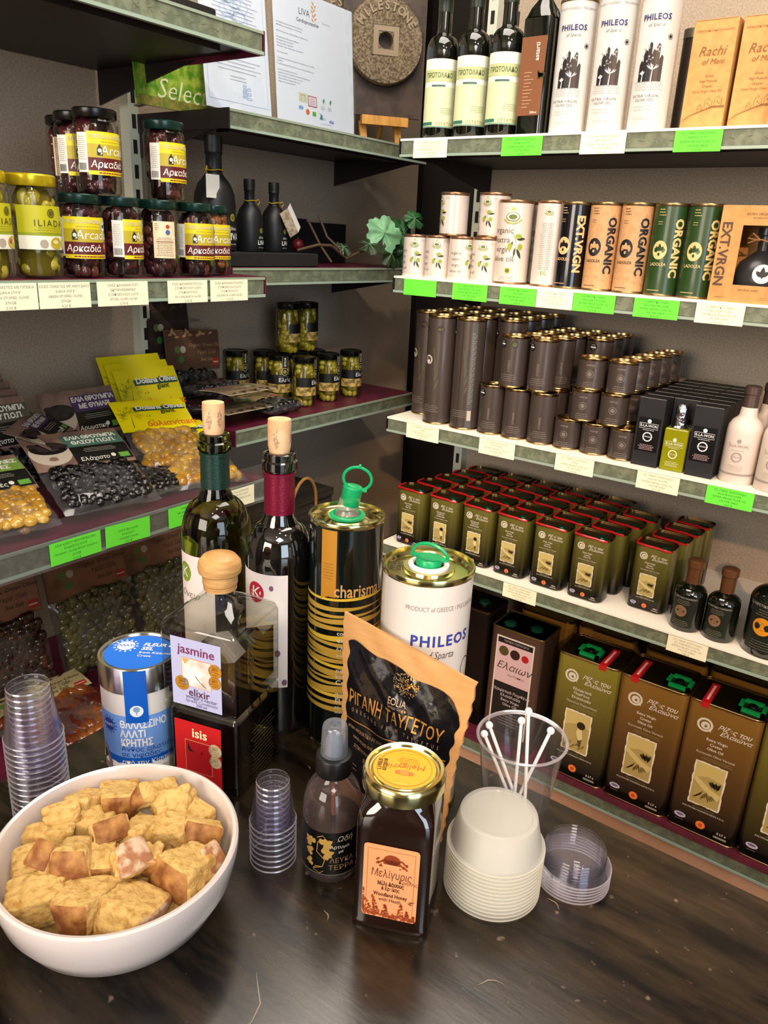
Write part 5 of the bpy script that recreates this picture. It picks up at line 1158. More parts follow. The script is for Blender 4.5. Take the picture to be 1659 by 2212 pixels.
# corner bay bags on the lower shelf
brc = mat('brown_script_card', '6b4a32', .55)
def script(c, ink1='231812'):
    def f(mb, mp, w_, h, rs):
        rs(-w_*.5, 0, w_*.5, h*.98, mat('kraft_script_card_'+c, c, .6, var=(20, '4f3828', (.5, .8))), .0004); p = ink(ink1)
        for i, s_ in enumerate(('Organic Green Olives', 'Υγρό Ξύδι', 'Sea Salt')): mb.text(mp, s_, .04, h*(.62-.18*i), .0125, p, .0008, shear=.3)
        for k in range(16): mb.leaf(mp, -.44*w_+.05*w_*k, h*.86+.004*math.sin(k), .016, .006, .4+.7*(k % 5), p, .0008)
        mb.disc(mp, -.30*w_, h*.52, .0085, ink('5d7a3a'), .0009); mb.disc(mp, -.20*w_, h*.52, .0085, ink('b5aa98'), .001); mb.disc(mp, -.24*w_, h*.28, .0085, ink('3f7a3a'), .0009)
        rs(.36*w_, h*.10, .48*w_, h*.28, ink('a3302a'), .0008); mb.rect(mp, .37*w_, h*.17, .47*w_, h*.20, ink('dcb8a8'), .0011, 1)
    return f
GC = 'bags in the corner bay with brown script cards'
bag('bag with brown script card leaning upright in the dark behind the post', .165, .10, .085, blackol, script('5c4030', 'b08a60'), (-1.500, 1.265, .085), (0, 1, -.05), (-.12, .0, 1), brc, GC, seed=40, n=50, thick=.03)
bag('darker bag standing behind the upright brown script card', .12, .14, .11, blackol, script('2a1f1a', '4a3a30'), (-1.535, 1.225, .085), (0, 1, 0), (-.06, 0, 1), blackm, GC, seed=41, n=20, thick=.02)
for k, (x, z, lb) in enumerate(((-1.455, .146, 'upper'), (-1.465, .101, 'lower'))):
    bag('bag lying flat with cream card edge sticking out, %s of two beside the post' % lb, .14, .10, .09, blackol if k == 0 else bro, script('8a775c', '33271c'), (x, 1.238, z), (0, -1, 0), (1, -.12, .03), mat('cream_card', 'b8ab90', .6), GC, seed=42+k, n=40, thick=.03)
bag('flat bag of dark olives lying on the burgundy shelf beside the jars', .150, .085, .075, blackol, script('a08c62', '3a2a1c'), (-1.285, 1.375, .096), (-.12, 1, 0), (-1, -.05, .04), MT['cream_card'], GC, seed=45, n=50, thick=.028, osz=(.011, .012))
# large bags on the lowest shelf
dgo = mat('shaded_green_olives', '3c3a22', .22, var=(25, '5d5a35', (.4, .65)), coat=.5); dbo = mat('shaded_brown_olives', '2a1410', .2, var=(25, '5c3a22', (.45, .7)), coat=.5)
GL = 'large bags of olives on the lowest shelf'
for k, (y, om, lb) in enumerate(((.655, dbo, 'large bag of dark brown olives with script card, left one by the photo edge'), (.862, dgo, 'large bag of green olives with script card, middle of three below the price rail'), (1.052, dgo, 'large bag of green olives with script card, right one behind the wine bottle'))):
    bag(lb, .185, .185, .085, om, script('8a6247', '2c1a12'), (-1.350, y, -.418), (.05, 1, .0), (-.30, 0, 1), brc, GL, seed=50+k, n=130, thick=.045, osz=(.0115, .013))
bag('bag of large brown oval olives with cream card lying at the counter edge', .200, .165, .055, mat('brown_oval_olives', '4a1c12', .25, var=(16, '8a4f22', (.42, .62)), coat=.5), script('b5a478', '2c2018'), (-1.115, .660, -.402), (.05, 1, 0), (-1, .28, .08), MT['cream_card'], GL, seed=60, n=90, thick=.04, osz=(.011, .020))
# dark wooden boxes with rope handle
dw = mat('black_stained_wood', '26221c', .55, var=(8, '3a342a', (.4, .6), (1, 1, 12)))
for k, (z, dx, lb) in enumerate(((-.4195, 0, 'bottom'), (-.3265, .0, 'middle'), (-.2335, -.012, 'top'))):
    t = thing('wooden_box', 'black-stained wooden gift box on the corner bottom shelf, %s of the stack' % lb, 'box', (-1.375+dx, 1.385, z), PI/2, 'black wooden gift boxes')
    MB().box(-.155, .155, -.11, .11, 0, .070, dw).build('box_body', t, smooth=False); MB().box(-.158, .158, -.113, .113, .0712, .0915, dw).build('box_lid', t, smooth=False)
    if k == 2: MB().tube([(.035+.048*math.cos(a), -.115-.006*math.sin(a), .060+.085*math.sin(a)) for a in [PI*i/14 for i in range(15)]], .0042, mat('jute_rope', 'a5763f', .85, bump=(300, 1)), 8).build('rope_handle', t)

# ================================================================== price tags
gt = mat('green_tag_paper', '66e23c', .6); ct = mat('cream_tag_paper', 'f3efcf', .6)
def ptag(label, green, w_, h_, txt, seed):
    t = thing('price_tag', label, 'price tag', (0, 0, 0), 0, 'price tags on the shelf strips')
    MB().box(-w_/2, w_/2, -.0006, 0, -h_, 0, gt if green else ct).build('tag_paper', t, smooth=False)
    if txt is not None:
        mb = MB(); p = ink('2f7a24' if green else '8a8672'); mp = plane(.0006); 
        for i, s_ in enumerate(txt): mb.text(mp, s_, 0, -h_*(.16+.19*i), .0052 if len(s_) > 6 else .0058, p, .0002, res=1)
        mb.build('printed_lines', t, smooth=False)
    return t
def tx(a, b, pr): return (a, b, 'EXTRA VIRGIN OLIVE OIL', 'ON THE SHELF', pr)
E_ = 'ΕΞ. ΠΑΡΘ. ΕΛΑΙΟΛΑΔΟ'
YT = 1.4955
rows = [(.705, [(-1.035, -.950, 0, tx(E_, 'ΠΡΩΤΟΛΑΔΟ 0,5 ΛΤ', '12,40 €'), 'below the left cream-labelled bottle'), (-.822, -.734, 1, tx(E_, 'ASTARTI 0,5 ΛΤ', '8,80 €'), 'below the copper-labelled bottle'), (-.656, -.569, 0, tx(E_, 'SARONIA 1 LT', '13,50 €'), 'below the tall white tins'), (-.482, -.402, 1, tx(E_, 'ΜΑΝΗ 0,5 ΛΤ', '15,50 €'), 'below the tan cartons')]),
        (.422, [(-1.041, -.954, 1, None, 'left blank, at the left end of the second shelf'), (-.912, -.826, 1, tx(E_, 'ΕΛΑΙΟΛΑΔΟ ΤΙΝ 250ML', '4,80 €'), 'below the small white tins'), (-.796, -.713, 1, tx('ΕΞΑΙΡΕΤΙΚΟ ΠΑΡΘ.', 'ΤΙΝ 500ML', '6,40 €'), 'below the large organic tin'), (-.712, -.633, 0, tx('ΕΞΑΙΡΕΤΙΚΟ ΠΑΡΘ.', 'LADOLEA 160ML', '7,60 €'), 'below the black sideways-lettered tin'), (-.632, -.547, 1, tx('ΕΞΑΙΡΕΤΙΚΟ ΠΑΡΘ.', 'LADOLEA TIN 200ML', '8,70 €'), 'below the kraft tins'), (-.510, -.426, 1, tx('ΕΞΑΙΡΕΤΙΚΟ ΠΑΡΘ.', 'LADOLEA TIN 200ML', '8,70 €'), 'below the dark green round tins'), (-.396, -.313, 0, tx('ΕΞΑΙΡΕΤΙΚΟ ΠΑΡΘ.', 'LADOLEA 200ML', '23,00 €'), 'below the window gift box')]),
        (.095, [(-1.012, -.921, 0, tx(E_, '500ML', '8,80 €'), 'below the tall grey tins'), (-.813, -.724, 0, tx(E_, 'TIN 250ML', '6,60 €'), 'below the medium grey tins'), (-.628, -.543, 0, tx(E_, '100ML', '3,90 €'), 'below the small grey tins'), (-.453, -.370, 0, tx(E_, 'E-LA-WON 50ML', '5,90 €'), 'below the green-yellow oil bottle'), (-.319, -.235, 1, tx(E_, 'E-LA-WON 200ML', '17,60 €'), 'below the white ceramic bottles')]),
        (-.230, [(-.717, -.633, 0, tx(E_, 'ΡΙΖΕΣ ΕΛΑΙΩΝΑ 500ML', '5,60 €'), 'on the fourth shelf below the small green cans'), (-.338, -.259, 0, tx(E_, 'ΕΞ. ΠΑΡΘΕΝΟ 200ML', '9,80 €'), 'on the fourth shelf below the bronze-capped bottles')])]
for z, lst in rows:
    for a, b_, g_, tt, wh in lst:
        t = ptag('%s price tag %s' % (('bright green' if g_ else 'cream'), wh), g_, b_-a, .0345, tt, 1); t.location = ((a+b_)/2, YT-.0025, z-.0045)
def ty(a, b, pr): return (a, b, 'GREEN STUFFED OLIVES', '370GR', pr)
for a, b_, tt, wh in ((.550, .632, ty('ΕΛΙΕΣ ΓΕΜΙΣΤΕΣ ΜΕ ΠΙΠΕΡΙΑ', 'ILIADA 370ΓΡ', '5,00 €'), 'cut by the left photo edge below the yellow-lidded jars'), (.634, .718, ty('ΕΛΙΕΣ ΓΕΜΙΣΤΕΣ ΜΕ ΑΜΥΓΔΑΛΟ', 'ILIADA 370ΓΡ', '4,25 €'), 'below the tall gold-lidded jar'), (.730, .824, ('ΕΛΙΕΣ ΚΑΛΑΜΩΝ ΠΟΠ', 'ΕΚΠΥΡΗΝΩΜΕΝΕΣ', 'ΣΤΑΦΟΡΟΥΛΟΥ 320ΓΡ', 'PITTED OLIVES 320GR', '3,75 €'), 'in the middle of the olive jar shelf'),
                      (.864, .950, ('ΕΛΙΕΣ ΚΑΛΑΜΩΝ ΠΟΠ Νο.1', 'ΣΤΑΦΟΡΟΥΛΟΥ 320ΓΡ', 'ΣΤΑΦΟΡΟΥΛΟΥ', 'PDO KALAMATA OLIVES', '3,00 €'), 'second from the right end of the olive jar shelf'), (.957, 1.047, ('ΕΛΙΕΣ ΚΑΛΑΜΩΝ ΡΟΔΕΛΕΣ', 'ΣΤΑΦΟΡΟΥΛΟΥ 320ΓΡ', 'ΣΤΑΦΟΡΟΥΛΟΥ', 'KALAMATA OLIVES SLICES', '3,05 €'), 'at the right end of the olive jar shelf')):
    t = ptag('cream price tag '+wh, 0, b_-a, .037, tt, 2); t.location = (-1.083, (a+b_)/2, .418); t.rotation_euler = (0, 0, PI/2)
for a, b_, g_, tt, wh in ((.608, .700, 1, ('ΕΛΙΑ ΘΑΣΟΥ ΘΡΟΥΜΠΕΣ ΒΙΟ', 'ΕΛΑΧΙΣΤΟ 200ΓΡ', 'ORGANIC OLIVES FROM THASSOS', '200GR', '3,60 €'), 'below the large black olive bag'), (.710, .800, 1, ('', 'ΕΛΙΕΣ ΒΙΟ 200ΓΡ', 'ΕΛΑΧΙΣΤΟ', 'ORGANIC 200GR', '3,50 €'), 'tilted in the middle of the clear price rail'), (.841, .925, 1, ('ΕΛΙΕΣ ΒΙΟ', 'ΜΕ ΛΑΔΙ ΘΥΜΑΡΙ', 'Olives 200GR', '', '3,50 €'), 'half hidden behind the green-necked wine bottle'), (.981, 1.056, 0, ('ΓΙΓΑΣ ΔΟΛΙΑΝΩΝ', 'ΓΕΜΙΣΤΕΣ 250ΓΡ', 'STUFFED GREEN OLIVES', '', '3,40 €'), 'between the two wine bottle necks')):
    t = ptag('%s price tag %s' % (('bright green' if g_ else 'cream'), wh), g_, b_-a, .038, tt, 3); t.location = (-1.0815 , (a+b_)/2, .020); t.rotation_euler = (0, (.03 if wh.startswith('tilted') else 0), PI/2)
# ================================================================== COUNTER TOP
def faceang(x, y):   # rotation so local -Y looks at the photographer side from (x, y)
    return math.atan2(y, x)-PI/2+PI if False else math.atan2(-x, y)*1.0
# --- wine bottles
def cork(label, loc, seed):
    t = thing('cork', label, 'cork', loc, .6*seed, 'pale stoppers in the wine bottles')
    mb = MB(); mb.lathe([(.0085, 0), (.0096, .010), (.0112, .018), (.0114, .040), (.0110, .0435), (.002, .044)], mat('pale_cork', 'e8c094', .6, var=(50, 'd8a06c', (.4, .65)), sub=.1), 28)
    mp = cyl(.01145, 0, 0); rg = random.Random(seed); pk = ink('a9856a')
    for (u, v) in ((-.008 if seed == 2 else -.002, .025), (.009, .027)):
        for i in range(46):
            a = rg.uniform(0, 6.28); q = rg.random()**.5; dv = q*math.sin(a)*.008; wv = .0042*(.35+.65*(dv+.008)/.016); mb.disc(mp, u+q*math.cos(a)*wv, v+dv, .0006, pk, .00015, seg=6)
        mb.line(mp, [(u, v+.008), (u+.001, v+.011)], .0006, pk, .0002)
    mb.build('stopper', t); return t
def wine(label, loc, r, ht, rz, glassm, capc, seal_c, letter, liq):
    t = thing('wine_bottle', label, 'bottle', loc, rz)
    hs = ht*.635; rn = .0142
    prof = [(r*.80, .006), (r*.93, .0), (r, .008), (r, hs)]
    for i in range(1, 10):
        a = PI/2*i/10; prof.append((rn+.0015+(r-rn-.0015)*math.cos(a), hs+r*1.12*math.sin(a)))
    prof += [(rn+.0008, hs+r*1.35), (rn, ht-.030), (rn, ht-.018), (rn+.0030, ht-.0165), (rn+.0032, ht-.009), (rn+.0012, ht-.0075), (rn+.0016, ht-.001), (rn, ht), (.0098, ht), (.0094, ht-.012), (.0094, ht-.02)]
    MB().lathe(prof, glassm, 56, caps=False).build('glass', t)
    if liq:
        q = [(.002, .012), (r*.9, .012), (r*.93, hs)]
        for i in range(1, 10):
            a = PI/2*i/10; q.append((rn-.002+(r*.93-rn+.002)*math.cos(a), hs+r*1.02*math.sin(a)))
        MB().lathe(q+[(rn-.003, hs+r*1.25), (.001, hs+r*1.25)], liq, 40).build('wine', t)
    cz0, cz1 = hs+r*1.45, ht-.019
    MB().lathe([(rn+.0011, cz0), (rn+.0007, cz1-.004), (rn+.0018, cz1-.0035), (rn+.0018, cz1-.001), (rn+.0007, cz1)], mat('capsule_'+capc, capc, .32, .35 if capc[0] == '7' else .1, bump=(500, .15)), 48, caps=False).build('neck_capsule', t)
    mb = MB(); mp = cyl(r+.0005, -.62, 0); W = r*1.02; z1 = hs-(.014 if seal_c[0] == '7' else .006); z0 = z1-.126; lp = mat('pinkish_label_paper', 'e9dcd6', .6)
    mb.rect(mp, -W, z0, W, z1, lp, 0)
    u = .0005; v = z1-.021
    mb.disc(mp, u, v, .0098, ink(seal_c), .0003, ry=.0112, seg=32); mb.text(mp, letter, u, v, .017, ink('f4efe4'), .0006, shear=.1); mb.line(mp, [(u-.006, v-.002), (u-.003, v-.0045), (u-.001, v-.003)], .0007, ink('f4efe4'), .0007)
    if seal_c[0] == '7': mb.text(mp, 'Ονειρ', u+.006, z1-.046, .0105, ink('8c8484'), .0004, shear=.25, rot=.0)
    if letter and seal_c[0] == 'b':
        for (a_, b_, k) in ((.018, z1-.014, .0022), (.024, z0+.040, .0030), (.031, z0+.006, .0028)): mb.disc(mp, a_, b_, k, ink('7a5a72'), .0004, ry=k*1.3)
    mb.build('front_label', t)
    return t
ggl = mat('olive_green_glass', '7d8c22', .03, trans=1, ior=1.5); whw = mat('olive_wine_liquid', '1f2603', .05, trans=.35, ior=1.33)
dgl = mat('dark_wine_glass', '0c0b09', .03, coat=1, spec=.8)
w1 = wine('green glass wine bottle with dark green capsule and green round seal on its label', (-.5946, .5248, 0), .0370, .304, .36, ggl, '16332a', '7d9a2c', 'K', None)
w2 = wine('dark wine bottle with crimson capsule and red round seal on its label', (-.5031, .5260, 0), .0337, .302, .62, dgl, '7a1030', 'b5223a', 'K', None)
cork('pale stopper with one printed grape bunch, in the green wine bottle', (-.5946, .5248, .304-.0115), 1)
cork('pale stopper with two printed grape bunches, in the crimson-capped wine bottle', (-.5031, .5260, .302-.0115), 2)
# --- black and gold tin with raised green pourer
t = thing('olive_oil_tin', 'tall black tin with wavy gold stripes and a raised green pourer', 'tin', (-.4384, .5525, 0), .60)
r, h = .0364, .248
mb = MB(); mb.lathe([(r, .004), (r, h-.004)], mat('green_black_tin', '0a120e', .12, .2, coat=.8), 56, caps=False); mp = cyl(r+.0002, 0, 0)
gp = mat('gold_print', 'b8953c', .4, .15); gp2 = mat('bright_gold_print', 'd8b63a', .4, .15)
rg = random.Random(11); v = .050; k = 0
while v < .174:
    th = rg.uniform(.0042, .0080); ph = rg.uniform(0, 6.28); n = 40; pts = []; ws = []
    u0, u1 = -.085, rg.uniform(.048, .085)
    for i in range(n+1):
        q = i/n; u = u0+(u1-u0)*q; pts.append((u, v+.0014*math.sin(u*45+ph)-.5*(u+.02)**2+.002*math.sin(u*18+k*.4)))
        ws.append(max(.0003, th*min(1, 5*q)*min(1, 3.2*(1-q))*(.8+.3*math.sin(u*30+ph*2))))
    mb.line(mp, pts, ws, gp2 if k % 5 == 2 else gp, .0001); v += th+.0012; k += 1
mb.rect(mp, -.022, h-.074, -.006, h-.006, mat('ochre_print', 'b07a22', .4), .0002); mb.poly(mp, [(-.022, h-.074), (-.014, h-.074), (-.022, h-.078)], MT['ochre_print'], .0002); mb.lines(mp, -.014, h-.040, .012, 6, .003, ink('8c5f1a'), off=.0004)
mb.text(mp, 'charisma', .0160, .1805, .0185, mat('pale_gold_print', 'd0a76a', .4, .3), .0004, bold=.015, fit=.0475)
wh = ink('cfc9ba'); v = .136
for s_, sz in (('cooperative', .0065), ('extra virgin', .0085), ('ελαιόλαδο', .0068), ('dove oil', .005), ('', .01), ('superior', .0062), ('koroneiki', .0062), ('Crete', .0078), ('', .004), ('PROTECTED', .0036), ('EXTRA VIRGIN', .0036), ('EL', .0072), ('PDO', .0045), ('ANATOLI', .0036)):
    if s_: mb.text(mp, s_, -.004, v, sz, wh, .0005, align='LEFT', bold=.01)
    v -= sz*1.12
mb.build('printed_body', t)
MB().lathe([(r*.42, h-.0035), (r*.55, h-.0045), (r*.60, h-.006), (r*.85, h-.006), (r*.90, h-.004), (r*.955, h-.0035), (r*.97, h), (r*1.015, h), (r*1.03, h-.0014), (r*1.015, h-.005), (r, h-.0055)], brass, 56, caps=False).lathe([(.001, h-.0042), (r*.42, h-.0035)], brass, 56, caps=False).build('lid', t)
MB().lathe([(r*.96, 0), (r*1.02, 0), (r*1.03, .002), (r*1.01, .0045), (r, .005)], brass, 56).build('base_rim', t)
gpl = mat('emerald_plastic', '0c9a5e', .3, sub=.1)
mb = MB(); mb.lathe([(.0135, 0), (.0178, 0), (.0178, .0022), (.0160, .0036), (.0135, .0036), (.0125, .002)], gpl, 40, z0=h-.0035, caps=False); mb.build('pourer_base_ring', t)
MB().lathe([(.0125, 0), (.0105, .004), (.0100, .0065), (.0110, .008), (.0085, .012), (.0075, .018)], film('milky_plastic', 'e6e6dc', .08, .2, .8, .35, 'e8e2d2'), 30, z0=h-.002, caps=False).build('pourer_neck', t)
mb = MB(); mb.lathe([(.0088, .010), (.0096, .011), (.0096, .0285), (.0085, .0295), (.001, .0295)], gpl, 30, z0=h-.002)
mb.tube([(.0086+.0135*math.cos(a)-.006, -.002+.0*a, h+.036+.0115*math.sin(a)) for a in [2*PI*i/26 for i in range(26)]], .0015, gpl, 6, True)
mb.tube([(-.006, -.002, h+.0285), (.004, -.002, h+.0255), (.0135, -.002, h+.026)], .0018, gpl, 6); mb.ell((.0086-.006, -.002, h+.049), (.0016, .0016, .0018), gpl)
o = mb.build('pourer_cap', t); o.rotation_euler = (0, R(9), 0); o.location = (-.038, 0, .0035)
# --- big white tin
t = thing('olive_oil_tin', 'white round tin with blue lettering and a low green pull-cap on gold lid', 'tin', (-.3225, .5215, 0), .47)
r, h = .0392, .2395
mb = MB(); mb.lathe([(r, .004), (r, h-.004)], whitetin, 56, caps=False); mp = cyl(r+.0002, .27, 0)
bl = ink('2a3a8c'); mb.text(mp, 'PHILEOS', .0095, .1835, .0140, bl, .0002, bold=.03, sp=1.2, fit=.056); mb.text(mp, 'of Sparta', .0075, .1705, .0100, ink('55555c'), .0002, shear=.28, fit=.026); mb.text(mp, 'PRODUCT of GREECE / PGI LAKONIA', .0115, .2135, .0062, ink('8d8888'), .0002, fit=.072)
ch = ink('17161a')
for (u, v, hh, sl_) in ((.000, .105, .035, .006), (.012, .105, .045, .009), (.024, .105, .038, .007), (.031, .105, .022, .003)):
    mb.poly(mp, [(u-.006, v), (u+.006, v), (u+.007, v+hh*.7), (u+.004+sl_, v+hh), (u-.002+sl_*.6, v+hh*1.02), (u-.007, v+hh*.6)], ch, .0003)
    mb.poly(mp, [(u+.001, v+hh*.45), (u+.004, v+hh*.5), (u+.003+sl_, v+hh*.93), (u-.001+sl_*.6, v+hh*.93)], ink('7f7f86'), .0006); mb.line(mp, [(u-.004, v+hh*.3), (u-.002, v+hh*.7), (u+sl_*.4, v+hh*.95)], .0008, ink('c9c9cc'), .0007)
mb.disc(mp, .040, .150, .0075, ch, .0003, ri=.0068, ry=.010)
for i in range(9): mb.line(mp, [(-.052+.0016*i, .165+.002*(i % 4)), (-.048+.0016*i, .172+.002*(i % 3))], .0009, ch, .0003)
mb.build('printed_body', t)
MBq = MB(); MBq.lathe([(.001, h-.0060), (r*.44, h-.0060), (r*.46, h-.0030), (r*.55, h-.0030), (r*.58, h-.006), (r*.87, h-.0062), (r*.91, h-.004), (r*.965, h-.0035), (r*.98, h), (r*1.015, h), (r*1.03, h-.0015), (r*1.015, h-.0055), (r, h-.006)], brass, 64, caps=False); lo_ = MBq.build('lid', t)
mb = MB(); mb.text(top(h-.0061, -.028, .0), 'AFC22\nLGRA2', 0, 0, .0062, ink('3a3a22'), .0002, rot=PI/2, bold=.02); mb.build('printed_code', lo_)
MB().lathe([(r*.96, 0), (r*1.02, 0), (r*1.03, .002), (r*1.01, .0045), (r, .005)], brass, 56).build('base_rim', t)
MB().lathe([(.0132, 0), (.0178, 0), (.0178, .0022), (.0170, .003), (.0138, .003), (.0132, .0018)], mat('white_plastic', 'e6e8e4', .35), 44, z0=h-.0032, caps=False).build('white_collar', lo_)
mb = MB(); mb.lathe([(.0112, -.002), (.0112, .0045), (.0104, .0058), (.001, .0058)], gpl, 36, z0=h-.001)
mb.tube([(.0165*math.cos(a), .002-.004*math.sin(a), h+.0045+.0135*math.sin(a)) for a in [PI*i/18 for i in range(19)]], .0016, gpl, 6)
for s_ in (-1, 1): mb.tube([(s_*.0165, .002, h+.0045), (s_*.010, .0, h+.004)], .0019, gpl, 6)
mb.poly(top(h+.0048), [(-.0165, .002), (-.004, .0095), (.006, .0098), (.0165, .002), (.006, -.0075), (-.004, -.0075)], gpl, .0003)
o = mb.build('pull_cap', lo_); o.rotation_euler = (0, 0, -.25)
# --- sea salt can
t = thing('salt_tin', 'blue and white sea salt tin with round blue lid label', 'tin', (-.5640, .3955, 0), .62)
r, h = .0370, .1175; bl = mat('sky_blue_print', '6f9be0', .4); dbl = mat('royal_blue_print', '1158b8', .35); wt = ink('f2f0ec')
mb = MB(); mb.lathe([(r, 0), (r, h-.022)], mat('pale_card_tube', 'd9cfc6', .5), 56); mp = cyl(r+.0002, .22, 0)
mb.rect(mp, -.115, .016, .115, .068, bl, 0); mb.rect(mp, -.115, .012, .115, .022, dbl, .0002)
for i in range(10): mb.disc(mp, -.05+.011*i, .012, .007, wt, .0004, ry=.003)
for i, s_ in enumerate(('ΘΑΛΑΣΣΙΝΟ', 'ΑΛΑΤΙ', 'ΚΡΗΤΗΣ')): mb.text(mp, s_, -.018, .0585-.0100*i, .0108, wt, .0004, align='LEFT', bold=.03, fit=(.044, .024, .030)[i])
for i, s_ in enumerate(('Ανθός αλατιού', 'σε νιφάδες,')): mb.text(mp, s_, -.018, .0315-.0062*i, .0072, ink('1a3a8a'), .0004, align='LEFT')
mb.text(mp, 'από την Κίσσαμο', -.018, .0168, .0068, wt, .0006, align='LEFT')
def sunlogo(mb, mp, u, v, k, cs, ct, tx_):
    mb.disc(mp, u, v, k, cs, .0005)
    for i in range(14): a = 2*PI*i/14; mb.poly(mp, [(u+1.15*k*math.cos(a-.12), v+1.15*k*math.sin(a-.12)), (u+1.5*k*math.cos(a), v+1.5*k*math.sin(a)), (u+1.15*k*math.cos(a+.12), v+1.15*k*math.sin(a+.12))], cs, .0005)
    mb.text(mp, 'ΑΛΑΤΙ', u, v, k*.62, ct, .0008, bold=.03)
sunlogo(mb, mp, -.031, .055, .0068, ink('1a3a8a'), ink('c9d8f0'), 0)
mb.poly(mp, [(-.045, .0), (-.034, .0), (-.030, .012), (-.038, .026), (-.046, .030)], ink('8a7a70'), .0006); mb.poly(mp, [(-.044, .010), (-.036, .018), (-.042, .024)], ink('3a3432'), .0009)
mb.build('printed_tube', t)
MBq = MB(); MBq.lathe([(r*1.02, h-.026), (r*1.02, h-.002), (r*1.0, h), (r*.93, h), (r*.91, h-.002), (.001, h-.002)], steel, 56); lo_ = MBq.build('metal_lid', t)
mb = MB(); mt_ = top(h-.0018); mb.disc(mt_, 0, 0, r*.86, dbl if False else mat('lid_blue', '1f6fd8', .35), .0002, seg=56)
sunlogo(mb, mt_, -.015, .010, .0085, wt, mat('lid_blue', '1f6fd8'), 0)
mb.text(mt_, 'FLEUR DE', .0010, .0135, .0080, wt, .0006, align='LEFT', bold=.03, shear=.15); mb.text(mt_, 'SEL', .0010, .0060, .0080, wt, .0006, align='LEFT', bold=.03, shear=.15); mb.text(mt_, 'from Kissamos', .0010, -.0015, .0055, wt, .0006, align='LEFT', bold=.01); mb.text(mt_, 'Crete', .0010, -.0075, .0055, wt, .0006, align='LEFT', bold=.01)
mb.build('lid_label', lo_)
mb = MB(); mc = cyl(r*1.02+.0003, .20, 0); mb.rect(mc, -.0105, h-.056, .0105, h-.001, dbl, 0); mb.disc(mc, 0, h-.043, .0062, ink('dfe6ec'), .0003); mb.disc(mc, 0, h-.041, .003, ink('7fa0b8'), .0006); mb.line(mc, [(0, h-.047), (0, h-.041)], .0007, ink('7fa0b8'), .0006)
for u in (-.0105, .0105): pass
mb.build('seal_strip', lo_)
# --- stacked square vinegar bottles
cg = film('clear_bottle_glass', 'eff0ea', .07, .02, 1.0); dv = mat('dark_vinegar', '120607', .06, coat=.6, spec=.7)
ex = Vector((-.440, .4065, 0)); d1 = Vector((-.519, .3845, 0))-ex; sd = .0805
ang = math.atan2(-d1.y, -d1.x)     # local +X runs from left corner to the front corner
ctr = ex+d1/2+Vector((-d1.y, d1.x, 0)).normalized()*(-.0)  # refined below
nx_ = Vector((math.cos(ang), math.sin(ang), 0)); ny_ = Vector((-nx_.y, nx_.x, 0))
ctr = ex-nx_*sd/2+ny_*sd/2
def badge(mb, mp, u, v, k, m=None):
    m = m or mat('gold_foil_badge', 'd99a30', .35, .4)
    mb.disc(mp, u, v, k, m, .0006, seg=28); mb.disc(mp, u, v, k*.93, ink('8c5a14'), .0007, ri=k*.90, seg=28)
    mb.text(mp, '2011', u, v+k*.25, k*.48, ink('7a4a12'), .0009, bold=.02); mb.text(mp, 'Awards', u, v+k*.62, k*.3, ink('7a4a12'), .0009); mb.text(mp, 'of Cluny', u, v-k*.15, k*.36, ink('7a4a12'), .0009); mb.text(mp, 'STARS', u, v-k*.55, k*.3, ink('7a4a12'), .0009)
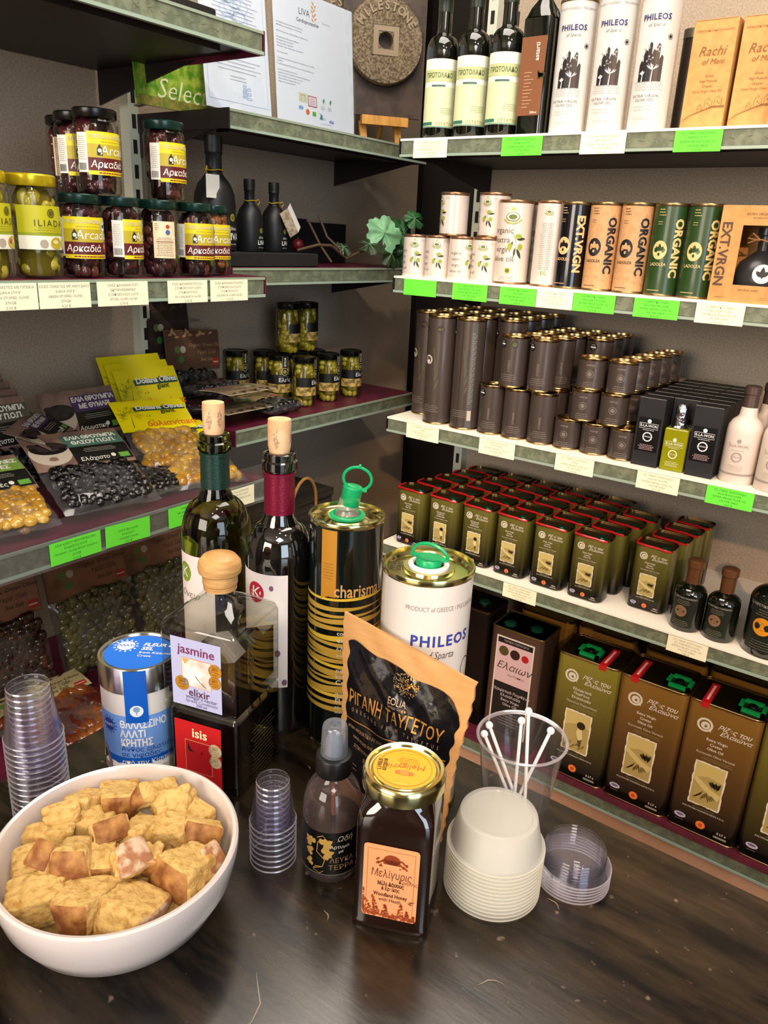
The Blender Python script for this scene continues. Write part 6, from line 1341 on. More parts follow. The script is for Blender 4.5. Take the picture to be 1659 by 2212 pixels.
def vinegar(label, z, upper):
    t = thing('vinegar_bottle', label, 'bottle', (ctr.x, ctr.y, z), ang, 'stackable square vinegar bottles')
    H = .0865 if not upper else .080
    g = MB(); g.rprism(sd, sd, 0, H, .006, cg, .003, caps=(1, 0))
    if upper:   # sloping glass shoulders up to a short neck
        def ring(w_, z_, r_): return [(sx*(w_/2-r_)+r_*math.cos(a0+PI/2*i/5), sy*(w_/2-r_)+r_*math.sin(a0+PI/2*i/5), z_) for sx, sy, a0 in ((1, -1, -PI/2), (1, 1, 0), (-1, 1, PI/2), (-1, -1, PI)) for i in range(6)]
        rs_ = [ring(sd-.001, H-.001, .006), ring(sd*.94, H+.0035, .006), ring(sd*.62, H+.0125, .010), ring(sd*.38, H+.019, .0145), ring(.0265, H+.021, .0132), ring(.0265, H+.026, .0132)]
        n = 24; fs = []
        for k in range(5):
            for i in range(n): fs.append((k*n+i, k*n+(i+1) % n, (k+1)*n+(i+1) % n, (k+1)*n+i))
        g.add(sum(rs_, []), fs, cg)
    g.build('glass', t)
    if upper:
        # liquid fills the lower half and rides up one side, as the photo shows
        w_ = sd-.010; a = w_/2; zl = [.030, .056, .060, .034]
        P = [(-a, -a, .008), (a, -a, .008), (a, a, .008), (-a, a, .008), (-a, -a, zl[0]), (a, -a, zl[1]), (a, a, zl[2]), (-a, a, zl[3])]
        MB().add(P, [(3, 2, 1, 0), (4, 5, 6, 7), (0, 1, 5, 4), (1, 2, 6, 5), (2, 3, 7, 6), (3, 0, 4, 7)], dv).build('vinegar', t)
    else: MB().rprism(sd-.007, sd-.007, .004, H-.006, .006, dv, .004).build('vinegar', t)
    mb = MB(); mp = plane(sd/2+.0003)
    if upper:
        mb.rect(mp, -.0275, .002, .0245, .0715, mat('lavender_label', 'b9bbdd', .5), .0001)
        mb.text(mp, 'jasmine', -.001, .0605, .0128, ink('7d2752'), .0005, bold=.01, shear=.05)
        mb.rect(mp, -.0165, .0235, .0145, .0525, ink('e0a080'), .0004); mb.rect(mp, -.0158, .0242, .0138, .0518, mat('blossom_print', 'e9dfcf', .5, var=(60, 'd3c3b4', (.45, .62))), .0006)
        rg = random.Random(8)
        for i in range(6): mb.leaf(mp, -.004, .036, .012, .006, i*1.05+.3, ink('f4efe6'), .0008+.00002*i)
        mb.poly(mp, [(-.0155, .0515), (-.008, .0515), (-.0125, .046)], ink('dba35c'), .0009); mb.line(mp, [(-.002, .036), (.003, .030), (.009, .026)], .001, ink('8a7a5c'), .0010)
        badge(mb, mp, .0185, .0455, .0068); badge(mb, mp, .0180, .0335, .0064); badge(mb, mp, -.0165, .0255, .0074)
        mb.text(mp, 'elixir', .001, .0175, .0110, ink('5b2740'), .0005, bold=.01); mb.text(mp, "vinegar's nectar", .003, .0125, .0052, ink('5b4a6a'), .0005, shear=.1); mb.text(mp, 'Spread Condiment', .003, .0085, .0045, ink('7d7590'), .0005, shear=.2); mb.text(mp, '250 ml', .003, .0048, .0042, ink('5b4a6a'), .0005)
    else:
        mb.rect(mp, -.0275, .0, .0225, .0725, mat('red_label', 'c01a1c', .45), .0001)
        mb.text(mp, 'isis', -.0005, .0610, .0138, ink('f0ddb0'), .0005, bold=.02); mb.rect(mp, -.0165, .018, .0125, .0525, ink('d8a070'), .0004); mb.rect(mp, -.0160, .0185, .0120, .052, mat('deep_red_print', 'a8101a', .5), .0006)
        mb.poly(mp, [(-.013, .050), (-.0105, .043), (-.006, .041), (-.012, .040), (-.0135, .043)], ink('2a0a0c'), .0008); mb.poly(mp, [(.000, .042), (.003, .043), (.001, .038)], ink('5a0c10'), .0008)
        badge(mb, mp, .0160, .0480, .0070, ink('ddc79a')); badge(mb, mp, .0160, .0355, .0066, ink('ddc79a'))
        ms = side(sd/2+.0003, 0, 0); 
        for k in range(14): mb.lines(ms, .004, .060-.0042*k, .046, 1, .003, ink('6b5a3c'), .0008, off=.0003, seed=k)
    mb.build('front_label', t)
    if upper:
        kn = MB(); kn.lathe([(.0125, 0), (.0150, .001), (.0152, .0045), (.0146, .0052), (.0158, .0065), (.0160, .0135), (.0158, .0155), (.0190, .0175), (.0198, .022), (.0190, .0275), (.0150, .0325), (.008, .0350), (.001, .0358)], wood, 44, z0=H+.0255)
        kn.build('wooden_stopper', t)
    return t
vinegar('lower square vinegar bottle with red label and dark contents', 0, False)
vinegar('upper square vinegar bottle with lavender jasmine label and round wooden stopper', .0872, True)
# --- oregano pouch
t = thing('herb_pouch', 'kraft paper stand-up pouch with a crumpled black label of gold Greek lettering', 'pouch', (-.3130, .4630, 0), .0)
kp = mat('ribbed_kraft_paper', 'c2935c', .6, var=(26, 'bb8b54', (.4, .6), (1, 1, 14)), bump=(60, .25))
W0 = .133; 
def pouch_pt(u, v, s_):        # u 0..1 across, v 0..1 up, s_ front/back
    topz = .1925-.017*u; x = -.0625+W0*u+(1-v)*(.0095-.0255*u)+.0012*math.sin(v*9)*(1 if u > .5 else -.6); z = v*topz
    bul = math.sin(PI*min(1, max(0, u)))**.7*(1-v)**.55*.014+.0012
    wr = .0022*math.sin(u*19+v*11)*math.sin(v*23+1)*math.sin(PI*u)*(1 if 0 < v < 1 else 0)
    lean = .012*v
    return (x, lean-s_*-1*(-bul-wr) if False else lean+(-(bul+wr) if s_ < 0 else bul), z)
nx, nz = 30, 34; vs = []
for s_ in (-1, 1):
    for i in range(nx+1):
        for k in range(nz+1):
            p = pouch_pt(i/nx, k/nz, s_); vs.append((p[0]+(.0009*math.sin(k*2.3+i) if k in (nz, nz-1) or i in (0, nx) else 0), p[1], p[2]))
N2 = (nx+1)*(nz+1); fs = []
for s_ in (0, 1):
    for i in range(nx):
        for k in range(nz):
            a = s_*N2+i*(nz+1)+k; q = (a, a+nz+1, a+nz+2, a+1); fs.append(q if s_ == 0 else q[::-1])
for i in range(nx):
    a = i*(nz+1); fs.append((a+nz, a+nz+nz+1, N2+a+nz+nz+1, N2+a+nz)); fs.append((a, N2+a, N2+a+nz+1, a+nz+1))
for k in range(nz): fs.append((k, k+1, N2+k+1, N2+k)); a = nx*(nz+1)+k; fs.append((a, N2+a, N2+a+1, a+1))
MB().add(vs, fs, kp).build('paper_pouch', t)
def pm(u, v, o=0):   # u, v in metres measured on the pouch front from its lower left corner
    uu, z = u/W0, v; vv = z/(.1925-.017*uu); p = pouch_pt(uu, vv, -1); return (p[0], p[1]-o, p[2])
pm.curved = True
fb = mat('crumpled_black_film', '111013', .18, coat=.5, bump=(45, .6)); mb = MB()
# black field, rounded, made of a fine grid following the pouch
nu, nv = 34, 40; cols = []
for i in range(nu+1):
    u = .009+(.127-.009)*i/nu; q = i/nu
    lo = .036+.012*(2*q-1)**2*0-.0+(.014*(1-min(1, q*5))**2)+(.010*(1-min(1, (1-q)*9))**2); hi = .1725-.017*q-(.004*(1-min(1, q*12))**2)-(.012*(1-min(1, (1-q)*9))**2)+.0010*math.sin(q*17)
    cols.append([(u+.0012*math.sin(k*.9), lo+(hi-lo)*k/nv) for k in range(nv+1)])
vs = [pm(a, b_, .0008+.0004*math.sin(a*400)*math.sin(b_*330)) for c in cols for a, b_ in c]
mb.add(vs, [(i*(nv+1)+k, (i+1)*(nv+1)+k, (i+1)*(nv+1)+k+1, i*(nv+1)+k+1) for i in range(nu) for k in range(nv)], fb)
gd = mat('gold_lettering', 'c98f42', .35, .4); O = .0018
def ptx(s_, u, v, sz, m=gd, **k): mb.text(pm, s_, u, v, sz, m, O, **k)
ptx('ΡΙΓΑΝΗ ΤΑΫΓΕΤΟΥ', .0655, .1200, .0170, bold=.01, fit=.104); ptx('OREGANO FROM TAYGETUS', .067, .1090, .0052, ink('9a7a5c'), sp=2.6, fit=.098)
ptx('EOLIA', .0690, .1355, .0085, ink('c9a98a'), fit=.017); ptx('Spartiate Goods', .0690, .1308, .0042, ink('8c7460'), fit=.017)
rg = random.Random(9)
for i in range(170):
    a = rg.uniform(0, 6.28); q = rg.random()**.5; mb.disc(pm, .070+.0125*q*math.cos(a)+.004, .1535+.0105*q*math.sin(a), .00055, gd if a < 1.4 or a > 5.2 else ink('8f7a52'), O, seg=6)
mb.line(pm, [(.0100+.1150*i/30, .0995-.004*math.sin(PI*i/30)*0) for i in range(31)], .0008, gd, O)
for i, (s_, sz) in enumerate((('ΑΓΝΗ ΑΡΩΜΑΤΙΚΗ ΡΙΓΑΝΗ ΑΠΟ ΤΙΣ ΠΛΑΓΙΕΣ ΤΟΥ ΤΑΫΓΕΤΟΥ', .0044), ('HAND PICKED FINE OREGANO FROM TAYGETUS MOUNTAIN', .0042), ('ΣΥΣΚΕΥΑΖΕΤΑΙ ΓΙΑ ΤΗΝ / PRODUCED FOR', .0042), ('SPARTAGOODS', .0055))): ptx(s_, .066-(.012 if i > 1 else 0), .0920-.0080*i, sz, ink('a8835c') if i < 3 else ink('b58f62'), fit=(.104, .088, .060, .030)[i])
mb.lines(pm, .026, .060, .018, 2, .004, ink('8c7460'), off=O)
mb.build('black_label', t)
# --- honey jar
A = Vector((-.275, .3666, 0)); B = Vector((-.2223, .39, 0)); hs_ = .060
hx = (B-A).normalized(); hy = Vector((-hx.y, hx.x, 0)); hc = (A+B)/2+hy*.0305; ha = math.atan2(hx.y, hx.x)
hc = Vector((-.2585, .4040, 0))*1.0
t = thing('honey_jar', 'square dark honey jar with gold lid and orange paper label', 'jar', (hc.x, hc.y, 0), ha)
hg = mat('honey_filled_glass', '1a0b07', .05, coat=1, spec=.7)
mb = MB(); w_ = .0600
prof = [(w_*.49, 0, 9), (w_*.505, .002, 9), (w_*.505, .006, 9), (w_*.49, .008, 9), (w_*.495, .092, 9), (w_*.485, .100, 8), (w_*.46, .106, 6), (w_*.43, .111, 3.5), (w_*.415, .116, 2.4), (w_*.41, .124, 2)]
mb.lathe(prof, hg, 72); mb.build('glass', t)
ld = MB(); rl = .0315; z0 = .1165
ld.lathe([(rl*.97, z0), (rl*1.0, z0+.001), (rl*1.0, z0+.0095), (rl*.975, z0+.0125), (rl*.93, z0+.0140), (rl*.86, z0+.0135), (rl*.83, z0+.0115), (rl*.79, z0+.0112), (rl*.76, z0+.0122), (.001, z0+.0122)], brass, 72); lo2_ = ld.build('gold_lid', t)
mb = MB(); mt_ = top(z0+.0122); yl = mat('golden_yellow_print', 'e8a818', .4)
mb.disc(mt_, 0, 0, rl*.745, yl, .0002, seg=56); mb.disc(mt_, 0, 0, rl*.66, ink('b56a14'), .0004, ri=rl*.648, seg=56)
mb.text(mt_, 'Meligyris', .001, .0015, .0085, ink('b5641a'), .0005, rot=PI+.15, shear=.2); mb.text(mt_, 'L195LE\n07/2018', -.0165, .000, .0042, ink('2a2410'), .0006, rot=PI/2+.1, bold=.02)
mb.disc(mt_, .001, -.0055, .005, ink('d98a30'), .0005, ry=.003); mb.disc(mt_, -.004, -.006, .002, ink('c86f22'), .0006); mb.disc(mt_, .006, -.006, .002, ink('c86f22'), .0006); mb.lines(mt_, .002, .011, .020, 3, .002, ink('c48a1c'), .0006, off=.0005)
for s_ in (1, -1): mb.lines(mt_, 0, s_*.0185, .016, 1, .002, ink('f2c860'), .001, off=.0005)
mb.build('lid_label', lo2_)
mb = MB(); y_ = w_*.4975+.0003; mp = plane(y_)
op = mat('orange_label_paper', 'e39a66', .5)
pts = []
x0, x1, zz0, zz1, rr = -.0215, .0205, .014, .082, .003
for cx_, cy_, a0 in ((x1-rr, zz1-rr, 0), (x0+rr, zz1-rr, PI/2), (x0+rr, zz0+rr, PI), (x1-rr, zz0+rr, 1.5*PI)):
    pts += [(cx_+rr*math.cos(a0+PI/2*i/5), cy_+rr*math.sin(a0+PI/2*i/5)) for i in range(6)]
mb.poly(mp, pts, op, .0002)
b1, b2, b3 = ink('8a3a20'), ink('6b3a2c'), ink('b5603c')
for a in ((x0+.003, zz0+.004, x0+.0033, zz1-.004), (x1-.0033, zz0+.004, x1-.003, zz1-.004), (x0+.003, zz1-.0043, x1-.003, zz1-.004)): mb.rect(mp, *a, b3, .0004)
mb.disc(mp, 0, .0700, .0062, b1, .0005, ry=.0045); mb.rect(mp, -.0062, .0655, .0062, .070, b1, .0005); mb.rect(mp, -.0075, .064, .0075, .0657, ink('e0a070'), .0007)
for i in range(26): mb.disc(mp, (-1 if i % 2 else 1)*(.0065+.0012*(i % 5)), .0635+.0011*(i % 7), .0009, b1, .0006, seg=6)
mb.text(mp, 'Μελίγυρις', 0, .0560, .0100, b2, .0005, shear=.1, fit=.0305); mb.text(mp, 'Κρήτης', .013, .0510, .0042, b2, .0005)
for s_, v, sz, bo in (('Μέλι Δάσους', .0470, .0056, .03), ('& Ερείκης', .0425, .0052, .02), ('Woodland Honey', .0365, .0054, .02), ('with Heath', .0318, .0052, .0)): mb.text(mp, s_, .0, v, sz*.92, ink('4a2a1c'), .0005, bold=bo, fit={'M': .020, 'Μ': .020, '&': .014, 'W': .026, 'w': .017}[s_[0]])
rg = random.Random(12)
for (bx, bh, bw, ta) in ((-.014, .024, .0028, .45), (-.009, .019, .0026, .3), (-.017, .014, .0025, .7), (-.003, .012, .003, .05), (.008, .0145, .003, -.05), (.014, .009, .002, .1), (.0185, .006, .0015, 0)):
    for i in range(46):
        q = rg.random(); mb.disc(mp, max(x0+.001, min(x1-.001, bx-ta*q*bh*.8+rg.uniform(-1, 1)*bw*(1.15-q))), zz0+.0015+q*bh, .00075, ink('a34a24') if rg.random() < .6 else b1, .0006+.00002*(i % 5), seg=6)
for i in range(90): mb.disc(mp, rg.uniform(x0+.001, x1-.001), zz0+.001+abs(rg.gauss(0, .0022)), .0009, ink('b5532c'), .0006, seg=6)
mb.leaf(mp, .014, .0335, .005, .0012, .2, b2, .0006); mb.leaf(mp, .0135, .0325, .004, .0012, -.2, b2, .0006)
mb.build('paper_label', t)
# --- spray bottle
t = thing('spray_bottle', 'round clear spray bottle with black collar and gold grape-leaf label', 'bottle', (-.3245, .4020, 0), .55)
r = .0245
sg = film('spray_glass', 'efe6e2', .05, .03, 1.1, .10, 'c8b0a8')
MB().lathe([(r*.82, 0), (r*.96, .003), (r, .009), (r, .060), (r*.97, .070), (r*.86, .080), (r*.66, .088), (r*.45, .0925), (.0105, .0955)], sg, 48, caps=True).build('glass', t)
MB().lathe([(r*.78, .003), (r*.93, .008), (r*.94, .052), (.001, .052)], mat('dark_vinegar_in_spray', '150a0c', .08), 40).build('liquid', t)
MB().tube([(.0, 0, .1), (.001, 0, .05), (.003, 0, .03)], .0022, mat('brown_dip_tube', '7a4a3c', .4), 10).build('dip_tube', t)
MB().lathe([(.0122, .0945), (.0145, .0955), (.0148, .098), (.0148, .110), (.0140, .1115), (.0108, .1125), (.001, .1125)], mat('black_ribbed_plastic', '0d0b0c', .4), 40).build('collar', t)
MB().lathe([(.0108, .1122), (.0112, .1128), (.0108, .116), (.0102, .1345), (.0096, .1380), (.0085, .1392), (.0045, .1392), (.004, .1375), (.001, .1375)], film('frosted_cap', 'dfe4ec', .07, .15, 1.0, .22, 'cfd6e2'), 36, caps=False).build('overcap', t)
MB().lathe([(.0075, .112), (.0068, .126), (.0045, .130), (.001, .130)], mat('grey_pump', '8a8d92', .4), 24).build('pump_head', t)
mb = MB(); mp = cyl(r+.0003, 0, 0); mb.rect(mp, -.040, .011, .040, .0535, ink('0a0909', .3), 0); gl = ink('b08a45')
mb.rect(mp, -.040, .0118, .040, .0122, ink('8c8480'), .0003)
mb.line(mp, [(-.012, .016), (-.004, .020), (-.002, .027), (-.009, .034), (-.008, .044), (-.001, .047), (-.004, .051), (-.009, .048)], .0007, gl, .0004); mb.line(mp, [(-.004, .020), (-.010, .019), (-.012, .015), (-.006, .013), (-.003, .016)], .0005, gl, .0004)
def gleaf(u, v, k, a):
    for j in range(5): mb.leaf(mp, u, v, k*(1.0 if j == 2 else .8), k*.62, a+(j-2)*.75, gl, .0004+.00004*j)
for (u, v, k, a) in ((-.014, .041, .0075, 2.4), (-.003, .042, .0085, .6), (-.014, .032, .0060, 3.0), (-.002, .033, .0080, .3), (-.014, .022, .0055, 3.4)): gleaf(u, v, k, a)
mb.text(mp, 'Ωδή', .014, .0475, .0070, ink('b5aa95'), .0004, shear=.2); mb.text(mp, 'Άρτυμα', .010, .040, .0046, ink('cfc8bc'), .0004); mb.text(mp, 'με', .011, .0355, .0042, ink('cfc8bc'), .0004); mb.text(mp, 'ΛΕΥΚΑ', .012, .0265, .0066, ink('8a6a4a'), .0004, fit=.020); mb.text(mp, 'ΤΕΡΡΑ', .012, .0195, .0066, ink('8a6a4a'), .0004, fit=.022)
mb.build('printed_label', t)
# --- tasting cups, stacked upside down
cupm = film('clear_cup_plastic', 'fbfafd', .025, .06, .75, .012, 'e6e6f2'); rimf = film('thick_clear_rim', 'eeeef4', .20, .15, 1.0, .30, 'f0e8f0')
def cup_mesh(rt, rb, h):
    th = .0005
    return MB().lathe([(rt*.998, 0), (rt*1.03, 0), (rt*1.045, .0005), (rt*1.03, .0011), (rt, .0012)], rimf, 40, caps=False).lathe([(rt, .0012), (rb+.0006, h-.004), (rb, h-.0012)], cupm, 40, caps=False).lathe([(rb, h-.0012), (rb-.0006, h)], rimf, 40, caps=False).lathe([(rb-.0006, h), (rb*.80, h), (rb*.76, h-.0015), (.001, h-.0015)], cupm, 40, caps=False)
def stack(label_a, cat, loc, rt, rb, h, n, pitch, group, name='tasting_cup', tilt=0):
    t = None
    for i in range(n):
        lb = label_a % (('bottom' if i == 0 else 'topmost' if i == n-1 else ORD[i]+' from the bottom'))
        lc = (loc[0]+tilt*i*pitch, loc[1], .0002+pitch*i)
        if t is None:
            t = cup_mesh(rt, rb, h).build(name); t.location = lc; tag(t, lb, cat, group)
        else:
            c = t.copy(); C.objects.link(c); c.location = lc; c['label'] = lb; c.rotation_euler = (0, 0, .3*i)
stack('clear shot cup in the short stack beside the spray bottle, %s', 'cup', (-.3680, .3770), .0190, .0138, .040, 8, .0056, 'short stack of shot cups')
stack('clear cup in the tall stack behind the bread bowl, %s', 'cup', (-.5660, .2860), .0238, .0175, .050, 15, .0058, 'tall stack of clear cups')
# --- portion tubs and lids
tubm = film('milky_tub_plastic', 'f6f6f4', .02, .15, .7, .34, 'fdfdf8'); tubr = film('milky_tub_rim', 'f0f0e8', .10, .2, .8, .62, 'f4f0e0')
t = None; n = 13; px_, py_ = -.2080, .4695
for i in range(n):
    lb = 'milky sauce tub in the upturned stack beside the honey jar, '+('bottom' if i == 0 else 'topmost' if i == n-1 else ORD[i]+' from the bottom')
    if t is None:
        t = MB().lathe([(.0385, 0), (.0396, .0002), (.0398, .0010), (.0390, .0014)], tubr, 56, caps=False).lathe([(.0390, .0014), (.0368, .0020), (.0362, .006), (.0315, .027), (.0310, .0285), (.0300, .029), (.0270, .029), (.0262, .0278), (.001, .0278)], tubm, 56, caps=False).build('sauce_tub'); t.location = (px_, py_, .0002); tag(t, lb, 'tub', 'stack of milky sauce tubs')
    else: c = t.copy(); C.objects.link(c); c.location = (px_, py_, .0002+.0036*i); c['label'] = lb
t = None; lidm_ = film('clear_lid_plastic', 'fafafe', .035, .05, .9, .012, 'e4e6f8')
for i in range(6):
    lb = 'clear domed lid in the low pile right of the tubs, '+('bottom' if i == 0 else 'topmost' if i == 5 else ORD[i]+' from the bottom')
    if t is None:
        t = MB().lathe([(.0302, 0), (.0312, .0002), (.0313, .0008), (.0303, .0013)], rimf, 56, caps=False).lathe([(.0303, .0013), (.0272, .002), (.0264, .004), (.0258, .014), (.0250, .0165), (.0238, .018), (.0226, .0186), (.0218, .0178), (.0205, .0178), (.0198, .0186), (.0186, .0186), (.0178, .0178), (.001, .0178)], lidm_, 56, caps=False).build('plastic_lid'); t.location = (-.1585, .5195, .0002); tag(t, lb, 'lid', 'pile of clear domed lids')
    else: c = t.copy(); C.objects.link(c); c.location = (-.1585, .5195, .0002+.0030*i); c['label'] = lb
# --- clear beaker with white ball-ended sticks
bc = Vector((-.2260, .5400, 0)); hb = .0975
MBk = MB(); MBk.lathe([(.001, .0015), (.0225, .0015), (.0240, 0), (.0255, .002), (.0300, .036), (.0306, .0365), (.0308, .040), (.0305, .041), (.0312, .045), (.0314, .0465), (.0372, hb-.003)], film('beaker_plastic', 'f2f2f2', .07, .06, 1.1, .05, 'dedede'), 64, caps=False).lathe([(.0372, hb-.003), (.0395, hb-.0022), (.0400, hb-.001), (.0392, hb), (.0375, hb-.0005)], rimf, 64, caps=False)
t = MBk.build('clear_beaker'); t.location = bc; tag(t, 'clear plastic beaker holding white ball-ended sticks', 'cup')
wp = mat('white_stick_plastic', 'e8e6e6', .35)
for i, (a, b_, lb) in enumerate((((-.0300, -.0135, .0930), (.0060, .0050, .003), 'nearest the beaker rim on the left, lower of two'), ((-.0285, -.0085, .1000), (.0110, .006, .003), 'leaning left, just above its neighbour'), ((-.0060, .0080, .1060), (.0020, -.004, .003), 'upright left of centre'), ((-.0030, .0140, .1140), (.0150, -.006, .003), 'tallest'), ((.0200, .0125, .1050), (-.0040, -.004, .003), 'leaning to the right'))):
    t = thing('stirring_stick', 'white ball-ended stick in the beaker, '+lb, 'stick', bc, 0, 'white sticks in the beaker')
    MB().tube([a, b_], .0016, wp, 10).build('shaft', t); MB().ell(a, (.0034, .0034, .0034), wp, 0, 16, 10).build('ball_end', t)
# --- bread bowl
bx, by = -.4180, .2640; por = mat('white_porcelain', 'd6c9c2', .14, coat=.5)
MBb = MB(); MBb.lathe([(.001, .004), (.030, .004), (.044, .0015), (.048, 0), (.052, .001), (.060, .006), (.074, .020), (.0835, .038), (.0880, .056), (.0890, .066), (.0885, .0685), (.0868, .0697), (.0845, .069), (.0832, .066), (.0815, .056), (.0770, .040), (.067, .022), (.052, .012), (.030, .009), (.001, .0085)], por, 96, caps=False)
t = MBb.build('bowl'); t.location = (bx, by, 0.0003); tag(t, 'round white porcelain bowl full of bread pieces', 'bowl')
crumb = mat('bread_crumb', 'b5863f', .95, var=(150, 'd6b06a', (.30, .52)), bump=(260, .8), sub=.08); crust = mat('bread_crust', '80491c', .65, var=(90, 'b98444', (.38, .66)), bump=(110, .7)); flour = mat('floured_crust', 'a06a44', .85, var=(110, 'd0b090', (.42, .58)), bump=(110, .6))
def bread(loc, dims, rot, label, crm, seed, kind=1):
    """irregular torn block; one side (local -Y) and sometimes the top carry crust"""
    t = thing('bread_piece', label, 'bread', loc, 0, 'pieces of bread in the bowl'); t.rotation_euler = rot
    rg = random.Random(seed); bm = bmesh.new(); bmesh.ops.create_cube(bm, size=1)
    bmesh.ops.subdivide_edges(bm, edges=bm.edges[:], cuts=13, use_grid_fill=True)
    off = Vector((rg.uniform(0, 50), rg.uniform(0, 50), rg.uniform(0, 50))); sx, sy, sz = dims
    tp = (rg.uniform(-.22, .22), rg.uniform(-.22, .22), rg.uniform(-.3, .3))
    bm.verts.ensure_lookup_table(); bm.faces.index_update(); cs = set(f.index for f in bm.faces if all(v.co.y < -.499 for v in f.verts))
    for v in bm.verts:
        p = v.co.copy(); q = p*2; l = (abs(q.x)**9+abs(q.y)**9+abs(q.z)**9)**(1/9); q = q/l*max(abs(q.x), abs(q.y), abs(q.z)); p = q/2
        p.x *= 1+tp[0]*p.z*2+tp[2]*p.y; p.y *= 1+tp[1]*p.z*2
        p = Vector((p.x*sx, p.y*sy, p.z*sz)); dirn = p.normalized()
        isc = v.co.y < -.44
        k = noise.noise(p*80+off)*.0020+noise.noise(p*300+off)*.0009 if not isc else noise.noise(p*60+off)*.0015
        if not isc:
            c_ = noise.noise(p*170+off*2); k -= max(0, c_-.15)*.006
        if isc: p.y -= sy*.10*(1-(2*v.co.x)**2)*(1-.6*(2*v.co.z)**2)
        v.co = p+dirn*k
    bm.normal_update()
    def sub(keep, name, m):
        vs = []; mp_ = {}; fs = []
        for f in bm.faces:
            if (f.index in cs) != keep: continue
            fs.append([mp_.setdefault(v.index, len(mp_)) for v in f.verts])
        inv = sorted(mp_, key=mp_.get); bm.verts.ensure_lookup_table()
        q = MB(); q.sharp = 70; q.add([bm.verts[i].co.copy() for i in inv], fs, m); q.build(name, t)
    bm.verts.index_update()
    sub(False, 'crumb', crumb); sub(True, 'crust', crm)
    bm.free(); return t
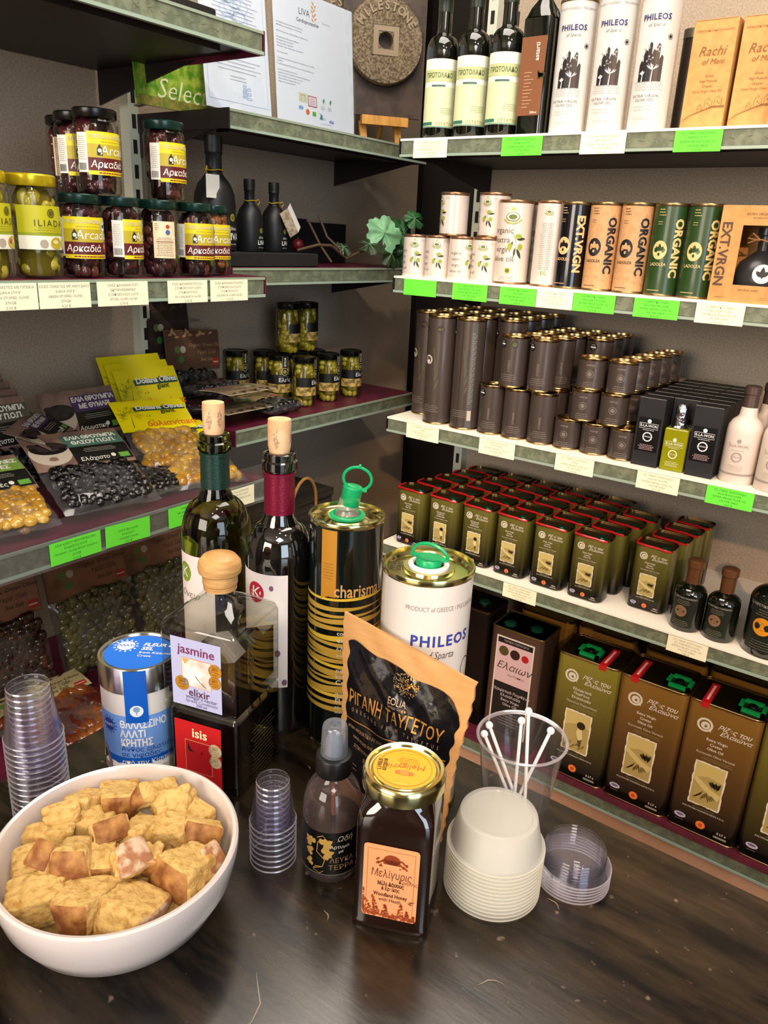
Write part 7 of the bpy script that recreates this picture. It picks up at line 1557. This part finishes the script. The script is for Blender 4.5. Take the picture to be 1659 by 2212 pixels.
# x, y, top z, width, depth, turn, crust kind, words, tilt
BREAD = [
    (-0.4711, 0.3027, 0.062, 0.0286, 0.03, 20, 'c', 'golden-crusted block at the top centre of the bowl', (-25, 0)),
    (-0.4436, 0.3179, 0.066, 0.016, 0.0337, -55, 'c', 'long slab leaning up at the back of the bowl', (-10, 20)),
    (-0.4879, 0.2801, 0.066, 0.0233, 0.0257, 160, 'c', 'tall crumb piece at the back left', (10, 0)),
    (-0.4931, 0.2587, 0.06, 0.0265, 0.0202, 200, 'c', 'airy crumb piece near the back left rim', (0, 10)),
    (-0.465, 0.2716, 0.058, 0.037, 0.0263, 170, 'c', 'wide holey crumb slice left of centre', (5, 5)),
    (-0.4802, 0.2413, 0.06, 0.0314, 0.0183, 190, 'c', 'flat crumb piece at the left rim', (5, -5)),
    (-0.4255, 0.3213, 0.06, 0.033, 0.0244, 195, 'f', 'piece with white floured crust on top, back right', (75, 0)),
    (-0.4059, 0.3367, 0.062, 0.0282, 0.0257, 150, 'f', 'triangular piece with pink crust edge at the right rim', (10, 10)),
    (-0.3873, 0.3225, 0.058, 0.0297, 0.0187, 5, 'c', 'thin holey slab at the right with crust underneath', (-25, 5)),
    (-0.4069, 0.3025, 0.06, 0.0306, 0.0247, 180, 'c', 'pale crumb block right of centre', (0, 5)),
    (-0.4229, 0.2867, 0.064, 0.0233, 0.0282, 170, 'c', 'upright crumb piece in the centre', (15, 10)),
    (-0.4347, 0.2689, 0.066, 0.0288, 0.0133, 35, 'c', 'thin curled crust shard left of centre', (-60, 0)),
    (-0.3917, 0.314, 0.054, 0.0153, 0.0149, 90, 'c', 'small crumb piece tucked under the right slab', (0, 0)),
    (-0.4334, 0.2366, 0.07, 0.0275, 0.0265, 5, 'c', 'raised piece with brown crust facing forward, left of centre', (-20, -5)),
    (-0.4499, 0.2249, 0.066, 0.0165, 0.0208, -15, 'c', 'small piece showing smooth orange crust at the left', (-55, 0)),
    (-0.4646, 0.2153, 0.06, 0.0266, 0.0279, -150, 'c', 'piece with a brown edge at the left rim', (-10, 15)),
    (-0.3996, 0.2622, 0.068, 0.0276, 0.0208, 40, 'f', 'oval piece with wrinkled floured crust in the middle', (-65, 0)),
    (-0.3678, 0.2868, 0.062, 0.0366, 0.0349, -35, 'c', 'big piece with dark brown crust on its left face, at the right', (-15, -10)),
    (-0.3569, 0.3099, 0.06, 0.017, 0.0238, 60, 'f', 'small floury-crusted piece at the far right rim', (-50, 0)),
    (-0.3923, 0.2734, 0.06, 0.0156, 0.0164, 10, 'c', 'small crumb piece beside the floured oval one', (0, 0)),
    (-0.4295, 0.2209, 0.058, 0.0259, 0.0204, 25, 'c', 'orange-edged piece behind the front left chunk', (-20, 0)),
    (-0.4335, 0.2003, 0.056, 0.0358, 0.0288, 200, 'c', 'large crumb chunk at the front left rim', (8, 0)),
    (-0.3989, 0.2225, 0.058, 0.0294, 0.0352, -12, 'c', 'long piece with brown crust end at the front of the bowl', (-30, 0)),
    (-0.3742, 0.2416, 0.06, 0.0451, 0.0353, 75, 'f', 'largest slice, at the front, with white floured crust on its right', (-5, 5)),
    (-0.4228, 0.2519, 0.056, 0.0168, 0.0259, 20, 'c', 'deep-set crumb piece in the middle gap', (5, 0)),
]
view = math.atan2(-.418, .264)     # bowl seen from the photographer side
for i, (x, y, z, W, D, rz, k, words, tl) in enumerate(BREAD):
    dx, dy = x-bx, y-by; q = math.hypot(dx, dy); lim = .078-.55*max(W, D)
    if q > lim: dx *= lim/q; dy *= lim/q
    H = min(.026, .8*min(W, D)+.008); rg = random.Random(i)
    bread((bx+dx, by+dy, z-H*.42+.004*math.sin(i*2.4)+.002), (W*1.02, D*1.02, H), (R(tl[0]*.8+rg.uniform(-12, 12)), R(tl[1]+rg.uniform(-14, 14)), R(rz)+.62), words, crust if k == 'c' else flour, 100+i)
for i, (a, q) in enumerate(((.2, .045), (1.3, .045), (2.3, .045), (3.3, .045), (4.3, .045), (5.4, .045), (0, .0))):
    bread((bx+q*math.cos(a), by+q*math.sin(a), .028), (.038, .034, .028), (.1, .1, a*2), 'bread piece of the lower layer, %s' % ('in the middle' if q == 0 else ORD[i]+' around the bowl counted from the right'), crust, 200+i)
